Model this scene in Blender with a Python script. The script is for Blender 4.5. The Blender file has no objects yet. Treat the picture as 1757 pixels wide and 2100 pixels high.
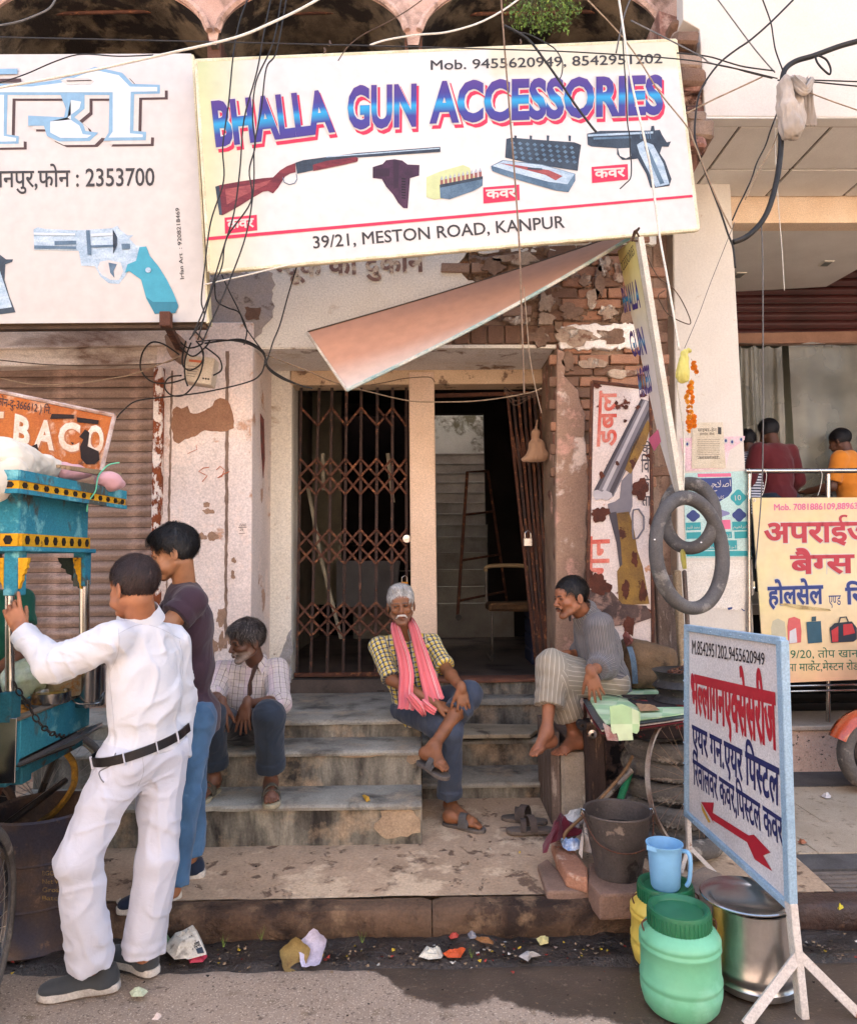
import bpy,bmesh,math,random,time
import numpy as np
from mathutils import Vector,Matrix
random.seed(7);RNG=np.random.default_rng(7)
T0=time.time()
sc=bpy.context.scene
COL=sc.collection
R=math.radians
# camera
CAM=np.array([0.0,0.0,1.70]);F=1500.0;CX,CY=878.5,1050.0
VPX,VPY,VZX=862.0,1150.0,680.0
_y=np.array([VPX-CX,CY-VPY,F]);_y/=np.linalg.norm(_y)
_vz=(F*F+(VPX-CX)*(VZX-CX))/(VPY-CY)
_z=np.array([VZX-CX,_vz,F]);_z/=np.linalg.norm(_z)
_x=np.cross(_z,_y);_x/=np.linalg.norm(_x);_z=np.cross(_y,_x)*1.0
if _z[1]<0:_z=-_z
if _x[0]<0:_x=-_x
def ray(x,y):
 v=np.array([x-CX,CY-y,F])
 return np.array([v@_x,v@_y,v@_z])
def P(x,y,Y):
 d=ray(x,y);return Vector(CAM+d*(Y/d[1]))
def G(x,y,z=0.0):
 d=ray(x,y);return Vector(CAM+d*((z-CAM[2])/d[2]))
def PX(x,y,X):
 d=ray(x,y);return Vector(CAM+d*(X/d[0]))
right=Vector((_x[0],_y[0],_z[0]));up=Vector((_x[1],_y[1],_z[1]));fwd=Vector((_x[2],_y[2],_z[2]))
cam=bpy.data.cameras.new('camera');camo=bpy.data.objects.new('camera',cam);COL.objects.link(camo)
camo.matrix_world=Matrix(((right.x,up.x,-fwd.x,CAM[0]),(right.y,up.y,-fwd.y,CAM[1]),(right.z,up.z,-fwd.z,CAM[2]),(0,0,0,1)))
cam.sensor_fit='VERTICAL';cam.sensor_height=24.0;cam.lens=F/2100*24.0
cam.clip_start=0.05;cam.clip_end=2000
sc.camera=camo
# light
SUN_EL,SUN_AZ=55.0,14.0
w=bpy.data.worlds.new('World');sc.world=w;w.use_nodes=True
nt=w.node_tree;bg=nt.nodes['Background']
sky=nt.nodes.new('ShaderNodeTexSky');sky.sky_type='NISHITA';sky.sun_disc=False
sky.sun_elevation=R(SUN_EL);sky.sun_rotation=R(SUN_AZ);sky.air_density=1.0;sky.dust_density=4.0;sky.ozone_density=0.3
nt.links.new(sky.outputs[0],bg.inputs[0]);bg.inputs[1].default_value=0.15
sl=bpy.data.lights.new('sun','SUN');sl.energy=5.0;sl.angle=R(0.6);sl.color=(1.0,0.975,0.955)
so=bpy.data.objects.new('sun',sl);COL.objects.link(so)
_sd=Vector((math.sin(R(SUN_AZ))*math.cos(R(SUN_EL)),math.cos(R(SUN_AZ))*math.cos(R(SUN_EL)),math.sin(R(SUN_EL))))
so.rotation_euler=_sd.to_track_quat('Z','Y').to_euler();so.location=(0,-4,9)
sc.view_settings.view_transform='Standard';sc.view_settings.look='None'
sc.view_settings.gamma=1.0;sc.view_settings.use_curve_mapping=False
sc.view_settings.exposure=2.35
# pixel frames of the zoomed views
def cv(ox,oy,s):
 return lambda x,y:(x*s+ox,y*s+oy)
q1=cv(0,0,.3502);q2=cv(564,0,.3502);q3=cv(1141.8,0,.3502)
q4=cv(0,692.1,.3502);q5=cv(564,692.1,.3502);q6=cv(1141.8,692.1,.3502)
q7=cv(0,1382.2,.3502);q8=cv(564,1382.2,.3502);q9=cv(1141.8,1382.2,.3502)
qw=cv(0,1127.9,.2686)
# materials
def lin(c):
 return tuple(((v/12.92)if v<=.04045 else ((v+.055)/1.055)**2.4)for v in c)
def srgb(h):
 h=h.lstrip('#');return lin(tuple(int(h[i:i+2],16)/255 for i in (0,2,4)))
MATS={}
def mk(name,c1,c2=None,s=3.0,rough=.85,c3=None,thr=.6,s3=3.0,soft=.04,c4=None,thr4=.62,s4=9.0,bump=.25,bs=70.0,metal=0.0,stretch=(1,1,1),grain=.25,alpha=None,trans=0.0,spec=.3,coat=0.0):
 """c1<->c2 slow mottling, c3 and c4 patches with their own outline, fine grain, fine relief"""
 if name in MATS:return MATS[name]
 m=bpy.data.materials.new(name);m.use_nodes=True;n=m.node_tree.nodes;l=m.node_tree.links
 b=n['Principled BSDF'];tc=n.new('ShaderNodeTexCoord');mp=n.new('ShaderNodeMapping')
 mp.inputs['Scale'].default_value=stretch
 l.new(tc.outputs['Object'],mp.inputs[0]);V=mp.outputs[0]
 def noise(scale,det=5,rg=.6,vec=None,dist=0.0):
  t=n.new('ShaderNodeTexNoise');t.inputs['Scale'].default_value=scale;t.inputs['Detail'].default_value=det
  t.inputs['Roughness'].default_value=rg;t.inputs['Distortion'].default_value=dist
  l.new(vec or V,t.inputs['Vector']);return t.outputs['Fac']
 def ramp(f,a,bb):
  r=n.new('ShaderNodeMapRange');r.inputs[1].default_value=a;r.inputs[2].default_value=bb
  l.new(f,r.inputs[0]);return r.outputs[0]
 def mix(f,a,bb,mode='MIX'):
  x=n.new('ShaderNodeMix');x.data_type='RGBA';x.blend_type=mode
  if isinstance(f,float):x.inputs[0].default_value=f
  else:l.new(f,x.inputs[0])
  for i,v in ((6,a),(7,bb)):
   if isinstance(v,tuple):x.inputs[i].default_value=(*v,1)
   else:l.new(v,x.inputs[i])
  return x.outputs[2]
 col=c1
 c2=c2 or tuple(v*.75 for v in c1)
 col=mix(ramp(noise(s,6,.62),.35,.65),c1,c2)
 hgt=None
 if c3:
  f3=ramp(noise(s3,7,.62,dist=.3),thr-soft,thr+soft);col=mix(f3,col,c3);hgt=f3
 if c4:
  f4=ramp(noise(s4,6,.65,tc.outputs['Object']),thr4-soft,thr4+soft);col=mix(f4,col,c4)
 if grain>0:
  g=noise(bs*1.7,3,.7,tc.outputs['Object'])
  gr=n.new('ShaderNodeMapRange');gr.inputs[1].default_value=.3;gr.inputs[2].default_value=.7
  gr.inputs[3].default_value=1-grain;gr.inputs[4].default_value=1+grain*.6;l.new(g,gr.inputs[0])
  vm=n.new('ShaderNodeVectorMath');vm.operation='SCALE'
  if isinstance(col,tuple):vm.inputs[0].default_value=col
  else:l.new(col,vm.inputs[0])
  l.new(gr.outputs[0],vm.inputs['Scale']);col=vm.outputs[0]
 if isinstance(col,tuple):b.inputs['Base Color'].default_value=(*col,1)
 else:l.new(col,b.inputs['Base Color'])
 b.inputs['Roughness'].default_value=rough;b.inputs['Metallic'].default_value=metal
 b.inputs['Specular IOR Level'].default_value=spec
 if coat:b.inputs['Coat Weight'].default_value=coat;b.inputs['Coat Roughness'].default_value=.1
 if trans:b.inputs['Transmission Weight'].default_value=trans
 if alpha is not None:b.inputs['Alpha'].default_value=alpha
 if bump>0:
  bp=n.new('ShaderNodeBump');bp.inputs['Strength'].default_value=bump;bp.inputs['Distance'].default_value=.01
  h=noise(bs,6,.65)
  if hgt:
   a=n.new('ShaderNodeMath');a.operation='MULTIPLY_ADD';l.new(hgt,a.inputs[0]);a.inputs[1].default_value=-1.2;l.new(h,a.inputs[2]);h=a.outputs[0]
  l.new(h,bp.inputs['Height']);l.new(bp.outputs[0],b.inputs['Normal'])
 MATS[name]=m;m['_col']=1
 return m
def flat(name,c,rough=.6,metal=0.0,spec=.3,grain=.0):
 return mk(name,c,tuple(v*.93 for v in c),s=12,rough=rough,metal=metal,bump=0.0,grain=grain,spec=spec)
def attr_mat(name,rough=.6,bump=.15,bs=90,spec=.3,sss=0.0,sheen=0.0,mott=.2):
 """colour comes from the mesh's own colour attribute (paint, skin, cloth print)"""
 if name in MATS:return MATS[name]
 m=bpy.data.materials.new(name);m.use_nodes=True;n=m.node_tree.nodes;l=m.node_tree.links;b=n['Principled BSDF']
 a=n.new('ShaderNodeAttribute');a.attribute_name='Col'
 tc=n.new('ShaderNodeTexCoord');t=n.new('ShaderNodeTexNoise');t.inputs['Scale'].default_value=bs;t.inputs['Detail'].default_value=5
 l.new(tc.outputs['Object'],t.inputs['Vector'])
 t2=n.new('ShaderNodeTexNoise');t2.inputs['Scale'].default_value=14;t2.inputs['Detail'].default_value=5;l.new(tc.outputs['Object'],t2.inputs['Vector'])
 gr=n.new('ShaderNodeMapRange');gr.inputs[1].default_value=.3;gr.inputs[2].default_value=.7;gr.inputs[3].default_value=1-mott;gr.inputs[4].default_value=1+mott*.75
 l.new(t2.outputs['Fac'],gr.inputs[0]);vm=n.new('ShaderNodeVectorMath');vm.operation='SCALE'
 l.new(a.outputs['Color'],vm.inputs[0]);l.new(gr.outputs[0],vm.inputs['Scale']);l.new(vm.outputs[0],b.inputs['Base Color'])
 b.inputs['Roughness'].default_value=rough;b.inputs['Specular IOR Level'].default_value=spec
 if sss:b.inputs['Subsurface Weight'].default_value=sss;b.inputs['Subsurface Radius'].default_value=(.012,.005,.003);b.inputs['Subsurface Scale'].default_value=.5
 if sheen:b.inputs['Sheen Weight'].default_value=sheen
 if bump:
  bp=n.new('ShaderNodeBump');bp.inputs['Strength'].default_value=bump;bp.inputs['Distance'].default_value=.004
  l.new(t.outputs['Fac'],bp.inputs['Height']);l.new(bp.outputs[0],b.inputs['Normal'])
 MATS[name]=m;return m
 # object helpers
def tag(o,label=None,cat=None,group=None,kind=None):
 if label:o['label']=label
 if cat:o['category']=cat
 if group:o['group']=group
 if kind:o['kind']=kind
 return o
def thing(name,label,cat,loc=(0,0,0),group=None):
 o=bpy.data.objects.new(name,None);o.empty_display_size=.1;o.location=Vector(loc);COL.objects.link(o)
 return tag(o,label,cat,group)
def world_loc(o):
 v=Vector(o.location);p=o.parent
 while p:v+=p.location;p=p.parent
 return v
def copy_tree(o,off,label=None,parent=None,rot=None):
 c=o.copy();COL.objects.link(c);c.parent=parent
 if parent is None:c.location=o.location+Vector(off)
 if rot is not None:c.rotation_euler=rot
 if label:c['label']=label
 for ch in list(o.children):copy_tree(ch,(0,0,0),None,c)
 return c
class MB:
 def __init__(s):s.v=[];s.f=[];s.mi=[]
 def add(s,vs,fs,mi=0):
  n=len(s.v);s.v+=[Vector(v)for v in vs];s.f+=[tuple(i+n for i in f)for f in fs];s.mi+=[mi]*len(fs);return s
 def box(s,a,b,mi=0):
  x0,x1=sorted((a[0],b[0]));y0,y1=sorted((a[1],b[1]));z0,z1=sorted((a[2],b[2]))
  return s.add([(x0,y0,z0),(x1,y0,z0),(x1,y1,z0),(x0,y1,z0),(x0,y0,z1),(x1,y0,z1),(x1,y1,z1),(x0,y1,z1)],[(0,3,2,1),(4,5,6,7),(0,1,5,4),(1,2,6,5),(2,3,7,6),(3,0,4,7)],mi)
 def prism(s,pts,d,mi=0):
  pts=[Vector(p)for p in pts];d=Vector(d);n=len(pts)
  nn=Vector((0,0,0))
  for i in range(n):nn+=(pts[i]-pts[0]).cross(pts[(i+1)%n]-pts[0])
  if nn.dot(d)>0:pts=pts[::-1]
  return s.add(pts+[p+d for p in pts],[tuple(range(n)),tuple(range(2*n-1,n-1,-1))]+[(i,i+n,(i+1)%n+n,(i+1)%n)for i in range(n)],mi)
 def bar(s,a,b,w_,h_=None,upv=(0,0,1),mi=0):
  a,b=Vector(a),Vector(b);h_=h_ or w_;d=(b-a).normalized();u=Vector(upv)
  x=d.cross(u)
  if x.length<1e-4:x=d.cross(Vector((0,1,0)))
  x.normalize();u=x.cross(d).normalized();x=x*w_/2;u=u*h_/2
  vs=[a-x-u,a+x-u,a+x+u,a-x+u,b-x-u,b+x-u,b+x+u,b-x+u]
  return s.add(vs,[(0,1,2,3),(7,6,5,4),(0,4,5,1),(1,5,6,2),(2,6,7,3),(3,7,4,0)],mi)
 def tube(s,pts,r,n=8,closed=False,mi=0,caps=True):
  pts=[Vector(p)for p in pts];m=len(pts);rs=r if hasattr(r,'__len__')else [r]*m
  vs=[];pu=None
  for i,p in enumerate(pts):
   if closed:t=pts[(i+1)%m]-pts[i-1]
   else:t=pts[min(i+1,m-1)]-pts[max(i-1,0)]
   if t.length<1e-9:t=Vector((0,0,1))
   t.normalize()
   if pu is None:
    pu=t.orthogonal().normalized()
   pu=(pu-t*pu.dot(t))
   if pu.length<1e-6:pu=t.orthogonal()
   pu.normalize();w_=t.cross(pu)
   for k in range(n):
    a=2*math.pi*k/n;vs.append(p+(pu*math.cos(a)+w_*math.sin(a))*rs[i])
  fs=[]
  for i in range(m if closed else m-1):
   j=(i+1)%m
   for k in range(n):fs.append((i*n+k,i*n+(k+1)%n,j*n+(k+1)%n,j*n+k))
  if caps and not closed:fs+=[tuple(range(n-1,-1,-1)),tuple(range((m-1)*n,m*n))]
  return s.add(vs,fs,mi)
 def lathe(s,prof,c,n=32,axis='Z',mi=0):
  c=Vector(c);vs=[]
  for r,z in prof:
   for k in range(n):
    a=2*math.pi*k/n
    if axis=='Z':vs.append(c+Vector((r*math.cos(a),r*math.sin(a),z)))
    elif axis=='Y':vs.append(c+Vector((r*math.cos(a),z,r*math.sin(a))))
    else:vs.append(c+Vector((z,r*math.cos(a),r*math.sin(a))))
  fs=[(i*n+k,i*n+(k+1)%n,(i+1)*n+(k+1)%n,(i+1)*n+k)for i in range(len(prof)-1)for k in range(n)]
  return s.add(vs,fs,mi)
 def xform(s,M):s.v=[M@v for v in s.v];return s
 def build(s,name,mats,parent=None,smooth=False,bevel=0.0,loc=None,jit=0.0,seg=1,label=None):
  me=bpy.data.meshes.new(name);o=bpy.data.objects.new(name,me);COL.objects.link(o)
  if parent is not None:base=world_loc(parent);o.parent=parent
  else:
   base=Vector((0,0,0))
   if loc is not None:base=Vector(loc);o.location=base
  off=base
  if parent is not None and loc is not None:o.location=Vector(loc)-base;off=Vector(loc)
  me.from_pydata([v-off for v in s.v],[],s.f)
  mats=mats if isinstance(mats,(list,tuple))else [mats]
  for m in mats:me.materials.append(m)
  if len(mats)>1:me.polygons.foreach_set('material_index',s.mi)
  me.update()
  bm=bmesh.new();bm.from_mesh(me)
  bmesh.ops.recalc_face_normals(bm,faces=bm.faces)
  if jit:
   for v in bm.verts:v.co+=Vector((random.uniform(-jit,jit),random.uniform(-jit,jit),random.uniform(-jit,jit)))
  if bevel:
   es=[e for e in bm.edges if len(e.link_faces)==2 and e.calc_face_angle(0)>.5]
   bmesh.ops.bevel(bm,geom=es,offset=bevel,segments=seg,affect='EDGES',profile=.6)
  bm.to_mesh(me);bm.free()
  if smooth:
   me.polygons.foreach_set('use_smooth',[True]*len(me.polygons))
   if smooth!='all':
    try:me.set_sharp_from_angle(angle=R(40))
    except Exception:pass
  if label:o['label']=label
  return o
def catmull(pts,n=8):
 pts=[Vector(p)for p in pts];out=[]
 for i in range(len(pts)-1):
  p0=pts[max(i-1,0)];p1=pts[i];p2=pts[i+1];p3=pts[min(i+2,len(pts)-1)]
  for k in range(n):
   t=k/n;out.append(.5*((2*p1)+(p2-p0)*t+(2*p0-5*p1+4*p2-p3)*t*t+(3*p1-p0-3*p2+p3)*t**3))
 out.append(pts[-1]);return out
def hnoise(x,y,s=1.0,seed=0,oct=4):
 """cheap value noise on numpy arrays"""
 x=np.asarray(x,float)*s+seed*17.3;y=np.asarray(y,float)*s+seed*9.1;out=0;a=1;tot=0
 for o in range(oct):
  xi=np.floor(x);yi=np.floor(y);fx=x-xi;fy=y-yi;fx=fx*fx*(3-2*fx);fy=fy*fy*(3-2*fy)
  h=lambda i,j:np.modf(np.abs(np.sin(i*127.1+j*311.7+o*74.7)*43758.5453))[0]
  out=out+a*((h(xi,yi)*(1-fx)+h(xi+1,yi)*fx)*(1-fy)+(h(xi,yi+1)*(1-fx)+h(xi+1,yi+1)*fx)*fy);tot+=a
  a*=.5;x=x*2;y=y*2
 return out/tot-.5
def blob(x,y,rx,ry,seed=1,n=26,rag=.9):
 out=[]
 for k in range(n):
  a=2*math.pi*k/n;r=1+float(hnoise(math.cos(a)*1.3+seed*3.1,math.sin(a)*1.3+seed*1.7,1.6,3,4))*rag*1.6;out.append((x+rx*math.cos(a)*r,y+ry*math.sin(a)*r))
 return out
def sheet(name,xs,ys,zf,mat,parent=None,kind=None,loc=None):
 X,Y=np.meshgrid(xs,ys);Z=zf(X,Y);nx,ny=len(xs),len(ys)
 mb=MB();mb.v=[Vector(p)for p in zip(X.ravel(),Y.ravel(),Z.ravel())]
 mb.f=[(j*nx+i,j*nx+i+1,(j+1)*nx+i+1,(j+1)*nx+i)for j in range(ny-1)for i in range(nx-1)];mb.mi=[0]*len(mb.f)
 o=mb.build(name,mat,parent,smooth='all',loc=loc)
 if kind:o['kind']=kind
 return o
def wallgrid(pts4,nu,nv,disp,thick):
 """a quad subdivided with relief along its normal: pts4 = tl,tr,br,bl"""
 tl,tr,br,bl=[np.array(p)for p in pts4]
 n=np.cross(tr-tl,bl-tl);n/=np.linalg.norm(n)
 if n[1]>0:n=-n
 mb=MB()
 for j in range(nv+1):
  for i in range(nu+1):
   u,v=i/nu,j/nv;p=(tl*(1-u)+tr*u)*(1-v)+(bl*(1-u)+br*u)*v
   mb.v.append(Vector(p+n*disp(u,v)))
 mb.f=[(j*(nu+1)+i,j*(nu+1)+i+1,(j+1)*(nu+1)+i+1,(j+1)*(nu+1)+i)for j in range(nv)for i in range(nu)];mb.mi=[0]*len(mb.f)
 return mb
 # palette
C=srgb
plaster_pink=mk('pink limewash plaster',C('e4d5cd'),C('d5c4ba'),s=2.2,c3=C('c09a82'),thr=.64,s3=5,soft=.03,c4=C('e6d2c6'),thr4=.57,s4=3.3,bump=.5,bs=45)
plaster_cream=mk('cream painted plaster',C('e6e0d4'),C('dbd3c4'),s=1.8,c3=C('b8a48e'),thr=.68,s3=4,c4=C('8a7663'),thr4=.7,s4=16,bump=.3,bs=50)
plaster_grey=mk('stained grey lintel plaster',C('f0ebe4'),C('ddd6ce'),s=2.5,c3=C('8b7462'),thr=.6,s3=3.5,c4=C('d8cdbf'),thr4=.6,s4=6,bump=.5,bs=45)
plaster_peach=mk('peach painted door post',C('e2c8b2'),C('d6baa0'),s=2,c4=C('8b6a52'),thr4=.72,s4=22,bump=.2,bs=60)
plaster_white=mk('white painted pillar',C('d8d1c6'),C('cfc6ba'),s=1.5,c4=C('b9a48c'),thr4=.69,s4=14,bump=.2,bs=40,grain=.1)
plaster_old=mk('weathered pink jamb plaster',C('a87a6a'),C('6b4a40'),s=3,c3=C('3d2a24'),thr=.56,s3=3,soft=.05,c4=C('c9a594'),thr4=.56,s4=7,bump=.8,bs=40,stretch=(2.2,2.2,.5))
mud=mk('bare mud render',C('9a7257'),C('86604a'),s=6,bump=.7,bs=60)
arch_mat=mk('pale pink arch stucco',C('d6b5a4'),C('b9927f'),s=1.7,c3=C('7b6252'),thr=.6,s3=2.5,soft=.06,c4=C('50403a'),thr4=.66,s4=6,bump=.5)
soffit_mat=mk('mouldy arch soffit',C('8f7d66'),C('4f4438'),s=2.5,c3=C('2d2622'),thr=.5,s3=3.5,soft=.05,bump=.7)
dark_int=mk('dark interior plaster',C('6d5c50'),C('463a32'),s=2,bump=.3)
black_int=mk('unlit black interior',C('2a2220'),C('15110f'),s=2,bump=.2)  # near-black colour stands in for the darkness of unlit recesses
brick_ms=[mk('brick %s'%n,C(a),C(b),s=5,c3=C(c),thr=.66,s3=8,bump=.8,bs=70)for n,a,b,c in (('orange','a67b62','8c6650','6b5444'),('brown','7f6150','69503f','46372e'),('dusty','a08470','8a7060','bfae9e'))]
mortar=mk('old mortar',C('9a8270'),C('7b6554'),s=5,bump=.7)
concrete_step=mk('worn grey step cement',C('9f9b8e'),C('77736a'),s=2.6,c3=C('4b463f'),thr=.6,s3=4,soft=.1,c4=C('a3937d'),thr4=.62,s4=5,bump=.35,bs=50,stretch=(1,1,1))
concrete_riser=mk('streaked step riser',C('999486'),C('615c53'),s=2.5,c3=C('2f2c29'),thr=.54,s3=3.2,soft=.12,c4=C('b39c80'),thr4=.63,s4=4.5,bump=.4,bs=45,stretch=(2.4,1,.7))
render_patch=mk('broken step render',C('b09a80'),C('94806a'),s=8,bump=.8,bs=60)
marble=mk('dirty marble slab',C('b5a88f'),C('8d8069'),s=3,c3=C('5d5244'),thr=.62,s3=4,bump=.15)
pave_mat=mk('dusty cement pavement',C('bda388'),C('a0886f'),s=1.6,c3=C('6d5848'),thr=.60,s3=9,soft=.03,c4=C('c9b194'),thr4=.58,s4=2.7,bump=.6,bs=40)
kerb_mat=mk('brown stone kerb',C('66503f'),C('483629'),s=3,c3=C('2f231d'),thr=.58,s3=4,soft=.07,c4=C('7d654e'),thr4=.62,s4=7,bump=1.0,bs=35)
kerb_wet=mk('wet dark kerb stone',C('4a3832'),C('2c211e'),s=3,c4=C('6b5446'),thr4=.65,s4=6,bump=1.0,bs=35,rough=.35)
sludge=mk('wet black gutter sludge',C('3d342e'),C('26201c'),s=6,c4=C('6e6257'),thr4=.66,s4=28,bump=1.2,bs=60,rough=.3,spec=.5)
rust=mk('rusty iron',C('5e3b2c'),C('472c22'),s=9,c4=C('8a5a3c'),thr4=.6,s4=22,bump=.4,bs=90,rough=.8)
rust_dark=mk('dark brown gate iron',C('43302a'),C('2f2320'),s=9,c4=C('6e4a3a'),thr4=.62,s4=18,bump=.3,rough=.7)
rust_peel=mk('rust and white paint',C('8e4a28'),C('6f3a22'),s=14,c3=C('e2d3c8'),thr=.5,s3=16,soft=.02,bump=.6,stretch=(1,1,.6))
shut_mat=mk('dusty brown shutter steel',C('a1887b'),C('877063'),s=1.2,c3=C('6f5a4e'),thr=.6,s3=4,soft=.1,c4=C('c2a292'),thr4=.6,s4=5,bump=.15,rough=.6,stretch=(.5,1,2.5))
shut_maroon=mk('maroon shutter steel',C('4a2220'),C('371916'),s=2,bump=.1,rough=.5)
ceil_mat=mk('grey ceiling board',C('dcd8d0'),C('d2cdc4'),s=3,bump=.05,grain=.08)
ceil_gap=flat('ceiling gap',C('6e665a'),.9)
granite=mk('speckled pink granite',C('dcc0ac'),C('cfae9a'),s=30,c3=C('3a302c'),thr=.62,s3=38,soft=.02,c4=C('d6c2b2'),thr4=.6,s4=45,bump=0,rough=.3,spec=.5)
granite_top=mk('granite ledge slab',C('b3a493'),C('a39382'),s=25,c4=C('7d6c5e'),thr4=.66,s4=60,bump=.05,rough=.45)
tile_mat=mk('buff paving tile',C('b5a48e'),C('a3937d'),s=3,c4=C('857661'),thr4=.62,s4=20,bump=.3,bs=90)
strip_mat=mk('dark slate strip',C('5d5a58'),C('4b4846'),s=6,bump=.3)
grate_mat=mk('grey drain bar',C('7b7067'),C('655b53'),s=6,bump=.3,rough=.6)
slab_mat=mk('broken pale concrete',C('c6b8a4'),C('ab9c89'),s=4,c3=C('7c6e60'),thr=.62,s3=6,soft=.02,bump=.8)
steel=mk('stainless steel',C('b9b5b0'),C('a39f9a'),s=4,rough=.22,metal=1.0,bump=0,grain=.06)
beam_mat=mk('rain stained shopfront beam',C('efe6dc'),C('d0bdac'),s=2.4,c3=C('7c6254'),thr=.56,s3=3,soft=.1,bump=.4,stretch=(.5,1,1.6))
white_mark=flat('white paint',C('e8e0d4'))
# key levels, all from the one camera
YK=3.42
def zp(Y):return .12+(Y-YK)*.045
Y1=4.10;z1=P(865,1648,Y1).z
Y2=G(865,1611,z1).y;z2=P(865,1538,Y2).z
Y3=G(865,1511.5,z2).y;z3=P(865,1475,Y3).z
YL=G(700,1422,z3).y;z4=P(700,1395,YL).z
YG=YL+.12
YB=YG-.10
zl=P(700,757,YB).z
YF=G(521,712,zl).y
print('levels',[round(v,3)for v in (z1,Y2,z2,Y3,z3,YL,z4,YG,zl,YF)])
XB=P(865,1648,Y1).x
# ground
wet_px=[(640,1960),(760,1988),(830,2040),(900,2055),(1010,2048),(1100,2062),(1220,2088),(1310,2120),(1800,2140),(1800,1925),(560,1925)]
wet_w=[G(x,y,0)for x,y in wet_px]
def inpoly(X,Y,poly):
 ins=np.zeros(X.shape,bool);n=len(poly);dmin=np.full(X.shape,1e9)
 for i in range(n):
  x0,y0=poly[i][0],poly[i][1];x1,y1=poly[(i+1)%n][0],poly[(i+1)%n][1]
  c=((y0>Y)!=(y1>Y))&(X<(x1-x0)*(Y-y0)/((y1-y0)or 1e-9)+x0);ins^=c
  t=np.clip(((X-x0)*(x1-x0)+(Y-y0)*(y1-y0))/((x1-x0)**2+(y1-y0)**2+1e-9),0,1)
  dmin=np.minimum(dmin,np.hypot(X-x0-t*(x1-x0),Y-y0-t*(y1-y0)))
 return np.where(ins,dmin,-dmin)
def road_material():
 m=bpy.data.materials.new('dusty road surface');m.use_nodes=True;n=m.node_tree.nodes;l=m.node_tree.links;b=n['Principled BSDF']
 tc=n.new('ShaderNodeTexCoord');at=n.new('ShaderNodeAttribute');at.attribute_name='wet'
 def noise(s,d=6,r=.62):
  t=n.new('ShaderNodeTexNoise');t.inputs['Scale'].default_value=s;t.inputs['Detail'].default_value=d;t.inputs['Roughness'].default_value=r
  l.new(tc.outputs['Object'],t.inputs['Vector']);return t.outputs['Fac']
 def ramp(f,a,bb,o0=0.,o1=1.):
  r=n.new('ShaderNodeMapRange');r.inputs[1].default_value=a;r.inputs[2].default_value=bb;r.inputs[3].default_value=o0;r.inputs[4].default_value=o1
  l.new(f,r.inputs[0]);return r.outputs[0]
 def mix(f,a,bb):
  x=n.new('ShaderNodeMix');x.data_type='RGBA';l.new(f,x.inputs[0])
  for i,v in ((6,a),(7,bb)):
   if isinstance(v,tuple):x.inputs[i].default_value=(*v,1)
   else:l.new(v,x.inputs[i])
  return x.outputs[2]
 c=mix(ramp(noise(1.3),.35,.65),C('a08c79'),C('8b7866'))
 c=mix(ramp(noise(7),.58,.7),c,C('75634f'))
 c=mix(ramp(noise(120,3),.56,.66),c,C('c4b19c'))
 c=mix(ramp(noise(75,3),.60,.68),c,C('55463b'));c=mix(ramp(noise(22,5),.62,.68),c,C('6b5a4c'))
 ad=n.new('ShaderNodeMath');ad.operation='MULTIPLY_ADD';l.new(noise(5,7,.65),ad.inputs[0]);ad.inputs[1].default_value=.9;l.new(at.outputs['Fac'],ad.inputs[2])
 wetf=ramp(ad.outputs[0],.90,1.0)
 wc=mix(ramp(noise(3),.35,.65),C('54463b'),C('44392f'));wc=mix(ramp(noise(60,3),.6,.7),wc,C('6f6052'))
 c=mix(wetf,c,wc);l.new(c,b.inputs['Base Color']);l.new(ramp(wetf,0,1,.92,.5),b.inputs['Roughness'])
 bp=n.new('ShaderNodeBump');bp.inputs['Strength'].default_value=.5;bp.inputs['Distance'].default_value=.006;l.new(noise(90,6),bp.inputs['Height']);l.new(bp.outputs[0],b.inputs['Normal'])
 return m
def axis(lo,hi,a,b,fine,coarse):
 xs=list(np.arange(lo,a,coarse))+list(np.arange(a,b,fine))+list(np.arange(b,hi+coarse,coarse));return np.array(xs)
gx=axis(-60,60,-2.6,3.2,.035,4.0);gy=axis(-60,3.2,2.2,3.40,.03,3.5);gy=gy[gy<3.40];gy=np.append(gy,3.45)
zroad=lambda X,Y:hnoise(X,Y,2.2,3)*.02+hnoise(X,Y,14,5)*.006-.006-.028*np.exp(-((Y-3.30)/.09)**2)
road=sheet('road',gx,gy,zroad,road_material(),kind='structure')
Xg,Yg=np.meshgrid(gx,gy)
wv=inpoly(Xg,Yg,wet_w);wv=np.clip(.5+wv*4+hnoise(Xg,Yg,4,9)*.35,0,1)
a=road.data.attributes.new('wet','FLOAT','POINT');a.data.foreach_set('value',wv.ravel().astype(np.float32))
def zsl(X,Y):return .002+hnoise(X,Y,9,2)*.05+hnoise(X,Y,40,4)*.015
gut=sheet('gutter_sludge',np.arange(-2.3,3.2,.03),np.arange(3.17,3.50,.02),lambda X,Y:zsl(X,Y)-.04*np.clip((3.23-Y)/.06,0,1),sludge,kind='structure')
PXR=1.95
pv=sheet('pavement',np.append(np.arange(-6,-2.4,.6),np.arange(-2.4,PXR,.035)),np.arange(3.55,6.4,.04),lambda X,Y:zp(Y)+hnoise(X,Y,2.5,1)*.014+hnoise(X,Y,16,8)*.006,pave_mat,kind='structure')
bp=MB().box((-6,3.58,-.3),(PXR-.02,6.3,.05));bp.build('pavement_base',pave_mat,None)['kind']='structure'
kerb=thing('kerb',None,None,(0,YK,0));kerb['kind']='structure'
xk=-2.6
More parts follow.
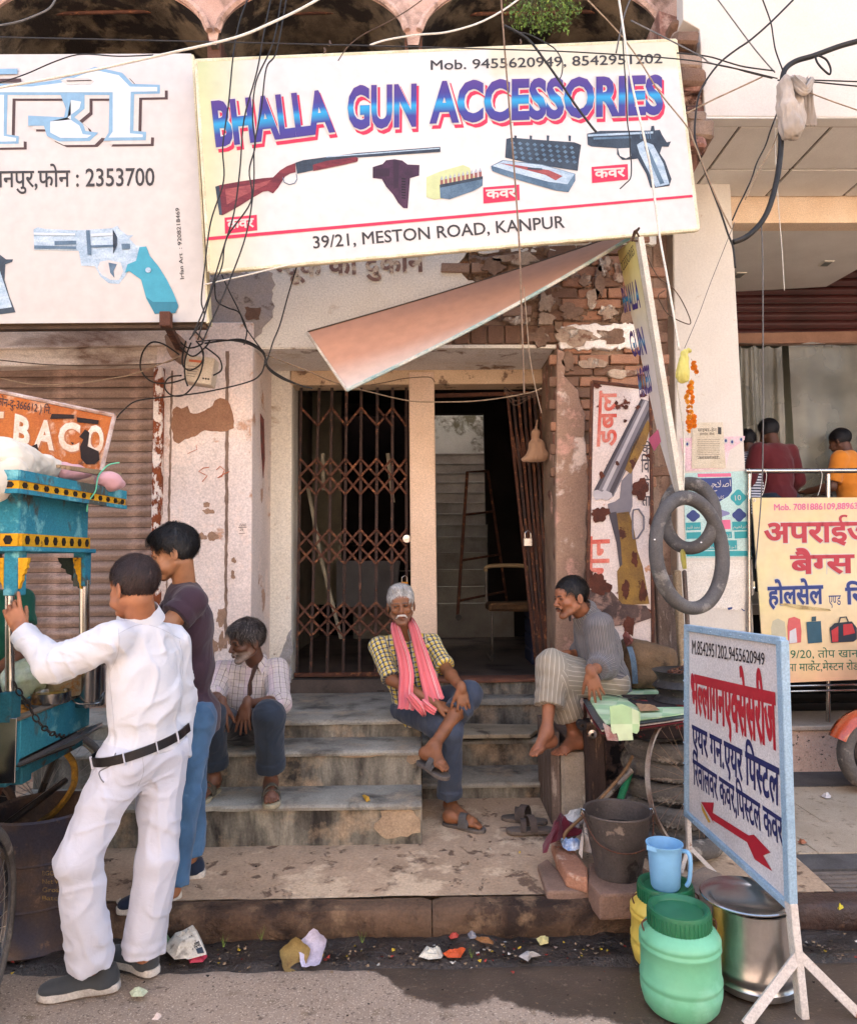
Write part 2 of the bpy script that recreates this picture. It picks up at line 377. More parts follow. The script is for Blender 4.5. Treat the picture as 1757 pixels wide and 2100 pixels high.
while xk<2.9:
 L=random.uniform(1.2,1.7);x1k=min(xk+L,3.0)
 wet=xk>1.0
 n=26;prof=[(YK+.02,-.06),(YK,.02),(YK-.004,.055),(YK+.003,.098),(YK+.016,.118),(YK+.04,.126),(YK+.07,.128),(YK+.11,.129),(YK+.14,.10),(YK+.145,-.06)]
 mb=MB();nx=max(8,int(L/.04))
 for i in range(nx+1):
  u=i/nx;X=xk+.001+(x1k-xk-.003)*u;e=1-.12*max(0,(abs(u-.5)*2-.95)/.05)
  for k,(yy,zz)in enumerate(prof):
   nn=float(hnoise(X,zz*2+yy,7,5))*.045+float(hnoise(X,zz+yy,30,6))*.01
   mb.v.append(Vector((X,yy-nn*(1 if k<6 else .2)+(1-e)*.02,zz*(e if zz>0 else 1)+nn*.4)))
 m=len(prof)
 mb.f=[(i*m+k,i*m+k+1,(i+1)*m+k+1,(i+1)*m+k)for i in range(nx)for k in range(m-1)]+[tuple(range(m)),tuple(range(nx*m+m-1,nx*m-1,-1))];mb.mi=[0]*len(mb.f)
 mb.build('kerb_stone',kerb_wet if wet else kerb_mat,kerb,smooth=True)
 xk=x1k+.002
 if xk>1.95:break
 # steps
def steppiece(parent,x0,x1,y0,y1,z0,z1_,mat_r,mat_t,nose=.02,top=.03):
 mb=MB().box((x0,y0+nose,z0),(x1,y1,z1_-top));mb.build('riser',mat_r,parent,bevel=.006)
 X=np.arange(x0,x1+.01,.04);X[-1]=x1
 mb=MB();n=len(X)
 for yy,zz in ((y0+nose,z1_-top),(y0,z1_-top),(y0-.002,z1_-top*.5),(y0+.006,z1_-.004),(y0+.02,z1_),(y0*.5+y1*.5,z1_),(y1,z1_)):
  for x in X:
   d=float(hnoise(x,yy+zz*3,8,7))
   mb.v.append(Vector((x,yy+(max(0,d-.16)*.12 if yy<y0+.03 else 0),zz+d*.006-(max(0,d-.16)*.08 if y0<=yy<y0+.03 and zz>z1_-.01 else 0))))
 mb.f=[(j*n+i,j*n+i+1,(j+1)*n+i+1,(j+1)*n+i)for j in range(6)for i in range(n-1)];mb.mi=[0]*len(mb.f)
 mb.add([(x0,y0,z1_-top),(x0,y1,z1_-top),(x0,y1,z1_),(x0,y0+.01,z1_)],[(0,1,2,3)]);mb.add([(x1,y0,z1_-top),(x1,y1,z1_-top),(x1,y1,z1_),(x1,y0+.01,z1_)],[(3,2,1,0)])
 return mb.build('tread',mat_t,parent,smooth=True)
steps=thing('entrance_steps','broad grey cement steps under the closed folding gate, where two men sit','steps',(XB-.8,Y1,.15))
XL=-2.3
steppiece(steps,XL,XB,Y1,Y2+.03,.05,z1,concrete_riser,concrete_step)
steppiece(steps,XL,XB-.002,Y2,Y3+.03,.05,z2,concrete_riser,concrete_step)
steppiece(steps,XL,XB-.004,Y3,YL+.03,.05,z3,concrete_riser,concrete_step)
for(px,py,zz,YY,w_,h_)in ((735,1545,z2,Y2,.34,.05),(850,1552,z2,Y2,.10,.09),(745,1478,z3,Y3,.09,.05),(815,1690,z1,Y1,.26,.16),(660,1548,z2,Y2,.1,.03)):
 c=P(px,py,YY);n=22;pts=[]
 for k in range(n):
  a=2*math.pi*k/n;r=1+float(hnoise(k*.9,px*.01,1,3))*.9
  pts.append(Vector((c.x+math.cos(a)*w_*r*.5,YY+.012,min(zz-.006,c.z+math.sin(a)*h_*r*.5))))
 pts=[Vector((min(p.x,XB-.01),p.y,p.z))for p in pts]
 MB().prism(pts,(0,.03,0)).build('broken_render',render_patch,steps)
steps2=thing('doorway_steps','low worn steps with a loose marble slab in front of the open doorway','steps',(XB+.5,Y1+.7,.17))
XR=P(1140,1600,5.0).x
Ya=G(1000,1641,.175).y;za=P(1000,1606,Ya).z;Yb_=G(1000,1571,za).y;zb=P(1000,1517,Yb_).z;Yc_=G(1000,1494,zb).y;zc=P(1000,1432,Yc_).z
print('rsteps',[round(v,3)for v in (Ya,za,Yb_,zb,Yc_,zc)])
steppiece(steps2,XB+.004,XR+.12,Ya,Yb_+.02,.05,za,concrete_riser,concrete_step)
steppiece(steps2,XB+.004,XR+.1,Yb_,Yc_+.02,.05,zb,concrete_riser,concrete_step)
steppiece(steps2,XB+.004,XR+.1,Yc_,YL+.03,.05,zc,concrete_riser,concrete_step,top=.05)
steppiece(steps2,XB+.004,XR+.1,YL-.06,YL+.1,.05,z4+.01,concrete_riser,mk('worn red doorstep edge',C('8a5a44'),C('6d4a3c'),s=5,bump=.3),top=.03)
s=MB();s.prism([P(880,1516,Yb_-.03),P(1087,1514,Yb_-.03),G(1118,1494,zb+.02),G(885,1490,zb+.02)],(0,0,.028));s.build('marble_slab',marble,steps2,bevel=.004)
# the old shop building
bld=thing('shop_building','old arcaded building with peeling pink plaster above the gated doorway','building',(0,YF,.15))
def pslab(name,pts,Y,th,mat,parent=bld,bevel=.006,label=None,jit=0.0,**k):
 return MB().prism([P(x,y,Y)for x,y in pts],(0,th,0)).build(name,mat,parent,bevel=bevel,label=label,jit=jit,**k)
def ragged(pts,amp=3.0,step=9,seed=0):
 out=[];n=len(pts);rr=random.Random(seed)
 for i in range(n):
  (x0,y0),(x1,y1)=pts[i][:2],pts[(i+1)%n][:2];k=max(1,int(math.hypot(x1-x0,y1-y0)/step))if len(pts[i])<3 else 1
  for j in range(k):
   t=j/k;a=amp if (j and k>1)else 0
   out.append((x0+(x1-x0)*t+rr.uniform(-a,a),y0+(y1-y0)*t+rr.uniform(-a,a)))
 return out
mbw=MB();a_=P(345,440,YF+.035);b_=P(1350,712,YF+.035);mbw.box((a_.x,YF+.035,zl),(P(1137,712,YF).x,YB+.02,a_.z));mbw.build('wall',mortar,bld)
soff=MB();xa,xb=P(521,712,YF).x,P(1137,712,YF).x
soff.box((xa-.02,YF+.006,zl-.012),(xb,YB+.02,zl-.001));soff.build('lintel_soffit',plaster_grey,bld)
pslab('plaster_coat',ragged([(345,430,1),(1345,400,1),(1345,500),(1000,520),(960,512),(940,540),(946,560),(960,575),(1010,590),(985,630),(930,625),(905,640),(893,660),(893,708,1),(893,712.5,1),(345,712.5,1)],2.5,8,3),YF,.04,plaster_cream,bevel=0)
pslab('plaster_coat',ragged([(893,707,1),(1140,707,1),(1140,714,1),(893,714,1)],.8,8,4),YF,.04,plaster_cream,bevel=0)
pslab('plaster_stain',ragged([(430,560),(560,560),(560,650),(520,700),(440,712),(425,640)],5,10,5),YF-.004,.01,mk('blue grey water stain',C('958f8e'),C('a99a8c'),s=3,c4=C('6f6157'),thr4=.6,s4=9),bevel=0)
pslab('plaster_hole',ragged([(502,630),(535,630),(532,655),(505,655)],3,6,6),YF-.007,.01,brick_ms[1],bevel=0)
def bricks(x0,x1,y0,y1,Y,parent,L=.205,H=.068,g=.012,depth=.05,skip=0.0,soldier=False,tone=(0,1,2),off=0.0,jy=.012):
 A=P(x0,y1,Y);B=P(x1,y0,Y);z=A.z;r=0
 meshes=[]
 for k in range(6):
  m0=MB().box((-.5*L+.002,0,0),(.5*L,depth,H));m0.v=[v+Vector((random.uniform(-.005,.005),random.uniform(-.004,.004),random.uniform(-.004,.004)))for v in m0.v]
  ob=m0.build('brick',brick_ms[tone[k%len(tone)]],None,bevel=.005);meshes.append(ob.data);bpy.data.objects.remove(ob)
 while z+H*.6<B.z:
  x=A.x-(L*.5 if r%2 else 0)+off
  while x<B.x:
   if x+L*.8>A.x and random.random()>=skip:
    o=bpy.data.objects.new('brick',random.choice(meshes));COL.objects.link(o);o.parent=parent
    o.location=Vector((x+L/2,Y+random.uniform(-jy,jy),z))-world_loc(parent)
    o.rotation_euler=(0,random.uniform(-.02,.02),random.uniform(-.03,.03))
   x+=L+g
  z+=H+g;r+=1
bricks(905,1137,505,650,YF+.01,bld,skip=.25,jy=.03)
bricks(895,1135,660,705,YF+.01,bld,L=.11,H=.135,tone=(1,2,1),jy=.004)
xr0,xr1=P(1140,715,YF).x,P(1345,715,YF).x
MB().box((xr0,YF+.03,.1),(xr1,YB+.3,P(1345,440,YF).z)).build('brick_pillar_core',mortar,bld)
bricks(1160,1326,480,1000,YF-.005,bld,skip=.05,tone=(0,0,1))
lumps=[(1010,545,22,14),(1080,600,26,12),(1150,560,16,14),(1170,640,22,16),(1120,655,16,12),(1215,610,14,22),(1200,575,12,12),(1245,640,18,14),(1180,690,40,17),(1255,690,28,14),(960,640,20,10),(1060,655,24,9),(1105,690,20,18),(1240,545,14,18),(1020,575,16,9),(975,600,24,14),(1060,530,40,12),(1120,620,14,26),(1230,580,10,30),(1270,560,12,22),(940,665,26,8),(1290,640,14,26),(1215,745,26,10),(1270,765,30,9),(1165,745,12,20)]
rubble=mk('broken dirty plaster',C('b8a48f'),C('957e6b'),s=7,c3=C('d6c9b8'),thr=.6,s3=9,c4=C('7a5a48'),thr4=.58,s4=11,bump=1.0,bs=50);rubble2=mk('brown render remains',C('8d7360'),C('6e5646'),s=6,c3=C('b39e8a'),thr=.62,s3=8,bump=1.0,bs=50)
wallgrid([P(960,512,YF),P(1325,486,YF),P(1325,660,YF),P(960,655,YF)],110,60,lambda u,v:-.012+float(hnoise(u*7,v*3.4,2.2,6,4))*.10+float(hnoise(u*14,v*7,3,8,3))*.022,.05).build('rubble_render',rubble2,bld)
for i,(x,y,rx,ry)in enumerate(lumps):
 pts=blob(x,y,rx,ry,i+2)
 pslab('plaster_lump',ragged(pts,.8,5,i),YF-.030,.045,rubble if i%3 else rubble2,bevel=0)
pslab('pillar_plaster',ragged([(1142,715,1),(1160,722),(1156,770),(1185,800),(1200,850),(1205,1000),(1200,1200),(1210,1480,1),(1140,1480,1),(1140,1000,1)],4,14,8),YF-.03,.07,mk('cracked pillar render',C('a88a74'),C('8f7262'),s=2,c3=C('d9c3b4'),thr=.57,s3=3.2,soft=.03,c4=C('c59a88'),thr4=.57,s4=4,bump=.6),bevel=.006)
pslab('pillar_top_plaster',ragged([(1150,668),(1345,660),(1345,712),(1150,716)],4,9,9),YF-.025,.06,plaster_grey)
def quadwall(name,pts3,mat,amp=.01,nu=24,nv=60,parent=bld,seed=1,sc_=9):
 wallgrid(pts3,nu,nv,lambda u,v:float(hnoise(u*3+seed,v*9,sc_*.4,seed))*amp*2+float(hnoise(u*6,v*20,sc_*.5,seed+2))*amp,.05).build(name,mat,parent,smooth='all')
quadwall('door_jamb',[Vector((P(1113,757,YB).x,YB,zl)),Vector((xr0+.004,YF-.02,zl)),Vector((xr0+.004,YF-.02,.15)),Vector((P(1113,757,YB).x+.02,YB,.15))],plaster_old,.03)
pil=thing('pilaster','pink peeling plaster pilaster with a bare brown patch, between shutter and gate','pillar',(P(420,1500,YF).x,YF,.15))
xpl,xpr=P(322,900,YF).x,P(521,712,YF).x
MB().box((xpl,YF-.03,.05),(xpr,YB+.25,P(420,664,YF).z)).build('shaft',plaster_pink,pil,bevel=.006)
pslab('bare_patch',ragged([(355,840),(363,833),(372,838),(385,832),(390,846),(405,848),(420,842),(436,832),(440,822),(452,816),(468,822),(472,830),(478,850),(480,878),(465,885),(440,884),(420,882),(400,895),(380,900),(366,910),(357,905),(352,870)],1.5,6,12),YF-.034,.02,mud,pil,bevel=0)
for(x,y,rx,ry)in ((425,1035,7,6),(428,1049,11,6),(412,1100,12,7),(436,1100,10,9),(480,1150,5,6),(452,1265,9,22),(455,1315,8,18),(430,1330,16,20),(478,1180,4,10),(470,1305,6,14)):
 pts=blob(x,y,rx,ry,x*.1)
 pslab('chipped_spot',pts,YF-.033,.02,mk('chipped lime',C('a58670'),C('8a6d58'),s=12,bump=.6),pil,bevel=0)
for pts in ([(463,720),(470,720),(468,1000),(466,1330),(460,1330),(462,1000)],[(352,760),(355,760),(350,1000),(342,1280),(339,1280),(346,1000)]):
 pslab('crack',ragged(pts,1.2,9,2),YF-.0325,.01,mk('crack shade',C('8c7566'),C('6e594c'),s=9),pil,bevel=0)
chalk=flat('red chalk',C('b5613f'),.9)
def stroke(pts,Y,r,mat,parent,name='chalk_mark'):
 MB().tube([P(x,y,Y)for x,y in pts],r,5).build(name,mat,parent)
stroke([q4(1225,760),q4(1190,765),q4(1165,785),q4(1195,800),q4(1215,810),q4(1185,845)],YF-.033,.003,chalk,pil)
stroke([q4(1268,775),q4(1290,755),q4(1315,775),q4(1300,815),q4(1275,822),q4(1310,800),q4(1345,785)],YF-.033,.003,chalk,pil)
stroke([q4(1150,630),q4(1155,655),q4(1120,670),q4(1100,680)],YF-.033,.002,chalk,pil)
pen=flat('ink',C('4a3a34'))
for pts in ([(1405,1105),(1410,1090),(1418,1105),(1424,1090),(1430,1104)],[(1438,1088),(1436,1106)],[(1396,1113),(1445,1111)],[(1408,1122),(1416,1118),(1412,1130),(1404,1132)],[(1424,1118),(1421,1133)],[(1400,1148),(1436,1146)]):
 stroke([q4(*p)for p in pts],YF-.033,.0018,pen,pil,'ink_mark')
MB().box((P(316,900,YF-.05).x,YF-.08,.05),(xpl+.06,YF+.15,P(320,758,YF).z)).build('rusty_edge',rust_peel,pil,bevel=.008)
x2a=P(553,1000,YB).x;x2b=P(598,1000,YB).x
MB().box((x2a-.25,YB,z3-.05),(x2b,YB+.3,zl-.003)).build('inner_pier',plaster_cream,bld,bevel=.008)
pslab('pier_stain',ragged([(580,1330),(598,1290),(598,1400),(556,1400),(560,1370)],3,8,7),YB-.003,.01,mk('blue grey lime',C('a3a3a6'),C('8b8580'),s=8),bevel=0)
beamz=P(700,789,YB).z
MB().box((x2b-.02,YB-.0,beamz),(P(1113,757,YB).x,YB+.2,zl-.004)).build('gate_beam',mk('cream beam',C('d8bfa0'),C('c9ad8e'),s=3,c4=C('7d6553'),thr4=.62,s4=8,stretch=(1,1,2)),bld,bevel=.006)
xm0,xm1=P(838,800,YB).x,P(890,800,YB).x
MB().prism([P(838,762,YB-.02),P(890,762,YB-.02),P(898,1410,YB-.02),P(844,1410,YB-.02)],(0,.3,0)).build('middle_post',plaster_peach,bld,bevel=.008)
MB().box((x2b,YG+.05,z3-.02),(xm0+.02,YG+.1,P(700,1386,YG).z)).build('gate_sill',mk('chipped sill',C('a89680'),C('7d6d5c'),s=6,bump=.6),bld,bevel=.006)
pslab('shop_beam',[(-300,560),(346,560),(346,708),(-300,722)],YF-.06,.3,beam_mat)
pslab('shop_beam_lip',[(-300,720),(340,706),(336,745),(-300,757)],YF-.02,.3,beam_mat)
pslab('wall_behind_signs',[(-300,150),(345,150),(345,562),(-300,562)],YF+.02,.2,plaster_grey)
pslab('wall_behind_signs',[(345,150),(1390,150),(1390,440),(345,440)],YF+.02,.2,plaster_grey)
# arches
def arch_y(x):
 for(cx_,cy_,a_,b_)in ((193,92,238,128),(640,92,196,118),(1110,92,252,135),(-260,92,200,120)):
  if abs(x-cx_)<a_:return cy_-b_*math.sqrt(1-((x-cx_)/a_)**2)
 return 92
xs=sorted(set(list(np.arange(-300,1395,6))+[431.5,443.5,836.5,857.5,1362.5,-44.5]))
mb=MB();mb2=MB();n=0
for i in range(len(xs)-1):
 xa_,xb_=xs[i],xs[i+1];ya,yb2=arch_y(xa_),arch_y(xb_)
 a0=P(xa_,ya,YF);a1=P(xb_,yb2,YF);t0=P(xa_,-160,YF);t1=P(xb_,-160,YF);d=Vector((0,.95,0))
 mb.add([t0,t1,a1,a0],[(0,3,2,1)]);mb2.add([a0,a1,a1+d,a0+d],[(0,1,2,3)])
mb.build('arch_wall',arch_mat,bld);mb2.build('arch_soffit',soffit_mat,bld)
for(c0,c1)in ((-44,431),(444,836),(858,1362)):
 pts=[P(x,arch_y(x)-13,YF-.02)for x in np.linspace(c0+2,c1-2,50)]
 MB().tube(pts,.028,6).build('arch_moulding',arch_mat,bld,smooth=True)
 MB().tube([P(c0+70,30,YF+.25),P(c1-60,22,YF+.25)],.014,8).build('iron_rod',rust,bld)
for c0,c1 in ((424,452),(829,865),(1352,1396)):
 pslab('arch_pier',[(c0,60),(c1,60),(c1+6,300),(c0+6,300)],YF+.05,.28,mk('brown pier',C('6e4a3a'),C('503428'),s=3,bump=.6))
MB().box((-4.5,YF+1.25,3.5),(xr1,YF+1.4,7.2)).build('gallery_wall',dark_int,bld)
MB().box((-4.5,YF+.96,6.25),(xr1,YF+1.5,6.4)).build('gallery_ceiling',dark_int,bld)
MB().box((-4.5,YF+.2,zl+.75),(xr1-.3,YF+1.5,zl+.85)).build('gallery_floor',dark_int,bld)
bricks(440,1380,60,150,YF+1.2,bld,L=.23,H=.075,tone=(1,1,0),skip=.03)
for i in range(26):
 y=60+i*9.5;x=1392+i*1.3+random.uniform(-6,6)
 c=P(x,y,4.75+random.uniform(-.1,.1));r=random.uniform(.05,.1)
 m=MB().box((-r,-r,-r*.6),(r,r,r*.6));m.v=[v+c+Vector((random.uniform(-.02,.02),)*3)for v in m.v]
 m.build('broken_masonry',[brick_ms[1],plaster_old,mortar][i%3],bld,bevel=.02,jit=.01)
pslab('rain_blackened_return',[(1350,20),(1434,50),(1452,300),(1385,420)],5.0,.3,plaster_old)
# dark passage and stair behind the door
ix0,ix1=x2b-.1,P(1113,757,YB).x+.25
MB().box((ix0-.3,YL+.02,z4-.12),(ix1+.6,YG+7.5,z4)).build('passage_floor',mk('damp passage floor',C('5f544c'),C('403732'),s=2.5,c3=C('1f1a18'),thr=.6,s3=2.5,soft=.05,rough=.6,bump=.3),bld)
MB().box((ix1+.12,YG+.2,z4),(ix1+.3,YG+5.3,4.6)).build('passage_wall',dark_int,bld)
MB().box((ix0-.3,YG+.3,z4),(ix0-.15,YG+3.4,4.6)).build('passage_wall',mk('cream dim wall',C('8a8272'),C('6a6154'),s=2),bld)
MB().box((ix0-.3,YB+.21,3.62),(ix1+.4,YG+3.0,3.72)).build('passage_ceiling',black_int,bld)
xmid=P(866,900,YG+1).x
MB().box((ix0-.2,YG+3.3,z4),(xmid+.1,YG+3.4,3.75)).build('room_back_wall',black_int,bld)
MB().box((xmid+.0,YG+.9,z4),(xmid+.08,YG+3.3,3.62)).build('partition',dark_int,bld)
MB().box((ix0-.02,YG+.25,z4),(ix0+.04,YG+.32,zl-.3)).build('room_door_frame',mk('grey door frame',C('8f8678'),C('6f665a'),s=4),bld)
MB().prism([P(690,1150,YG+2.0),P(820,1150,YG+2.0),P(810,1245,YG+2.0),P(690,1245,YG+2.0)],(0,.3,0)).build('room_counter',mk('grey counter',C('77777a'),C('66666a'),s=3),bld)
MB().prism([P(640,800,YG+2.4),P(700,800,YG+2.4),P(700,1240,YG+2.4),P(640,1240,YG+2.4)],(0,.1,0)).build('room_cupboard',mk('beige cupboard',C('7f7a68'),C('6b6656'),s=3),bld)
for pts in ([(632,1000),(660,1150),(700,1310)],[(662,930),(664,1005)],[(795,930),(806,1030)]):
 MB().tube([P(x,y,YG+.35)for x,y in pts],.02,4).build('leaning_batten',mk('pale batten',C('a39a86'),C('857c69'),s=5),bld)
nose=[1238,1203,1168,1133,1100,1075,1053,1030,1009,988,969,950,930]
YS0=YG+2.9;rise=.178;going=.205
stair=thing('inner_stair','dim cement stair climbing to daylight beyond the open doorway','stairs',(P(930,1200,YS0).x,YS0,z4))
sm=mk('stair cement',C('aeaba0'),C('8f8c83'),s=3,bump=.3)
xs0,xs1=P(880,1200,YS0).x,P(1005,1075,YS0+1.2).x
for i,yy in enumerate(nose):
 lo,hi=2.0,30.0
 Yi=YS0+going*i;zt=P(930,yy,Yi).z
 zt0=zt
 MB().box((xs0-.9,Yi,z4-.1),(xs1+.15,Yi+going+.02,zt-.02)).box((xs0-.9,Yi-.012,zt-.02),(xs1+.15,Yi+going+.02,zt)).build('stair_step',sm,stair,bevel=.004)
ztop=zt
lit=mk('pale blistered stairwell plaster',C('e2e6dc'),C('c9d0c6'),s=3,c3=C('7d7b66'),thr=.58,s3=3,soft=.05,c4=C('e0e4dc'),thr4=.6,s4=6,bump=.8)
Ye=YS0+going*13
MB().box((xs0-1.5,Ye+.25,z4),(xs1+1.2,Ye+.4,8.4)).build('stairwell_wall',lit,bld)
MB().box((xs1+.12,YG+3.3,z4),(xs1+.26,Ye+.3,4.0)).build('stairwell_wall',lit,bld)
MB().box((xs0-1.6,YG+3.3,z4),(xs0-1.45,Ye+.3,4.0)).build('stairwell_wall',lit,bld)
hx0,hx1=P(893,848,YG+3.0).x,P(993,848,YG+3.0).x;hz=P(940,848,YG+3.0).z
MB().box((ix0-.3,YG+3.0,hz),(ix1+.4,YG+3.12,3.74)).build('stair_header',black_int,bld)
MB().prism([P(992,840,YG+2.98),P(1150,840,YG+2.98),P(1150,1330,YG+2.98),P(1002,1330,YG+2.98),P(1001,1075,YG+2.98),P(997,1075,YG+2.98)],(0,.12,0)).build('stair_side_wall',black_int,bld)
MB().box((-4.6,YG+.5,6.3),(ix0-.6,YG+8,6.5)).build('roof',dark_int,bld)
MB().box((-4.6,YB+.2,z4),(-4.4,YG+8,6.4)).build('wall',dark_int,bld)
# folding gates
gate=thing('folding_gate','closed rusty folding lattice gate across the left doorway','gate',(P(720,1383,YG).x,YG,P(700,1383,YG).z))
gz0,gz1=P(700,1384,YG).z,P(700,790,YG).z
bx=[618,651,681,711,741,774,805,832];bxb=[606,637,670,702,735,768,803,838]
MB().box((x2b+.01,YG-.02,gz1),(xm0,YG+.04,gz1+.035)).build('top_rail',rust_dark,gate)
MB().box((x2b+.01,YG-.02,gz0-.01),(xm0,YG+.03,gz0+.02)).build('bottom_rail',rust,gate)
bt=[q5(175,0)[0]]
tops=[618,655,681,711,741,774,805,833];bots=[609,637,671,704,737,770,803,834]
cols=[]
for t_,b_ in zip(tops,bots):
 a=P(t_,795,YG);b=P(b_,1384,YG)
 MB().bar(a,b,.022,.012,(0,1,0)).build('upright',rust_dark,gate);cols.append((a,b))
 for k in (.27,.5,.71,.88):
  p=a.lerp(b,k);MB().lathe([(0,-.018),(.008,-.016),(.01,-.006)],p,6,'Y').build('rivet',rust,gate)
def gp(i,y):
 i0=int(max(0,min(len(cols)-2,math.floor(i))));t=i-i0;y0,y1=795,1384;k=(y-y0)/(y1-y0)
 return cols[i0][0].lerp(cols[i0][1],k).lerp(cols[i0+1][0].lerp(cols[i0+1][1],k),t)
def xrow(yt,yb,i,n=1,yo=.016):
 a=gp(i,yt);b=gp(i+n,yb);a.y-=yo;b.y-=yo
 MB().bar(a,b,.017,.005,(0,1,0)).build('lattice_strip',rust,gate)
for i in range(7):
 for(ya,yb2)in ((838,876),(944,1018),(1090,1160),(1238,1305)):
  h=yb2-ya
  if ya==838:
   xrow(ya,yb2,i)if i%2==0 or i>4 else None;xrow(yb2,ya,i)if i%2 else None
  else:
   xrow(ya,ya+h*.5,i,yo=.016);xrow(ya+h*.5,ya,i,yo=.022);xrow(ya+h*.5,ya+h,i,yo=.022);xrow(ya+h,ya+h*.5,i,yo=.016)
for(x,y)in ((834,1105),):
 c=P(x,y,YG-.03);MB().lathe([(0,-.03),(.03,-.028),(.034,-.01),(.034,0)],c,16,'Y').build('round_lock',steel,gate,smooth=True)
pl=thing('padlock','small brass padlock hanging on the closed gate by the middle post','padlock',P(830,1195,YG-.03))
MB().tube([P(824,1193,YG-.03),P(824,1184,YG-.03),P(830,1180,YG-.03),P(835,1184,YG-.03),P(835,1193,YG-.03)],.004,6).build('shackle',steel,pl)
MB().box(P(822,1193,YG-.045),P(837,1207,YG-.02)).build('lock_body',mk('brass',C('b8873f'),C('9c7030'),rough=.3,metal=1,bump=0),pl,bevel=.003)
g2=thing('folded_gate','open folding gate bunched against the right doorway jamb','gate',(P(1110,1385,YG).x,YG,z4))
for k in range(7):
 t=P(1040+k*11,812,YG+.1-.02*k);b=P(1101+k*5.5,1385,YG-.02*k)
 MB().bar(t,b,.02,.03,(0,1,0)).build('upright',rust_dark if k%2 else rust,g2)
 if k<6:
  for f0,f1 in ((.12,.3),(.45,.62),(.75,.92)):
   tn=P(1040+(k+1)*11,812,YG+.1-.02*k);bn=P(1101+(k+1)*5.5,1385,YG-.02*k)
   MB().bar(t.lerp(b,f0)+Vector((0,-.02,0)),tn.lerp(bn,f1)+Vector((0,-.02,0)),.014,.005,(0,1,0)).build('lattice_strip',rust,g2)
pl2=thing('padlock','steel padlock hanging open on the folded gate uprights','padlock',P(1083,1105,YG-.16))
MB().tube([P(1076,1106,YG-.16),P(1076,1093,YG-.16),P(1082,1087,YG-.16),P(1088,1093,YG-.16),P(1088,1106,YG-.16)],.005,6).build('shackle',steel,pl2)
MB().box(P(1073,1103,YG-.17),P(1091,1121,YG-.14)).build('lock_body',steel,pl2,bevel=.006)
MB().bar(P(892,812,YG+.12),P(1112,806,YG+.12),.03,.03).build('door_rail',rust,g2)
def shutter(x0,x1,ztop,zbot,Y,pitch,mat,label,name='roller_shutter'):
 t=thing(name,label,'shutter',((x0+x1)/2,Y,zbot));z=zbot;base=None
 prof=[(0,0),(-.004,pitch*.1),(-.018,pitch*.3),(-.024,pitch*.5),(-.018,pitch*.72),(-.004,pitch*.9),(.004,pitch)]
 while z<ztop:
  if base is None:
   mb=MB();vs=[Vector((x,Y+py,z+pz))for x in (x0,x1)for py,pz in prof];m=len(prof)
   mb.add(vs,[(k,k+1,m+k+1,m+k)for k in range(m-1)]);base=mb.build('slat',mat,t,smooth='all',loc=(x0,Y,z))
  else:
   o=base.copy();COL.objects.link(o);o.parent=t;o.location=Vector((x0,Y+random.uniform(-.002,.002),z))-world_loc(t)
  z+=pitch+.003
 return t
shutter(-4.3,xpl-.0,P(200,750,YF+.1).z,.16,YF+.12,.075,shut_mat,'dusty brown roller shutter closed behind the blue food cart')
MB().box((-4.3,YF+.15,.1),(xpl,YF+.2,3.4)).build('shutter_backing',black_int,bld)
# right building
rb=thing('neighbour_building','cream modern shopfront with a raised floor and overhanging upper storey at right','building',(3.0,5.2,.12))
YC=4.65;zcl=P(1500,242,YC).z
YP=G(1440,378,zcl).y
print('YP',YP,'zcl',zcl)
mbf=MB();mbf.prism([P(1395,-300,YC),P(2300,-300,YC),P(2300,245,YC),P(1446,238,YC),P(1440,170,YC),P(1434,60,YC),P(1400,40,YC)],(0,.12,0));mbf.build('fascia',mk('fascia cream paint',C('cfc6bc'),C('c5bbb0'),s=1.5,c4=C('a89a8a'),thr4=.7,s4=5,bump=.15,grain=.08),rb,bevel=.004)
YBm=G(1600,406,zcl).y
cgx0=G(1516,261,zcl).x;cgx1=G(1703,263,zcl).x;dX=cgx1-cgx0;Ya0=G(1516,261,zcl).y;Ya1=G(1600,349,zcl).y
MB().box((P(1440,238,YC).x+.01,YC+.10,zcl+.02),(8,8.2,zcl+.1)).build('ceiling_void',ceil_gap,rb)
MB().box((P(1440,238,YC).x+.01,YC+.005,zcl),(8,Ya0-.01,zcl+.03)).build('ceiling_border',ceil_mat,rb)
MB().box((P(1440,238,YC).x+.01,Ya0,zcl),(cgx0-.012,YBm,zcl+.03)).build('ceiling_border',ceil_mat,rb)
for k in range(3):
 for(y0,y1)in ((Ya0+.012,Ya1-.012),(Ya1+.012,YBm-.02)):
  MB().box((cgx0+dX*k+.012,y0,zcl+.004),(cgx0+dX*(k+1)-.012,y1,zcl+.03)).build('ceiling_panel',ceil_mat,rb,bevel=.002)
zb2=P(1600,457,YBm).z
MB().box((P(1497,420,YBm).x-.3,YBm,zb2),(8,YBm+.15,zcl+.02)).build('front_beam',mk('cream peach beam',C('e4cdb2'),C('d8bc9c'),s=3),rb,bevel=.004)
low=[(1400,459),(1900,462),(1900,480),(1757,552),(1693,588),(1400,604)]
MB().prism([G(x,y,zb2+.005)for x,y in low],(0,0,.06)).build('low_ceiling',ceil_mat,rb)
for(x,y)in ((1690,541),(1511,565)):
 pts=[G(x-14,y+6,zb2-.004),G(x+6,y+6,zb2-.004),G(x+20,y-5,zb2-.004),G(x,y-5,zb2-.004)]
 f=MB().prism(pts,(0,0,.012)).build('downlight',flat('downlight rim',C('d8d2c4')),rb)
 c=sum(pts,Vector())/4;MB().prism([c+(p-c)*.75-Vector((0,0,.003))for p in pts],(0,0,.002)).build('lamp_glass',flat('unlit lamp',C('777a74'),.4),f)
YM=G(1600,592,zb2).y+.1
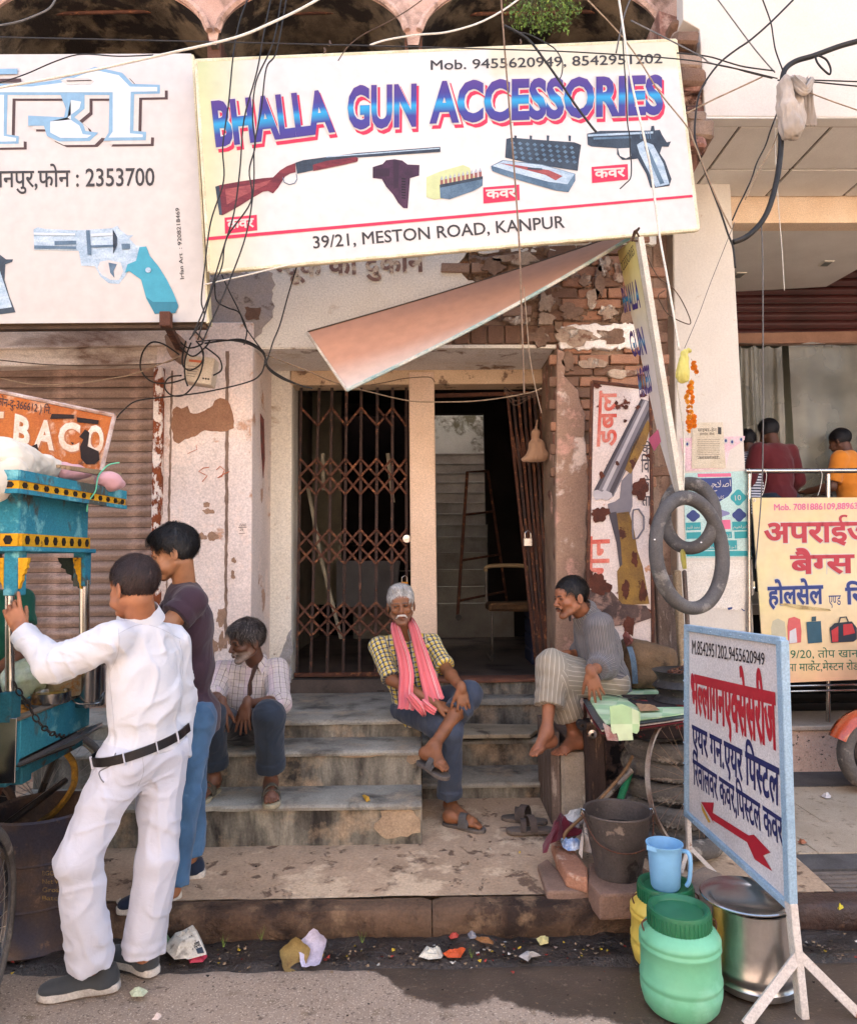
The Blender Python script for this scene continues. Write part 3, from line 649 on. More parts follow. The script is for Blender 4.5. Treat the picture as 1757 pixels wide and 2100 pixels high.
shutter(P(1480,600,YM).x,7.5,P(1700,540,YM).z+.4,P(1700,690,YM).z,YM,.085,shut_maroon,'maroon roller shutter half lowered above the plastic curtain at right')
MB().box((P(1480,600,YM).x,YM+.05,P(1700,540,YM).z-.1),(8,YM+.1,6)).build('shop_wall',black_int,rb)
pslab('curtain_pelmet',[(1500,683),(1900,676),(1900,702),(1500,705)],YM-.1,.08,mk('brown pelmet',C('94705c'),C('7d5c4b'),s=3),rb)
pw=thing('white_pillar','white painted pillar with torn posters, right of the gun sign','pillar',(P(1470,1500,YP).x,YP,.12))
MB().prism([P(1378,376,YP),P(1497,376,YP),P(1545,1290,YP),P(1552,1600,YP),P(1395,1600,YP),P(1385,900,YP)],(0,.42,0)).build('shaft',plaster_white,pw,bevel=.008)
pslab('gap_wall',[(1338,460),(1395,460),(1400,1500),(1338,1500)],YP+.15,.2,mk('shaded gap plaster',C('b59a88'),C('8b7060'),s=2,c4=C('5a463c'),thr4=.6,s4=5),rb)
gY=G(1650,1583,.12).y;gzt=P(1650,1497,gY).z
gxl=P(1552,1550,gY).x
MB().box((gxl,gY,.05),(8,gY+.3,gzt)).build('granite_plinth',granite,rb)
MB().box((gxl-.02,gY-.03,gzt),(8,gY+.75,gzt+.035)).build('ledge_slab',granite_top,rb,bevel=.006)
MB().box((gxl,gY+.5,gzt+.03),(8,gY+.7,1.24)).build('dark_recess',black_int,rb)
for k in range(3):MB().box((gxl,gY+.42,gzt+.08+k*.075),(8,gY+.5,gzt+.11+k*.075)).build('recess_slat',black_int,rb)
MB().box((gxl,gY+.45,1.24),(8,9.5,1.32)).build('raised_floor',granite_top,rb)
MB().box((gxl-.1,9.3,1.4),(8,9.4,5.5)).build('shop_back_wall',mk('grey green back wall',C('6a6a5c'),C('4e4e44'),s=1.5),rb)
pvr=thing('tiled_forecourt',None,None,(3.0,4.5,.1));pvr['kind']='structure'
tx0=1.97
yT=[gY-.005,G(1700,1612,.12).y,G(1700,1685,.115).y,G(1700,1752,.11).y,G(1700,1783,.11).y]
MB().box((tx0,yT[1],.05),(9,yT[0],.122)).build('slate_strip',strip_mat,pvr)
def tiles(y0,y1,wid,off):
 x=tx0+off
 while x<5.0:
  MB().box((max(tx0,x)+.002,min(y0,y1)+.003,.04),(x+wid-.002,max(y0,y1)-.003,.118+random.uniform(-.001,.001))).build('paving_tile',tile_mat,pvr,bevel=.002);x+=wid
tiles(yT[2],yT[1],.6,-.17);tiles(yT[3],yT[2],.6,-.45)
MB().box((tx0,yT[4],.03),(9,yT[3],.112)).build('slate_strip',strip_mat,pvr)
MB().box((tx0,yT[4]-.02,-.3),(9,gY,.035)).build('forecourt_bed',strip_mat,pvr)
drain=thing('drain_grate','grey slotted drain cover set in the forecourt beside the street','drain grate',(2.6,3.75,.1))
dy0,dy1=G(1700,1852,.1).y,yT[4]-.02
for k in range(7):
 yy=dy0+.02+(dy1-dy0-.04)*k/6
 MB().box((tx0,yy,.06),(9,yy+(dy1-dy0)/6*.55,.105)).build('grate_bar',grate_mat,drain,bevel=.003)
MB().box((tx0,dy0-.12,-.2),(9,dy1+.05,.03)).build('drain_bed',black_int,drain)
sl_=MB();
ob=sheet('concrete_edge',np.arange(1.9,9,.05),np.arange(3.44,dy0-.005,.03),lambda X,Y:.10+hnoise(X,Y,6,3)*.02-.05*np.clip((3.47-Y)/.03,0,1),slab_mat,kind='structure')
MB().box((1.93,3.45,-.2),(9,dy0-.01,.07)).build('concrete_edge_block',slab_mat)['kind']='structure'
# unseen storeys added to shade the street; unseen far row added to bounce sunlight
MB().box((-14,YF+.05,7.05),(P(1434,-100,YC).x,YF+1.3,10.9)).build('shading_wall',arch_mat,bld)
MB().box((-14,YF+.1,1.0),(-4.4,YF+1.0,7.04)).build('side_wall',plaster_cream,bld)
MB().box((-14,YF+1.0,10.6),(XR-1.9,YF+9,10.9)).build('shading_roof',dark_int,bld)
MB().box((P(1446,-100,YC).x,YC+.13,4.9),(16,YC+6,10.9)).build('shading_storeys',plaster_white,rb)
MB().box((8.0,YC+1,-.2),(16,YC+6,4.9)).build('side_wall',plaster_white,rb)
far_m=[mk('bounce yellow wash',C('eee2cc'),C('e4d6be'),s=.6,bump=.2),mk('bounce pink wash',C('ecdace'),C('e2cdbe'),s=.6,bump=.2),mk('bounce white wash',C('f0eae0'),C('e6dccd'),s=.6,bump=.2)]  # pale wall colours lightened to send more bounce light back
for i,(x0,x1,h_)in enumerate(((-13,-5.2,7.4),(-5.1,2.4,6.6),(2.5,11,7.8))):
 fb_=thing('bounce_building',('yellow washed','pink washed','white washed')[i]+' shop building added unseen across the street to bounce light','building',((x0+x1)/2,-6,0))
 MB().box((x0,-11,-.1),(x1,-6,h_)).build('wall',far_m[i],fb_);MB().box((x0-.05,-6.15,h_-.25),(x1+.05,-5.99,h_+.05)).build('cornice',far_m[i-1],fb_);MB().box((x0,-6.9,3.0),(x1,-5.5,3.12)).build('awning_slab',far_m[i-2],fb_)
 n_=int((x1-x0)/2.4)
 for k in range(n_):
  cx_=x0+(k+.5)*(x1-x0)/n_;MB().box((cx_-.85,-6.0,.15),(cx_+.85,-5.96,2.6)).build('shutter',shut_mat,fb_);MB().box((cx_-.5,-6.0,4.1),(cx_+.5,-5.95,5.5)).build('window',black_int,fb_)
MB().box((-14,-6,-.1),(12,-4.6,.13)).build('far_pavement',pave_mat)['kind']='structure'
# flat print on sign faces
from mathutils.geometry import tessellate_polygon
class Face:
 """a sign face: plane through three pixel/depth points; S(x,y,off) = point of the face seen at that pixel, off metres proud"""
 def __init__(s,a,b,c):
  p=[P(*q)for q in (a,b,c)];s.o=p[0];s.n=(p[1]-p[0]).cross(p[2]-p[0]).normalized()
  if s.n.dot(Vector(CAM)-s.o)<0:s.n=-s.n
 def S(s,x,y,off=0.0):
  d=Vector(ray(x,y));c=Vector(CAM);t=(s.o-c).dot(s.n)/d.dot(s.n);return c+d*t+s.n*off
 def poly(s,pts,mat,off,parent,name='print',k=True):
  v=[s.S(x,y,off)for x,y in pts]
  nn=Vector((0,0,0))
  for i in range(len(v)):nn+=(v[i]-v[0]).cross(v[(i+1)%len(v)]-v[0])
  if nn.dot(s.n)<0:v=v[::-1]
  W=world_loc(parent);ax1=(v[1]-v[0]).normalized();ax2=s.n.cross(ax1);tri=tessellate_polygon([[Vector(((p-v[0]).dot(ax1),(p-v[0]).dot(ax2),0))for p in v]])
  me=bpy.data.meshes.new(name);me.from_pydata([p-W for p in v],[],[tuple(t)for t in tri]);me.materials.append(mat);me.update()
  o=bpy.data.objects.new(name,me);COL.objects.link(o);o.parent=parent;return o
_tc={}
def glyphs(txt,bold=0.0):
 """triangulated outline of a text run in em units (flat x,y,z) and faces"""
 key=(txt,bold)
 if key in _tc:return _tc[key]
 c=bpy.data.curves.new('t','FONT');c.body=txt;c.size=1;c.resolution_u=3
 if bold:c.extrude=.001;c.bevel_depth=bold;c.bevel_resolution=0
 o=bpy.data.objects.new('t',c);me=o.to_mesh()
 v=np.empty(len(me.vertices)*3);me.vertices.foreach_get('co',v);v=v.reshape(-1,3).copy();f=[tuple(p.vertices)for p in me.polygons]
 if bold:
  keep=[q for q in f if sum(v[i][2]for i in q)/len(q)>-1e-5];f=keep
 o.to_mesh_clear();bpy.data.objects.remove(o);bpy.data.curves.remove(c)
 _tc[key]=(v,f);return _tc[key]
def adv(t):
 a=glyphs(t+'न')[0][:,0].max();b=glyphs('न')[0][:,0].max();return a-b
CONS=set('कखगघचछजझटठडढणतथदधनपफबभमयरलवशषसह')
MAT_=set('ािीुूृेैोौंँः़')
def clip_x(v,f,xc):
 bm=bmesh.new();vs=[bm.verts.new(p)for p in v]
 for q in f:
  try:bm.faces.new([vs[i]for i in q])
  except ValueError:pass
 bmesh.ops.bisect_plane(bm,geom=bm.verts[:]+bm.edges[:]+bm.faces[:],plane_co=(xc,0,0),plane_no=(1,0,0),clear_outer=True)
 bm.verts.index_update();vv=np.array([p.co[:]for p in bm.verts]);ff=[tuple(x.index for x in q.verts)for q in bm.faces];bm.free();return vv,ff
def layout(txt,bold=0.0):
 V=[];Fc=[];x=0;n=0;i=0
 def put(v,f,dx):
  nonlocal n
  if len(v)==0:return
  vv=v.copy();vv[:,0]+=dx;V.append(vv);Fc.extend(tuple(k+n for k in q)for q in f);n+=len(vv)
 L=len(txt)
 if not any(ch in CONS for ch in txt):return glyphs(txt,bold)
 while i<L:
  ch=txt[i]
  if ch not in CONS:
   j=i
   while j<L and txt[j]not in CONS:j+=1
   run=txt[i:j]
   if run.strip():
    put(*glyphs(run,bold),x)
   x+=adv(run);i=j;continue
  halves=[];reph=False
  while i+2<L and txt[i]in CONS and txt[i+1]=='्' and txt[i+2]in CONS:
   if txt[i]=='र':reph=True
   else:halves.append(txt[i])
   i+=2
  base=txt[i];i+=1;marks=''
  while i<L and txt[i]in MAT_:marks+=txt[i];i+=1
  if 'ि' in marks:
   put(*glyphs('ि',bold),x);x+=adv('ि');marks=marks.replace('ि','')
  for h in halves:
   w_=adv(h);k=.74 if h in 'कफ' else max(.35,1-.2/w_)
   v,f=glyphs(h,bold);put(*clip_x(v,f,w_*k),x);x+=w_*k-.02
  put(*glyphs(base+marks,bold),x)
  if reph:
   c0=x+adv(base)*.75;pts=[]
   for a in range(9):
    t=math.pi*(1.05-a/8*1.1);pts.append((c0+.10*math.cos(t),.78+.10*math.sin(t),0))
   inn=[(c0+.06*math.cos(math.pi*(1.05-a/8*1.1)),.78+.05*math.sin(math.pi*(1.05-a/8*1.1)),0)for a in range(8,-1,-1)]
   put(np.array(pts+inn),[(a,a+1,16-a,17-a)for a in range(8)],0)
  x+=adv(base+marks)
 return np.vstack(V),Fc
def text(face,txt,bl,br,tr,tl,mat,off,parent,bold=0.0,name='lettering',ref='H',lh=None,dz=.0006):
 """fit a text run so that its baseline/cap box fills the pixel quad bl,br,tr,tl"""
 v,f=layout(txt,bold);v=v.copy()
 x0,x1=v[:,0].min(),v[:,0].max();h=lh or (.62 if any(c in CONS for c in txt)else .73)
 u=(v[:,0]-x0)/(x1-x0);t=v[:,1]/h
 bl,br,tr,tl=[np.array(q,float)for q in (bl,br,tr,tl)]
 px=np.outer((1-u)*(1-t),bl)+np.outer(u*(1-t),br)+np.outer(u*t,tr)+np.outer((1-u)*t,tl)
 W=world_loc(parent);zs=v[:,2]-v[:,2].max()
 pts=[face.S(px[i,0],px[i,1],off+(zs[i]*.02 if bold else 0))-W for i in range(len(v))]
 me=bpy.data.meshes.new(name);me.from_pydata(pts,[],f);me.materials.append(mat)
 a=me.attributes.new('pr','FLOAT','POINT');a.data.foreach_set('value',t.astype(np.float32))
 me.update();o=bpy.data.objects.new(name,me);COL.objects.link(o);o.parent=parent;return o
def line_text(face,txt,x0,y0,x1,y1,h,mat,off,parent,lean=0.0,**k):
 L=math.hypot(x1-x0,y1-y0);nx,ny=-(y1-y0)/L,(x1-x0)/L
 return text(face,txt,(x0,y0),(x1,y1),(x1-nx*h+lean,y1-ny*h),(x0-nx*h+lean,y0-ny*h),mat,off,parent,**k)
def print_mat(name,c,rough=.5,bump=.0):
 return mk(name,c,tuple(v*.9 for v in c),s=20,rough=rough,bump=bump,grain=.05)
def face_grid(name,face,quad,colf,parent,off=0.0,nu=60,nv=30,wr=.0,rough=.5,matname=None):
 """the printed sheet: a grid whose own colour attribute is the printed background"""
 tl,tr,br,bl=[np.array(q,float)for q in quad];mb=MB();cols=[]
 for j in range(nv+1):
  for i in range(nu+1):
   u,v=i/nu,j/nv;p=(tl*(1-u)+tr*u)*(1-v)+(bl*(1-u)+br*u)*v
   e=min(u,1-u,v,1-v)
   mb.v.append(face.S(p[0],p[1],off+(wr*float(hnoise(u*6+v*3,v*2,1,3))if e>0 else 0)));cols.append((*colf(u,v,p),1))
 mb.f=[(j*(nu+1)+i,j*(nu+1)+i+1,(j+1)*(nu+1)+i+1,(j+1)*(nu+1)+i)for j in range(nv)for i in range(nu)];mb.mi=[0]*len(mb.f)
 m=attr_mat(matname or 'printed vinyl',rough=rough,bump=.25,bs=2.2,mott=.06)
 o=mb.build(name,m,parent,smooth='all')
 a=o.data.color_attributes.new('Col','FLOAT_COLOR','POINT');a.data.foreach_set('color',np.array(cols,np.float32).ravel());return o
def mixc(a,b,t):t=max(0,min(1,t));return tuple(x*(1-t)+y*t for x,y in zip(a,b))
ink_black=print_mat('black print',C('3b3838'));ink_red=print_mat('red print',C('cf2f4e'));ink_white=print_mat('white print',C('c4bfb9'))
ink_blue=print_mat('blue print',C('2d3f7a'));ink_pink=print_mat('pink print',C('d96a8c'));ink_teal=print_mat('teal print',C('2f9aa0'))
gun_dark=mk('gunmetal print',C('28303b'),C('3c4855'),s=7,rough=.5,bump=0);gun_mid=mk('steel blue print',C('465d72'),C('60788c'),s=8,rough=.5,bump=0);gun_lite=mk('pale steel print',C('8fa5b8'),C('b3c3cf'),s=6,stretch=(1,1,3),rough=.5,bump=0)
wood_red=mk('red wood print',C('7a3238'),C('5a222c'),s=9,stretch=(1,1,4),rough=.5,bump=0,grain=.2);wood_lite=mk('light wood print',C('9c5450'),C('7f3a40'),s=12,stretch=(1,1,5),rough=.5,bump=0,grain=.2);leather=mk('purple leather print',C('4a2b42'),C('33202f'),s=9,rough=.5,bump=0);leather2=print_mat('dark leather print',C('33202f'))
def gradient_ink():
 m=bpy.data.materials.new('blue band print');m.use_nodes=True;n=m.node_tree.nodes;l=m.node_tree.links;b=n['Principled BSDF']
 a=n.new('ShaderNodeAttribute');a.attribute_name='pr';r=n.new('ShaderNodeValToRGB');e=r.color_ramp.elements
 e[0].position=0;e[0].color=(*C('3a2a78'),1);e[1].position=1;e[1].color=(*C('4a2c74'),1)
 for p,c in ((.22,'34307e'),(.38,'1f7fae'),(.46,'1f8fbe'),(.58,'2c3f8c'),(.7,'3a2a78')):
  x=e.new(p);x.color=(*C(c),1)
 l.new(a.outputs['Fac'],r.inputs[0]);l.new(r.outputs[0],b.inputs['Base Color']);b.inputs['Roughness'].default_value=.5;return m
band=gradient_ink()
# main gun sign
FS=Face((400,125,3.97),(1385,82,4.40),(430,555,3.97))
sg=thing('shop_sign','large white and yellow banner reading BHALLA GUN ACCESSORIES, tilted above the doorway','sign',FS.S(915,320))
quad=[(402,124),(1385,82),(1432,470),(430,557)]
def colS(u,v,p):
 c=mixc(C('b4ba8e'),C('c4bc98'),min(1,v*1.5 if u<.1 else .8));c=mixc(c,C('c6c3c0'),(u-.0)/.13-.1*(1-v))
 if v<.14 and u>.6:c=mixc(c,C('c2b990'),.5)
 return c
face_grid('banner_face',FS,quad,colS,sg,off=.001,wr=.0)
bk=MB().prism([FS.S(x,y,-.002)for x,y in quad],-FS.n*.045);bk.build('banner_frame',mk('cream sign edge',C('d9cfae'),C('b8ad8c'),s=6),sg)
q=quad
for i in range(4):
 MB().tube([FS.S(*q[i],-.006),FS.S(*q[(i+1)%4],-.006)],.012,6).build('frame_tube',mk('sign edge hem',C('e4dcc0'),C('c4b897'),s=8),sg)
line_text(FS,'Mob. 9455620949, 8542951202',883,144,1357,130,20.5,ink_black,.004,sg,bold=.012)
def big(word,bl,br,tr,tl):
 def sh(dx,dy):return [(x+dx,y+dy)for x,y in (bl,br,tr,tl)]
 text(FS,word,*sh(5,6.5),ink_red,.004,sg,bold=.066,name='lettering_shadow')
 text(FS,word,*sh(0,0),ink_white,.0065,sg,bold=.066,name='lettering_outline')
 text(FS,word,*sh(0,0),band,.009,sg,bold=.040)
big('BHALLA',(443,299),(687,268),(676,184),(433,208))
big('GUN',(713,263),(853,257),(854,172),(712,177))
big('ACCESSORIES',(880,251),(1358,232),(1358,154),(881,168))
FS.poly([(423,487),(1418,400),(1419,405),(423,494)],ink_red,.004,sg,'red_line')
line_text(FS,'39/21, MESTON ROAD, KANPUR',643,510,1158,467,26,ink_black,.004,sg,bold=.012)
for(x,y)in ((461,480),(990,418),(1212,376)):
 w_=66 if x<500 else 74
 FS.poly([(x,y-33),(x+w_,y-39),(x+w_+1,y-7),(x+1,y)],ink_red,.0035,sg,'red_label');line_text(FS,'कवर',x+6,y-10,x+w_-5,y-14,17,ink_white,.0065,sg,bold=.03)
T=lambda f,pts:[f(*p)for p in pts]
FS.poly(T(q1,[(1262,1095),(1290,1085),(1420,1062),(1540,1045),(1600,1040),(1640,1000),(1680,975),(1740,952)])+T(q2,[(120,960),(122,1010),(90,1018),(60,1035),(20,1100)])+T(q1,[(1600,1135),(1570,1120),(1540,1125),(1480,1160),(1400,1210),(1305,1262),(1285,1258)]),wood_red,.0035,sg,'shotgun_picture')
FS.poly(T(q1,[(1262,1095),(1285,1090),(1302,1262),(1286,1260)]),gun_dark,.0045,sg,'shotgun_picture')
FS.poly(T(q1,[(1320,1110),(1520,1075),(1590,1055),(1560,1085),(1420,1150),(1330,1200)]),wood_lite,.0045,sg,'shotgun_picture')
FS.poly(T(q2,[(120,955),(165,940),(480,898),(966,862),(968,892),(480,925),(220,1000),(130,1020)]),gun_dark,.0045,sg,'shotgun_picture')
FS.poly(T(q2,[(300,918),(960,868),(962,874),(300,925)]),gun_lite,.0055,sg,'shotgun_picture')
FS.poly(T(q2,[(222,968),(300,945),(470,922),(486,928),(484,948),(400,968),(225,1004)]),wood_red,.0055,sg,'shotgun_picture')
MB().tube([FS.S(*q2(x,y),.004)for x,y in ((45,1040),(55,1070),(85,1083),(115,1075),(130,1050),(125,1020))],.0025,5).build('shotgun_picture',gun_mid,sg)
FS.poly(T(q2,[(572,980),(630,962),(650,940),(700,934),(745,942),(775,965),(845,968),(843,1030),(790,1045),(785,1110),(776,1222),(750,1220),(720,1190),(690,1140),(650,1095),(625,1050),(572,1045)]),leather,.0035,sg,'holster_picture')
FS.poly(T(q2,[(690,940),(725,945),(722,1100),(695,1108)]),leather2,.0045,sg,'holster_picture')
FS.poly(T(q2,[(574,990),(665,988),(672,1005),(668,1035),(574,1038)]),leather2,.0045,sg,'holster_picture')
for k in range(8):FS.poly(T(q2,[(740,1045+k*16),(764,1047+k*16),(764,1054+k*16),(740,1052+k*16)]),print_mat('black slot print',C('1c141b')),.0045,sg,'holster_picture')
FS.poly(T(q2,[(886,1040),(960,1008),(1100,968),(1140,985),(1145,1010),(1180,1050),(1180,1100),(1000,1160),(930,1170),(885,1155)]),print_mat('pale green box print',C('b9c08f')),.0035,sg,'cartridge_box_picture')
FS.poly(T(q2,[(962,1085),(1215,1035),(1213,1090),(1160,1120),(1020,1170),(966,1162)]),gun_mid,.0055,sg,'cartridge_box_picture')
FS.poly(T(q2,[(962,1085),(1215,1035),(1214,1052),(964,1103)]),gun_dark,.0065,sg,'cartridge_box_picture')
for k in range(10):
 x=975+k*25;y=1040-k*5.4
 FS.poly(T(q2,[(x-8,y+60),(x-9,y+20),(x,y-8),(x+8,y+18),(x+9,y+54)]),print_mat('cartridge print',C('8c5a56')),.0045,sg,'cartridge_picture')
 FS.poly(T(q2,[(x-5,y+18),(x,y-8),(x+5,y+16)]),gun_lite,.0055,sg,'cartridge_picture')
FS.poly([q2(1352,815),q2(1385,808),q2(1600,825),q2(1750,835),q3(140,850),q3(128,930),q3(120,1002),q2(1720,995),q2(1500,960),q2(1345,925)],gun_dark,.0035,sg,'rifle_case_picture')
for i in range(9):
 for j in range(4):
  x=1375+i*43+j*6;y=838+j*28+i*3.5
  FS.poly(T(q2,[(x,y),(x+14,y-10),(x+28,y+2),(x+14,y+12)]),gun_mid,.0045,sg,'case_foam_picture')
for x in (1405,1495,1595,1722):FS.poly(T(q2,[(x-7,795),(x+8,797),(x+6,830),(x-6,828)]),gun_dark,.0045,sg,'rifle_case_picture')
FS.poly([q2(1262,975),q2(1330,940),q2(1560,965),q3(105,1020),q3(105,1060),q3(65,1128),q2(1640,1118),q2(1400,1050),q2(1270,1005)],gun_mid,.0055,sg,'rifle_case_picture')
FS.poly([q2(1270,975),q2(1335,945),q2(1560,970),q3(100,1022),q3(58,1082),q2(1600,1068),q2(1400,1015)],gun_lite,.0065,sg,'rifle_case_picture')
FS.poly([q2(1310,958),q2(1420,972),q2(1500,985),q2(1600,1000),q2(1680,1035),q2(1640,1060),q2(1580,1028),q2(1480,1002),q2(1400,982)],wood_lite,.0075,sg,'rifle_picture')
FS.poly(T(q2,[(1475,985),(1560,990),(1562,1000),(1475,996)]),gun_dark,.0085,sg,'rifle_picture')
FS.poly(T(q3,[(175,785),(250,768),(560,766),(600,762),(612,790),(640,835),(665,830),(650,862),(612,860),(600,900),(630,945),(668,1050),(655,1090),(560,1103),(545,1100),(520,1020),(470,930),(440,935),(380,938),(350,905),(350,870),(200,860),(178,850)]),gun_dark,.0035,sg,'pistol_picture')
FS.poly(T(q3,[(178,790),(560,772),(560,784),(180,802)]),gun_lite,.0045,sg,'pistol_picture')
FS.poly(T(q3,[(355,872),(425,868),(432,915),(400,930),(365,915)]),print_mat('sign ground print',C('c6c3c0')),.0045,sg,'pistol_picture')
FS.poly(T(q3,[(465,850),(500,828),(560,850),(620,960),(655,1080),(575,1098),(530,1000),(480,900)]),gun_lite,.0045,sg,'pistol_picture')
for k in range(5):FS.poly(T(q3,[(480+k*14,768),(486+k*14,768),(492+k*14,815),(486+k*14,815)]),gun_mid,.0045,sg,'pistol_picture')
FS.poly(T(q3,[(550,740),(566,738),(570,766),(545,768)]),gun_dark,.0035,sg,'pistol_picture')
FS.poly(T(q3,[(210,808),(430,800),(432,812),(212,820)]),gun_mid,.0045,sg,'pistol_picture')
FS.poly(T(q3,[(505,860),(530,862),(625,1075),(600,1082)]),gun_mid,.0055,sg,'pistol_picture')
# left sign
FL=Face((0,114,4.1),(389,109,4.1),(0,668,4.1))
ls=thing('shop_sign','white banner at the left with a blue revolver and phone number 2353700','sign',FL.S(200,390))
ql=[(-500,114),(393,110),(425,660),(-500,668)]
face_grid('banner_face',FL,ql,lambda u,v,p:mixc(C('c0bbb8'),C('bab4ae'),v),ls,off=.001)
MB().prism([FL.S(x,y,-.002)for x,y in ql],-FL.n*.09).build('banner_frame',mk('brown sign edge',C('8d7458'),C('6b5642'),s=5),ls)
MB().prism([FL.S(x,y,.0005)for x,y in ((392,112),(397,112),(429,661),(423,663))],-FL.n*.07).build('frame_edge',mk('cream sign edge',C('d9cfae')),ls)
MB().prism([FL.S(x,y,-.03)for x,y in ((-500,668),(420,661),(418,668),(-500,676))],-FL.n*.05).build('frame_edge',mk('under edge shade',C('57463a'),C('41342b'),s=4),ls)  # dark strip puts the shade under the sign's lower edge into colour
pale=print_mat('sky blue bevel print',C('7ea2bc'));pale2=print_mat('white blue print',C('c4ccd2'));brown=print_mat('brown shadow print',C('4d3a38'))
shapes=[[(-200,490),(180,495),(350,470),(560,395),(720,430),(780,495),(940,500),(940,552),(790,555),(785,770),(860,775),(858,825),(610,828),(640,780),(645,560),(500,560),(500,640),(440,690),(490,730),(505,770),(580,780),(530,830),(350,832),(280,800),(262,740),(170,740),(170,680),(380,690),(390,640),(360,560),(50,560),(45,790),(115,800),(115,845),(-200,850)]]
for dx,dy,mat,off in ((45,32,brown,.003),(28,20,ink_white,.0045),(0,0,pale,.006)):
 FL.poly([q1(x+dx,y+dy)for x,y in shapes[0]],mat,off,ls,'big_lettering')
inner=[[(-180,510),(190,512),(360,490),(560,415),(700,445),(765,512),(925,515),(925,540),(770,542),(765,785),(840,792),(840,808),(640,810),(665,775),(665,545),(-180,545)],[(-180,560),(30,560),(28,800),(100,812),(100,832),(-180,836)],[(420,590),(480,600),(470,640),(400,692),(470,740),(490,790),(540,795),(515,812),(360,812),(300,780),(300,715),(420,705)]]
for pts in inner:FL.poly([q1(x,y)for x,y in pts],pale2,.0075,ls,'big_lettering')
FL.poly([q1(x,y)for x,y in ((360,478),(400,462),(520,462),(560,480),(540,500),(400,502))],ink_white,.009,ls,'big_lettering')
FL.poly([q1(x,y)for x,y in ((395,478),(540,474),(545,480),(400,484))],brown,.0105,ls,'big_lettering')
FL.poly([q1(x,y)for x,y in ((-100,410),(110,408),(110,440),(-100,445))],pale,.0105,ls,'big_lettering')
FL.poly([q1(x,y)for x,y in ((-100,470),(130,466),(134,486),(-100,490))],brown,.0105,ls,'big_lettering')
line_text(FL,'कानपुर,फोन : 2353700',-34,385,318,381,38,ink_black,.004,ls,bold=.012,lh=.73)
FL.poly([q1(*p)for p in ((200,1345),(225,1332),(270,1342),(450,1350),(660,1338),(690,1322),(705,1345),(750,1380),(785,1378),(760,1400),(800,1440),(850,1445),(870,1470),(860,1500),(760,1560),(735,1620),(700,1665),(640,1660),(590,1620),(560,1560),(480,1558),(465,1470),(205,1465))],gun_lite,.0035,ls,'revolver_picture')
FL.poly([q1(*p)for p in ((590,1535),(640,1525),(710,1540),(725,1590),(700,1640),(650,1640),(600,1610),(575,1570))],print_mat('left sign ground',C('c0bbb8')),.0045,ls,'revolver_picture')
FL.poly([q1(*p)for p in ((820,1450),(860,1445),(880,1500),(930,1560),(980,1640),(1020,1720),(1047,1790),(1030,1835),(910,1840),(860,1750),(830,1640),(760,1590),(735,1600),(750,1550),(800,1530))],print_mat('teal grip print',C('3f93a8')),.0055,ls,'revolver_picture')
FL.poly([q1(*p)for p in ((860,1740),(900,1770),(1040,1770),(1047,1800),(1030,1835),(910,1840))],print_mat('dark teal print',C('2a7186')),.0065,ls,'revolver_picture')
for pts,m_ in ((((325,1415),(450,1412),(452,1434),(325,1440)),gun_mid),(((508,1352),(530,1352),(540,1495),(518,1495)),gun_mid),(((205,1365),(445,1370),(445,1382),(205,1378)),pale2),(((535,1372),(670,1365),(672,1380),(537,1388)),pale2),(((535,1440),(675,1436),(676,1448),(538,1454)),gun_mid),(((206,1440),(450,1446),(450,1462),(206,1460)),gun_mid),(((640,1540),(690,1550),(670,1590),(675,1630),(650,1600)),gun_mid),(((665,1345),(690,1390),(690,1440),(668,1492)),gun_dark),(((715,1430),(765,1430),(768,1460),(720,1465)),gun_mid)):
 FL.poly([q1(*p)for p in pts],m_,.0075,ls,'revolver_picture')
MB().lathe([(0,-.002),(.016,-.002),(.016,.001)],FL.S(*q1(873,1585),.008),14,'Y').build('grip_medallion',gun_lite,ls)
FL.poly([q1(*p)for p in ((-60,1480),(0,1490),(40,1520),(80,1520),(75,1535),(35,1550),(30,1640),(60,1740),(95,1830),(-60,1850))],gun_dark,.0035,ls,'pistol_picture')
FL.poly([q1(*p)for p in ((-60,1570),(5,1590),(75,1800),(-60,1820))],gun_lite,.0045,ls,'pistol_picture')
text(FL,'Irfan Art  : 9208218469',q1(1080,1635),q1(1052,1218),q1(1028,1220),q1(1056,1637),ink_black,.004,ls,bold=.008)
FW=Face((400,600,YF-.003),(900,600,YF-.003),(400,700,YF-.003))
wt=thing('painted_words','faded brown Hindi words painted on the plaster below the sign','painted sign',FW.S(700,560))
faded=mk('faded brown paint',C('7a5a50'),C('8f7468'),s=8,c3=C('cbb8a0'),thr=.52,s3=12,soft=.02,bump=0)
line_text(FW,'न्दूक की दुकान',565,568,872,556,36,faded,.003,wt,bold=.03)
# the fallen old sign seen from below
A_,B_,C_,D_=P(630,682,4.85),P(711,800,4.35),P(1290,489,4.55),P(1240,492,4.92)
fl=thing('fallen_sign','old peach sign sheet hanging slanted beneath the main banner','sign',(A_+C_)/2)
mb=MB();nu=40;nv=10;cols=[]
for j in range(nv+1):
 for i in range(nu+1):
  u,v=i/nu,j/nv;p=(A_*(1-u)+D_*u)*(1-v)+(B_*(1-u)+C_*u)*v;p=p+Vector((0,0,-.10*math.sin(math.pi*u)*.35*(.5+v*.5)))
  mb.v.append(p);c=mixc(C('c08e74'),C('a67c64'),u*1.6);c=mixc(c,C('cfc5ba'),max(0,(v-.55)*1.8-u*1.2));cols.append((*c,1))
mb.f=[(j*(nu+1)+i,j*(nu+1)+i+1,(j+1)*(nu+1)+i+1,(j+1)*(nu+1)+i)for j in range(nv)for i in range(nu)];mb.mi=[0]*len(mb.f)
o=mb.build('sign_sheet',attr_mat('old vinyl',rough=.7,bump=.3,bs=4,mott=.08),fl,smooth='all')
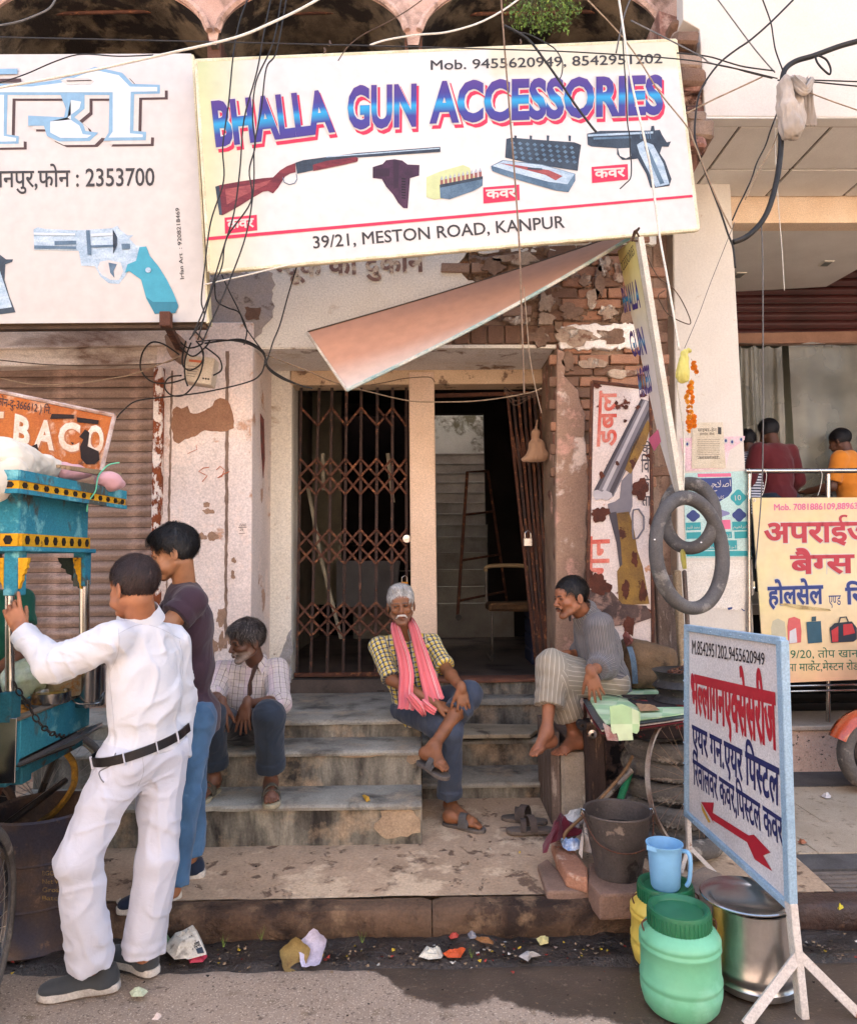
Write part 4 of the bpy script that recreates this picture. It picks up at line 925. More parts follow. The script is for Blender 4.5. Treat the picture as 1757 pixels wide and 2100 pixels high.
a=o.data.color_attributes.new('Col','FLOAT_COLOR','POINT');a.data.foreach_set('color',np.array(cols,np.float32).ravel())
o.data.flip_normals()
pts=[(B_*(1-u)+C_*u)+Vector((0,0,-.035*math.sin(math.pi*u)))for u in np.linspace(0,1,20)]
MB().tube(pts,.012,6).build('hem',mk('pale teal hem',C('7fa3a0'),C('d8cfc0'),s=7),fl,smooth=True)
MB().tube([A_,B_],.009,6).build('hem',mk('white hem',C('ddd3c4'),C('a99b88'),s=7),fl,smooth=True)
MB().tube([(A_*(1-u)+D_*u)+Vector((0,0,-.02*math.sin(math.pi*u)+.004))for u in np.linspace(0,1,20)],.006,5).build('hem',mk('dark hem',C('5f5346')),fl,smooth=True)
# narrow vertical sign seen nearly edge on
VA,VB,VC,VD=P(1268,520,4.72),P(1303,488,4.3),P(1384,1005,4.3),P(1340,860,4.72)
FV=Face((1268,520,4.72),(1303,488,4.3),(1384,1005,4.3))
vs_=thing('hanging_sign','narrow vertical banner reading BHALLA GUN, seen almost edge on under the main sign','sign',(VA+VC)/2)
qv=[(1268,520),(1303,488),(1384,1005),(1345,870)]
qv2=[(1266,515),(1301,488),(1384,1010),(1352,905)]
def colV(u,v,p):return mixc(C('cfc27c'),C('d2cbc2'),(v-.1)*3)
face_grid('banner_face',FV,qv2,colV,vs_,off=.002,nu=12,nv=30)
MB().prism([FV.S(x,y,0)for x,y in [(1301,487),(1309,486),(1392,1006),(1384,1010)]],-FV.n*.03).build('side_edge',mk('cream sign hem',C('d0c9bb'),C('c0b6a4'),s=6),vs_)
MB().prism([FV.S(x,y,0)for x,y in qv2],-FV.n*.03).build('banner_frame',mk('cream sign edge',C('d9cfae')),vs_)
text(FV,'ACCESSORIES',(1271,568),(1302,520),(1298,500),(1268,545),ink_black,.004,vs_)
text(FV,'BHALLA',(1281,640),(1314,628),(1306,570),(1273,590),band,.004,vs_,bold=.03)
text(FV,'GUN',(1297,730),(1327,724),(1316,668),(1288,680),band,.004,vs_,bold=.03)
text(FV,'ACCESS',(1312,815),(1338,800),(1330,745),(1304,756),band,.004,vs_,bold=.03)
FV.poly([(1330,900),(1350,880),(1356,905),(1342,925)],ink_pink,.004,vs_,'pink_patch')
# rusty painted gun board leaning on the brick pillar
YB2=4.82
FB=Face((1213,785,YB2),(1335,800,YB2),(1203,1290,YB2-.05))
gb=thing('painted_gun_board','tall rusty white board painted with a double barrelled gun, leaning on the brick pillar','sign',FB.S(1270,1400))
qb=[(1213,783),(1333,797),(1340,1520),(1198,1500)]
MB().prism([FB.S(x,y,0)for x,y in qb],-FB.n*.03).build('board',mk('flaking white board paint',C('d4c8c2'),C('c8b6ad'),s=2.5,c3=C('5b2f22'),thr=.63,s3=6,soft=.015,c4=C('b98a6a'),thr4=.62,s4=3,bump=.4),gb)
for i in range(4):MB().tube([FB.S(*qb[i],.004),FB.S(*qb[(i+1)%4],.004)],.012,6).build('frame_rail',rust,gb)
def fb(pts,mat,off=.003,name='gun_painting'):return FB.poly([q6(*p)for p in pts],mat,off,gb,name)
barrel=print_mat('painted barrel grey',C('6f6a70'));barrel_d=print_mat('painted barrel dark',C('3f3940'));barrel_l=print_mat('painted barrel highlight',C('a8a2a4'))
ochre=mk('ochre gun paint',C('8a6a34'),C('6d5230'),s=8,c3=C('4a2a20'),thr=.6,s3=9,soft=.02)
fb([(215,895),(490,360),(560,380),(560,460),(330,930),(300,952),(225,945)],barrel)
fb([(215,895),(490,360),(505,364),(240,895)],barrel_d,.0045);fb([(262,892),(515,372),(530,376),(285,895)],barrel_l,.0045);fb([(305,900),(545,400),(560,410),(325,925)],barrel_d,.0045)
fb([(395,775),(440,640),(530,482),(545,520),(520,620),(430,800)],ochre,.0045)
fb([(210,900),(235,892),(262,905),(275,892),(318,912),(322,935),(290,955),(260,945),(225,955),(210,930)],barrel_l,.006)
fb([(375,840),(440,770),(440,990),(420,1040),(300,1030),(295,975),(340,960),(365,940)],barrel)
fb([(335,1030),(420,1020),(450,1130),(470,1250),(500,1340),(540,1560),(360,1570),(350,1370),(375,1330),(345,1180)],ochre)
fb([(300,1030),(345,1020),(370,1200),(380,1330),(365,1345),(345,1200)],barrel_d,.0045)
MB().tube([FB.S(*q6(x,y),.005)for x,y in ((440,1040),(445,1010),(475,1005),(505,1050),(505,1120),(470,1175),(445,1180),(440,1130))],.006,6,closed=True).build('gun_painting',barrel,gb)
for(x,y,rx,ry)in ((245,1030,50,45),(490,890,52,70),(230,285,30,14),(400,410,18,12),(500,335,18,15),(260,810,14,22),(345,385,10,12),(540,690,24,14),(350,740,12,14),(190,1380,25,22),(250,1450,60,55),(450,1300,22,40),(400,1480,24,50),(500,1480,20,60),(545,1080,10,20),(395,490,10,10),(470,410,12,10),(420,1690,30,60)):
 pts=blob(x,y,rx,ry,x*.07)
 fb(pts,mk('dark rust bloom',C('5a3022'),C('42241b'),s=12,bump=.4),.0075,'rust_patch')
fb([(190,1480),(260,1440),(330,1500),(380,1560),(520,1570),(560,1640),(440,1680),(330,1690),(230,1640),(180,1560)],mk('burnt black paint',C('3a302e'),C('5d4a44'),s=6,c3=C('8c6f62'),thr=.55,s3=9),.006,'burnt_patch')
redpaint=mk('faded red paint',C('b8493c'),C('cf8a7a'),s=9,bump=0)
text(FB,'डबल',q6(345,640),q6(345,310),q6(250,312),q6(235,640),redpaint,.0045,gb,bold=.02)
text(FB,'के',q6(495,680),q6(550,680),q6(550,630),q6(495,630),barrel_d,.0045,gb,bold=.01)
text(FB,'वि',q6(490,790),q6(540,790),q6(540,715),q6(490,715),barrel_d,.0045,gb,bold=.01)
text(FB,'के',q6(490,880),q6(540,880),q6(540,830),q6(490,830),barrel_d,.0045,gb,bold=.01)
text(FB,'ता',q6(495,985),q6(545,985),q6(545,930),q6(495,930),barrel_d,.0045,gb,bold=.01)
text(FB,'गन',q6(300,1400),q6(305,1160),q6(190,1165),q6(190,1400),redpaint,.0045,gb,bold=.02)
# posters on the white pillar
FP=Face((1400,900,YP-.002),(1540,900,YP-.002),(1400,1300,YP-.002))
def poster(name,label,quad,mat,off,loc=None):
 t=thing(name,label,'poster',FP.S(*quad[3]));FP.poly(quad,mat,off,t,'paper');return t
pp=poster('poster','torn pink poster strip with small portraits on the white pillar',[q6(718,590),q6(1098,578),q6(1095,600),q6(1010,660),q6(985,765),q6(755,785)],mk('pink paper',C('d9a9b4'),C('e6cfcf'),s=4),.003)
for k,(x,y)in enumerate(((760,625),(985,605),(1022,612),(1075,598))):
 FP.poly([q6(x+14*math.cos(a),y+18*math.sin(a))for a in np.linspace(0,6.28,13)[:-1]],ink_white,.0045,pp,'portrait_print');FP.poly([q6(x+7*math.cos(a),y+10*math.sin(a))for a in np.linspace(0,6.28,9)[:-1]],ink_blue,.006,pp,'portrait_print')
p1=poster('poster','yellowed Hindi notice sheet with small black print on the white pillar',[q6(790,500),q6(968,498),q6(985,765),q6(785,768)],mk('yellowed paper',C('d8cdb8'),C('c7b99f'),s=5),.007)
line_text(FP,'साइबर-डेन',*q6(820,552),*q6(930,552),6.0,ink_black,.009,p1)
line_text(FP,'इंटरनेट कैफे',*q6(832,573),*q6(918,572),4.0,ink_black,.009,p1)
for k in range(11):FP.poly([q6(815+3*(k%3),598+k*11),q6(950-4*(k%2),597+k*11),q6(950-4*(k%2),600.5+k*11),q6(815+3*(k%3),601.5+k*11)],mk('fine print',C('8a8074'),C('b5aa98'),s=60,bump=0),.009,p1,'text_line')
FP.poly([q6(938,525),q6(958,528),q6(958,570),q6(938,566)],ink_black,.009,p1,'logo_print')
line_text(FP,'कमरे बनवाये जाते हैं',*q6(828,712),*q6(940,710),4.0,ink_black,.009,p1)
p2=poster('poster','blue and green Urdu poster on the white pillar behind the hanging tyre tubes',[q6(738,795),q6(1112,782),q6(1138,1285),q6(752,1292)],mk('pale aqua paper',C('a9cdc9'),C('c3d9d2'),s=3),.003)
def ogive(x0,y0,x1,y1,mat,off=.0045):
 c=(x0+x1)/2;w_=(x1-x0)/2;pts=[]
 for a in np.linspace(0,math.pi*2,24,endpoint=False):r=1+.12*math.cos(4*a);pts.append(q6(c+w_*math.cos(a)*r*.9,(y0+y1)/2+(y1-y0)/2*math.sin(a)*r*.9))
 FP.poly(pts,mat,off,p2,'cartouche')
FP.poly([q6(820,825),q6(1020,820),q6(1022,900),q6(1000,930),q6(925,975),q6(860,930),q6(825,900)],ink_blue,.0045,p2,'cartouche')
line_text(FP,'ﺢﻼﺻﺍ',*q6(905,880),*q6(1015,872),12,ink_white,.0065,p2,lh=.6);line_text(FP,'ﺔﺷﺎﻌﻣ',*q6(830,890),*q6(910,885),12,ink_white,.0065,p2,lh=.6)
line_text(FP,'ﺲﻧﺍﺮﻔﻧﺎﻛ',*q6(880,950),*q6(975,945),6,ink_white,.0065,p2,lh=.6)
ogive(1012,890,1105,985,ink_teal);line_text(FP,'10',*q6(1040,955),*q6(1075,952),11,ink_white,.0065,p2)
ogive(755,1010,835,1080,ink_blue);ogive(1022,1000,1105,1080,ink_blue);ogive(845,1000,1010,1060,print_mat('lilac print',C('7f7fa8')))
for(x0,y0,x1,y1,m_)in ((750,1085,838,1130,ink_teal),(1022,1080,1112,1130,ink_teal),(920,1070,1012,1125,ink_pink),(755,1142,840,1180,ink_teal),(850,1140,1020,1178,ink_teal),(1035,1138,1108,1178,ink_teal),(845,1190,1050,1245,ink_teal),(755,1252,1135,1282,ink_teal),(820,798,1015,818,ink_pink)):
 FP.poly([q6(x0,y0),q6(x1,y0-3),q6(x1+2,y1-3),q6(x0+2,y1)],m_,.0045,p2,'printed_panel')
for(x0,y0,x1,w_)in ((758,1108,832,'ﻢﺳﺎﻗ ﺪﻤﺤﻣ'),(1028,1105,1106,'ﻢﻴﻫﺍﺮﺑﺍ'),(856,1160,1014,'ﻥﺎﺘﺳﻭﺪﻨﻫ ﺩﺎﺑﺁ'),(850,1225,1045,'ﻢﻴﻈﻋ ﺲﻠﺟﺍ')):
 line_text(FP,w_,*q6(x0,y0+12),*q6(x1,y0+10),6,ink_white,.0065,p2,lh=.7)
tp=poster('poster','torn white paper remnants with blue letter traces low on the white pillar',[q6(740,1310),q6(1140,1300),q6(1150,1500),q6(1060,1600),q6(900,1580),q6(760,1560)],mk('torn white paper',C('e6e0d6'),C('d9d0c2'),s=5,c3=C('c2b29c'),thr=.62,s3=5,soft=.01),.003)
for pts in ([(995,1582),(1025,1578),(1022,1590),(1000,1596)],[(1075,1585),(1100,1600),(1090,1602),(1078,1594)]):FP.poly([q6(*p)for p in pts],ink_blue,.005,tp,'letter_trace')
# bag seller's banner
YN=gY-.06
FN=Face((1550,1022,YN),(1757,1020,YN),(1608,1400,YN))
bn=thing('bag_shop_banner','yellow and orange Hindi banner for travel bags tied to the steel railing','banner',FN.S(1680,1200))
qn=[(1541,1021),(2050,1019),(2075,1380),(1568,1402)]
def colN(u,v,p):
 c=mixc(C('d8c9a0'),C('d9b28c'),abs(v-.45)*1.4);n_=float(hnoise(p[0]/60,p[1]/80,1,5));c=mixc(c,C('d6cb86'),max(0,n_)*2.2)
 return mixc(c,C('e0a684'),max(0,(v-.85)*3))
face_grid('banner_cloth',FN,qn,colN,bn,off=.002,nu=40,nv=30)
MB().prism([FN.S(x,y,0)for x,y in qn],-FN.n*.012).build('banner_back',mk('cream sign edge',C('d9cfae')),bn)
def ftext(t,x0,y0,x1,y1,h,mat,bold=.02,outline=None,lh=None,off=.004):
 a=q6(x0,y0);b=q6(x1,y1)
 if outline:line_text(FN,t,*a,*b,h*.3502,outline,off,bn,bold=bold+.028,lh=lh,name='lettering_outline');off+=.002
 return line_text(FN,t,*a,*b,h*.3502,mat,off,bn,bold=bold,lh=lh)
redl=print_mat('brick red print',C('b13a45'));grn=print_mat('green print',C('2f6b52'))
ftext('Mob. 7081886109,88963',1268,1012,1757,1003,38,ink_pink,.018,ink_white)
ftext('अपराईज',1208,1200,1850,1192,108,redl,.03,ink_white)
ftext('बैग्स',1362,1382,1740,1375,100,redl,.03,ink_white)
ftext('होलसेल',1232,1565,1558,1555,100,ink_blue,.03,ink_white);ftext('एण्ड',1588,1568,1660,1566,56,ink_blue,.005);ftext('रिटेल',1685,1560,1960,1552,90,ink_blue,.03,ink_white)
ftext('39/20, तोप खाना बाजार',1330,1878,1960,1868,44,grn,.004,lh=.66);ftext('रामा मार्केट,मेस्टन रोड',1310,1955,1765,1945,44,grn,.004,lh=.66)
FN.poly([q6(*p)for p in ((1285,1560),(1340,1556),(1590,1590),(1600,1600),(1420,1590))],mk('torn slit',C('8f7a52'),C('c9b483'),s=9),.009,bn,'tear')
bagp=[(((1250,1700),(1260,1660),(1290,1645),(1330,1665),(1338,1740),(1325,1790),(1255,1785)),'b9b39a'),(((1345,1690),(1352,1645),(1385,1635),(1420,1650),(1428,1720),(1425,1785),(1350,1795)),'c9605f'),(((1358,1720),(1395,1700),(1402,1785),(1356,1792)),'c9c9cc'),(((1455,1665),(1540,1660),(1548,1785),(1465,1792)),'2f5566'),(((1485,1635),(1512,1632),(1512,1660),(1485,1662)),'35505c'),(((1590,1700),(1620,1672),(1720,1662),(1750,1700),(1750,1765),(1730,1780),(1600,1788)),'2b3440'),(((1600,1715),(1640,1690),(1640,1780),(1605,1782)),'b83a3e'),(((1668,1680),(1720,1675),(1738,1730),(1670,1745)),'b83a3e')]
for pts,c in bagp:FN.poly([q6(*p)for p in pts],print_mat('bag print '+c,C(c)),.004+.0012*bagp.index((pts,c)),bn,'bag_picture')
MB().tube([FN.S(*q6(x,y),.015)for x,y in ((1640,1675),(1650,1640),(1685,1635),(1698,1668))],.005,6).build('bag_picture',gun_dark,bn)
for(x,y)in ((1545,1026),(1570,1398)):MB().lathe([(.006,-.004),(.011,-.004),(.011,.004)],FN.S(x,y,.006),10,'Y').build('eyelet',steel,bn)
# battered BACO board behind the food cart
FT=Face((0,803,3.85),(240,855,3.75),(215,965,3.70))
tb=thing('rusty_board','bent rusty orange board with white letters BACO and torn holes, leaning over the blue cart','sign',FT.S(110,960))
qt=[(-160,770),(236,853),(208,972),(-150,940)]
MB().prism([FT.S(x,y,0)for x,y in qt],-FT.n*.012).build('board',mk('orange rust board',C('b5672f'),C('9a5228'),s=3,c3=C('d9b79a'),thr=.55,s3=5,soft=.06,c4=C('5f3a28'),thr4=.66,s4=11,bump=.3),tb)
for i in range(4):MB().tube([FT.S(*qt[i],.004),FT.S(*qt[(i+1)%4],.004)],.011,6).build('frame_rail',mk('chalky frame',C('c5b5ad'),C('94705c'),s=9),tb)
wl=mk('chalky white paint',C('ddcdbb'),C('c59f80'),s=7,bump=0)
text(FT,'फोन-दु-366612 ) नि.',q4(-20,395),q4(300,450),q4(305,410),q4(-15,350),print_mat('dark board paint',C('3c2a24')),.003,tb,bold=.01,lh=.66)
for k,(ch,x0,y0,x1,y1)in enumerate((('T',-60,600,20,600),('B',85,610,180,640),('A',205,640,325,660),('C',345,655,470,670),('O',510,670,610,690))):
 text(FT,ch,q4(x0,y0),q4(x1,y1),q4(x1+12,y1-165),q4(x0+12,y0-165),print_mat('tan letter shadow',C('a86a45')),.003,tb,bold=.06,name='lettering_shadow')
 text(FT,ch,q4(x0-4,y0-4),q4(x1-4,y1-4),q4(x1+8,y1-165),q4(x0+8,y0-165),wl,.0055,tb,bold=.04)
black_hole=mk('hole shadow backing',C('2e211c'),C('201714'),s=5)
for pts in ([(505,540),(530,560),(520,640),(585,670),(588,720),(560,745),(510,745),(480,710),(475,640),(495,600),(470,585)],[(190,640),(225,625),(232,660),(215,700),(180,712),(170,690),(195,680)],[(420,615),(440,620),(432,632)],[(310,450),(440,455),(440,478),(300,480)],[(455,470),(585,488),(580,512),(460,500)]):
 FT.poly([q4(*p)for p in pts],black_hole,.008,tb,'torn_hole')
 # freestanding arrow sign on the right
D0=G(1643,2075,0);D1=G(1420,1790,zp(3.7))
print('arrow sign feet',D0,D1)
Dn=D0.y;Df=D1.y
class VFace(Face):
 def __init__(s,p0,p1):s.o=Vector(p0);s.n=(Vector(p1)-Vector(p0)).cross(Vector((0,0,1))).normalized();s.n=-s.n if s.n.dot(Vector(CAM)-s.o)<0 else s.n
FA=VFace(D0,D1)
ar=thing('arrow_sign','white street sign in a blue frame with Hindi letters and a red arrow','sign',D0)
qa=[(1414,1289),(1601,1318),(1616,1850),(1414,1668)]
lb=mk('chipped pale blue paint',C('98b1c4'),C('86a1b6'),s=5,c4=C('6a5a50'),thr4=.7,s4=20,bump=.2,rough=.5)
wrust=mk('rust flecked white paint',C('cbc4bd'),C('bbb0a6'),s=5,c3=C('8a5f4a'),thr=.62,s3=14,soft=.02,bump=.2)
MB().prism([FA.S(x,y,.004)for x,y in qa],-FA.n*.02).build('panel',mk('painted white sheet',C('cfcac9'),C('c6bfbd'),s=3,bump=.1,c4=C('b9a79c'),thr4=.72,s4=12),ar)
def cbar(a,b,w_,m_,nm='frame_bar',d=.03):MB().bar(FA.S(*a,.006),FA.S(*b,.006),d,w_,FA.n.cross(FA.S(*b)-FA.S(*a)).normalized()).build(nm,m_,ar,bevel=.003)
cbar((1411,1283),(1411,1675),.022,lb);cbar((1409,1287),(1608,1315),.032,lb);cbar((1411,1668),(1622,1858),.03,lb)
a0,a1=FA.S(1607,1312,.008),FA.S(1625,1850,.008)
MB().bar(a0,a1,.034,.040,FA.n.cross(a1-a0)).build('frame_bar',lb,ar,bevel=.003)
MB().bar(a1,FA.S(1650,2092,.008),.03,.045,FA.n.cross(a1-a0)).build('leg',wrust,ar,bevel=.003)
MB().bar(FA.S(1412,1672,.006),FA.S(1417,1800,.006),.024,.024).build('leg',wrust,ar,bevel=.003)
nb=FA.S(1640,1955,.01)
e1,e2=G(1528,2102,0),G(1765,2085,0)
d1=(nb-FA.S(1641,2085)).normalized()
MB().bar(nb+Vector((0,0,-.01)),nb+(e1-nb)*1.0,.034,.012,(0,-1,.3)).build('brace',wrust,ar);MB().bar(nb+Vector((0,.01,0)),nb+(e2-nb)*1.0,.034,.012,(0,-1,.3)).build('brace',wrust,ar)
f0=FA.S(1414,1735,.006)
MB().bar(f0,G(1475,1800,zp(3.65)),.02,.01,(0,-1,0)).build('brace',wrust,ar);MB().bar(f0,G(1395,1790,zp(3.9)),.02,.01,(0,-1,0)).build('brace',wrust,ar)
def at_(u,v):
 tl,tr,br,bl=[np.array(p,float)for p in qa];p=(tl*(1-u)+tr*u)*(1-v)+(bl*(1-u)+br*u)*v;return tuple(p)
Wtl,Wtr,Wbr,Wbl=[FA.S(*p)for p in qa]
class LFace:
 def S(s,x,y,off=0.0):
  return (Wtl*(1-x)+Wtr*x)*(1-y)+(Wbl*(1-x)+Wbr*x)*y+FA.n*off
LA=LFace();LA.n=FA.n;LA.poly=lambda *a,**k:Face.poly(LA,*a,**k)
def inv(px,py):
 hit=FA.S(px,py);best=None
 u,v=.5,.5
 for _ in range(30):
  e=hit-LA.S(u,v);du=(LA.S(u+.01,v)-LA.S(u,v))/.01;dv=(LA.S(u,v+.01)-LA.S(u,v))/.01
  A=np.array([[du.dot(du),du.dot(dv)],[du.dot(dv),dv.dot(dv)]]);r=np.linalg.solve(A,[e.dot(du),e.dot(dv)]);u+=r[0];v+=r[1]
 return (u,v)
def atext(t,pbl,pbr,ptr,ptl,mat,bold,lh=None):
 text(LA,t,inv(*q9(*pbl)),inv(*q9(*pbr)),inv(*q9(*ptr)),inv(*q9(*ptl)),mat,.007,ar,bold=bold,lh=lh)
paint_red=print_mat('red sign paint',C('a92432'));paint_blue=print_mat('navy sign paint',C('2a2d5c'));paint_black=print_mat('black sign paint',C('2a2328'))
text(LA,'M.8542951202,9455620949',inv(*q6(797,1852)),inv(*q6(1222,1920)),inv(*q6(1222,1842)),inv(*q6(797,1765)),paint_black,.007,ar,bold=.004)
atext('भल्लागनएक्सेसरीज',(790,205),(1297,432),(1285,130),(788,10),paint_red,.045,.62)
atext('एयर गन.एयर पिस्टल',(800,430),(1310,770),(1308,560),(795,300),paint_blue,.025,.62)
atext('रिवालवर कवर,पिस्टल कवर',(805,640),(1335,1010),(1325,850),(800,500),paint_blue,.02,.62)
arrow=[(850,750),(925,752),(918,812),(1130,945),(1160,940),(1258,1045),(1215,1062),(1268,1155),(1165,1085),(1120,985),(918,855),(928,880)]
LA.poly([inv(*q9(*p))for p in arrow],paint_red,.007,ar,'arrow')
LA.poly([inv(*q9(*p))for p in ((850,755),(908,868),(895,870),(858,800))],print_mat('yellow paint',C('c99a3a')),.0085,ar,'arrow_edge')
for k in range(9):
 for(a,b)in (((1411,1290),(1411,1670)),((1415,1288),(1600,1315)),((1420,1676),(1618,1850))):
  t=(k+.5)/9;p=FA.S(a[0]+(b[0]-a[0])*t,a[1]+(b[1]-a[1])*t,.024);MB().lathe([(0,-.003),(.004,-.002),(.005,0)],p,6,'Y').build('rivet',lb,ar)
  # implicit bodies: primitives -> surface nets
def nrm(v):v=np.asarray(v,float);return v/(np.linalg.norm(v)+1e-12)
def n3(p,s,seed=0,oct=2):
 q=p*s+seed*7.77;out=0;a=1;tot=0
 for o in range(oct):
  i=np.floor(q);f=q-i;f=f*f*(3-2*f)
  def h(dx,dy,dz):return np.modf(np.abs(np.sin((i[:,0]+dx)*12.9898+(i[:,1]+dy)*78.233+(i[:,2]+dz)*37.719)*43758.5453))[0]
  c=0
  for dx in (0,1):
   for dy in (0,1):
    for dz in (0,1):
     c=c+h(dx,dy,dz)*(f[:,0]if dx else 1-f[:,0])*(f[:,1]if dy else 1-f[:,1])*(f[:,2]if dz else 1-f[:,2])
  out=out+a*(c-.5);tot+=a;a*=.5;q=q*2.03
 return out/tot
class Sdf:
 def __init__(s):s.p=[];s.post=None
 def rc(s,a,b,ra,rb,k=.02,op='u',cut=None):
  """tapered capsule; cut=(0/1 flags) flattens its ends"""
  a,b=np.array(a,float),np.array(b,float);R_=max(ra,rb);lo=np.minimum(a,b)-R_;hi=np.maximum(a,b)+R_;ba=b-a;L2=ba@ba+1e-12;L=math.sqrt(L2)
  def f(p):
   pa=p-a;h=pa@ba/L2;hc=np.clip(h,0,1);d=np.linalg.norm(pa-hc[:,None]*ba,axis=1)-(ra+(rb-ra)*hc)
   if cut:
    if cut[0]:d=np.maximum(d,-h*L)
    if cut[1]:d=np.maximum(d,(h-1)*L)
   return d
  s.p.append((f,lo,hi,k,op));return s
 def chain(s,pts,rs,k=.02):
  for i in range(len(pts)-1):s.rc(pts[i],pts[i+1],rs[i],rs[i+1],k)
  return s
 def ell(s,c,r,M=None,k=.02,op='u'):
  """ellipsoid, M columns = its axes"""
  c=np.array(c,float);r=np.array(r,float);M=np.eye(3)if M is None else np.asarray(M,float);ext=np.sqrt(((M*r)**2).sum(1))
  def f(p):
   q=(p-c)@M;k0=np.linalg.norm(q/r,axis=1);k1=np.linalg.norm(q/(r*r),axis=1)+1e-9;return k0*(k0-1)/k1
  s.p.append((f,c-ext,c+ext,k,op));return s
 def half(s,c,n,k=.004):
  c=np.array(c,float);n=nrm(n);s.p.append((lambda p:(p-c)@n,None,None,k,'i'));return s
 def bbox(s):
  lo=np.min([q[1]for q in s.p if q[4]=='u'],axis=0);hi=np.max([q[2]for q in s.p if q[4]=='u'],axis=0);return lo-.03,hi+.03
 def eval(s,P_,m=.05):
  d=np.full(len(P_),1.0)
  for f,lo,hi,k,op in s.p:
   if lo is None:idx=slice(None);q=P_
   else:
    msk=np.all((P_>lo-m)&(P_<hi+m),axis=1);idx=np.nonzero(msk)[0]
    if len(idx)==0:continue
    q=P_[idx]
   v=f(q);e=d[idx]
   if op=='u':h=np.maximum(k-np.abs(e-v),0)/k;r=np.minimum(e,v)-h*h*k*.25
   elif op=='s':v=-v;h=np.maximum(k-np.abs(e-v),0)/k;r=np.maximum(e,v)+h*h*k*.25
   else:h=np.maximum(k-np.abs(e-v),0)/k;r=np.maximum(e,v)+h*h*k*.25
   d[idx]=r
  if s.post is not None:d=s.post(P_,d)
  return d
def axis_pts(lo,hi,fine,h,H):
 out=[lo];x=lo
 fine=sorted(fine)
 while x<hi:
  step=H
  for a,b in fine:
   if a-H<=x<=b:step=h if x>=a-h else min(H,max(h,a-x));break
  x+=step;out.append(x)
 while(len(out)-1)%8:out.append(out[-1]+H)
 return np.array(out)
def mesh_sdf(s,h=.006,fine=None,H=None):
 lo,hi=s.bbox()
 if fine is None:ax=[axis_pts(lo[i],hi[i],[(lo[i],hi[i])],h,h)for i in range(3)]
 else:ax=[axis_pts(lo[i],hi[i],[(f[0][i],f[1][i])for f in fine],h,H)for i in range(3)]
 n=[len(a)for a in ax];nb=[(m-1)//8 for m in n]
 c=[(a[0:-1:8][:nb[i]]+a[8::8][:nb[i]])/2 for i,a in enumerate(ax)];w_=[(a[8::8][:nb[i]]-a[0:-1:8][:nb[i]])for i,a in enumerate(ax)]
 C3=np.stack(np.meshgrid(*c,indexing='ij'),-1).reshape(-1,3);W3=np.stack(np.meshgrid(*w_,indexing='ij'),-1).reshape(-1,3)
 rad=np.linalg.norm(W3,axis=1)/2
 D=s.eval(C3,m=float(rad.max())+.03)
 act=np.abs(D)<rad*1.35+.02
 Fd=np.empty(n,np.float32);Fd[:]=1.0
 Db=D.reshape(nb)
 Fd[:nb[0]*8,:nb[1]*8,:nb[2]*8]=np.repeat(np.repeat(np.repeat(np.where(Db<0,-1,1).astype(np.float32),8,0),8,1),8,2)
 am=np.zeros(n,bool);ai=np.array(np.nonzero(act.reshape(nb))).T
 for(i,j,k)in ai:am[i*8:i*8+9,j*8:j*8+9,k*8:k*8+9]=True
 ii=np.nonzero(am);pts=np.stack([ax[0][ii[0]],ax[1][ii[1]],ax[2][ii[2]]],-1)
 Fd[ii]=s.eval(pts)
 ins=Fd<0
 cs=[slice(0,-1),slice(1,None)]
 cnt=np.zeros([m-1 for m in n],np.int8)
 for a in (0,1):
  for b in (0,1):
   for c_ in (0,1):cnt+=ins[cs[a],cs[b],cs[c_]]
 mixed=(cnt>0)&(cnt<8);I,J,K=np.nonzero(mixed);vid=np.full(mixed.shape,-1,np.int32);vid[I,J,K]=np.arange(len(I))
 pos=np.zeros((len(I),3));ct=np.zeros(len(I))
 for A_ in range(3):
  o1,o2=[q for q in range(3)if q!=A_]
  for u in (0,1):
   for v in (0,1):
    oa=[0,0,0];oa[o1]=u;oa[o2]=v;ob=list(oa);ob[A_]=1
    fa=Fd[I+oa[0],J+oa[1],K+oa[2]];fb_=Fd[I+ob[0],J+ob[1],K+ob[2]];cr=(fa<0)!=(fb_<0)
    t=np.where(cr,fa/(fa-fb_+1e-20),0)
    pa=np.stack([ax[0][I+oa[0]],ax[1][J+oa[1]],ax[2][K+oa[2]]],-1);pb=np.stack([ax[0][I+ob[0]],ax[1][J+ob[1]],ax[2][K+ob[2]]],-1)
    pos+=np.where(cr[:,None],pa+(pb-pa)*t[:,None],0);ct+=cr
 pos/=ct[:,None];faces=[]
 for A_ in range(3):
  o1,o2=[(1,2),(2,0),(0,1)][A_]
  sa=[slice(0,None)]*3;sb=[slice(0,None)]*3;sa[A_]=slice(0,-1);sb[A_]=slice(1,None)
  ch=ins[tuple(sa)]!=ins[tuple(sb)];q=list(np.nonzero(ch));ok=(q[o1]>0)&(q[o2]>0)&(q[o1]<n[o1]-1)&(q[o2]<n[o2]-1);q=[x[ok]for x in q]
  def g(d1,d2):
   r=[x.copy()for x in q];r[o1]=r[o1]-d1;r[o2]=r[o2]-d2;return vid[tuple(r)]
  f=np.stack([g(1,1),g(0,1),g(0,0),g(1,0)],-1);flip=~ins[tuple(q)]
  f[flip]=f[flip][:,::-1];faces.append(f)
 f=np.vstack(faces);f=f[(f>=0).all(1)]
 return pos,f
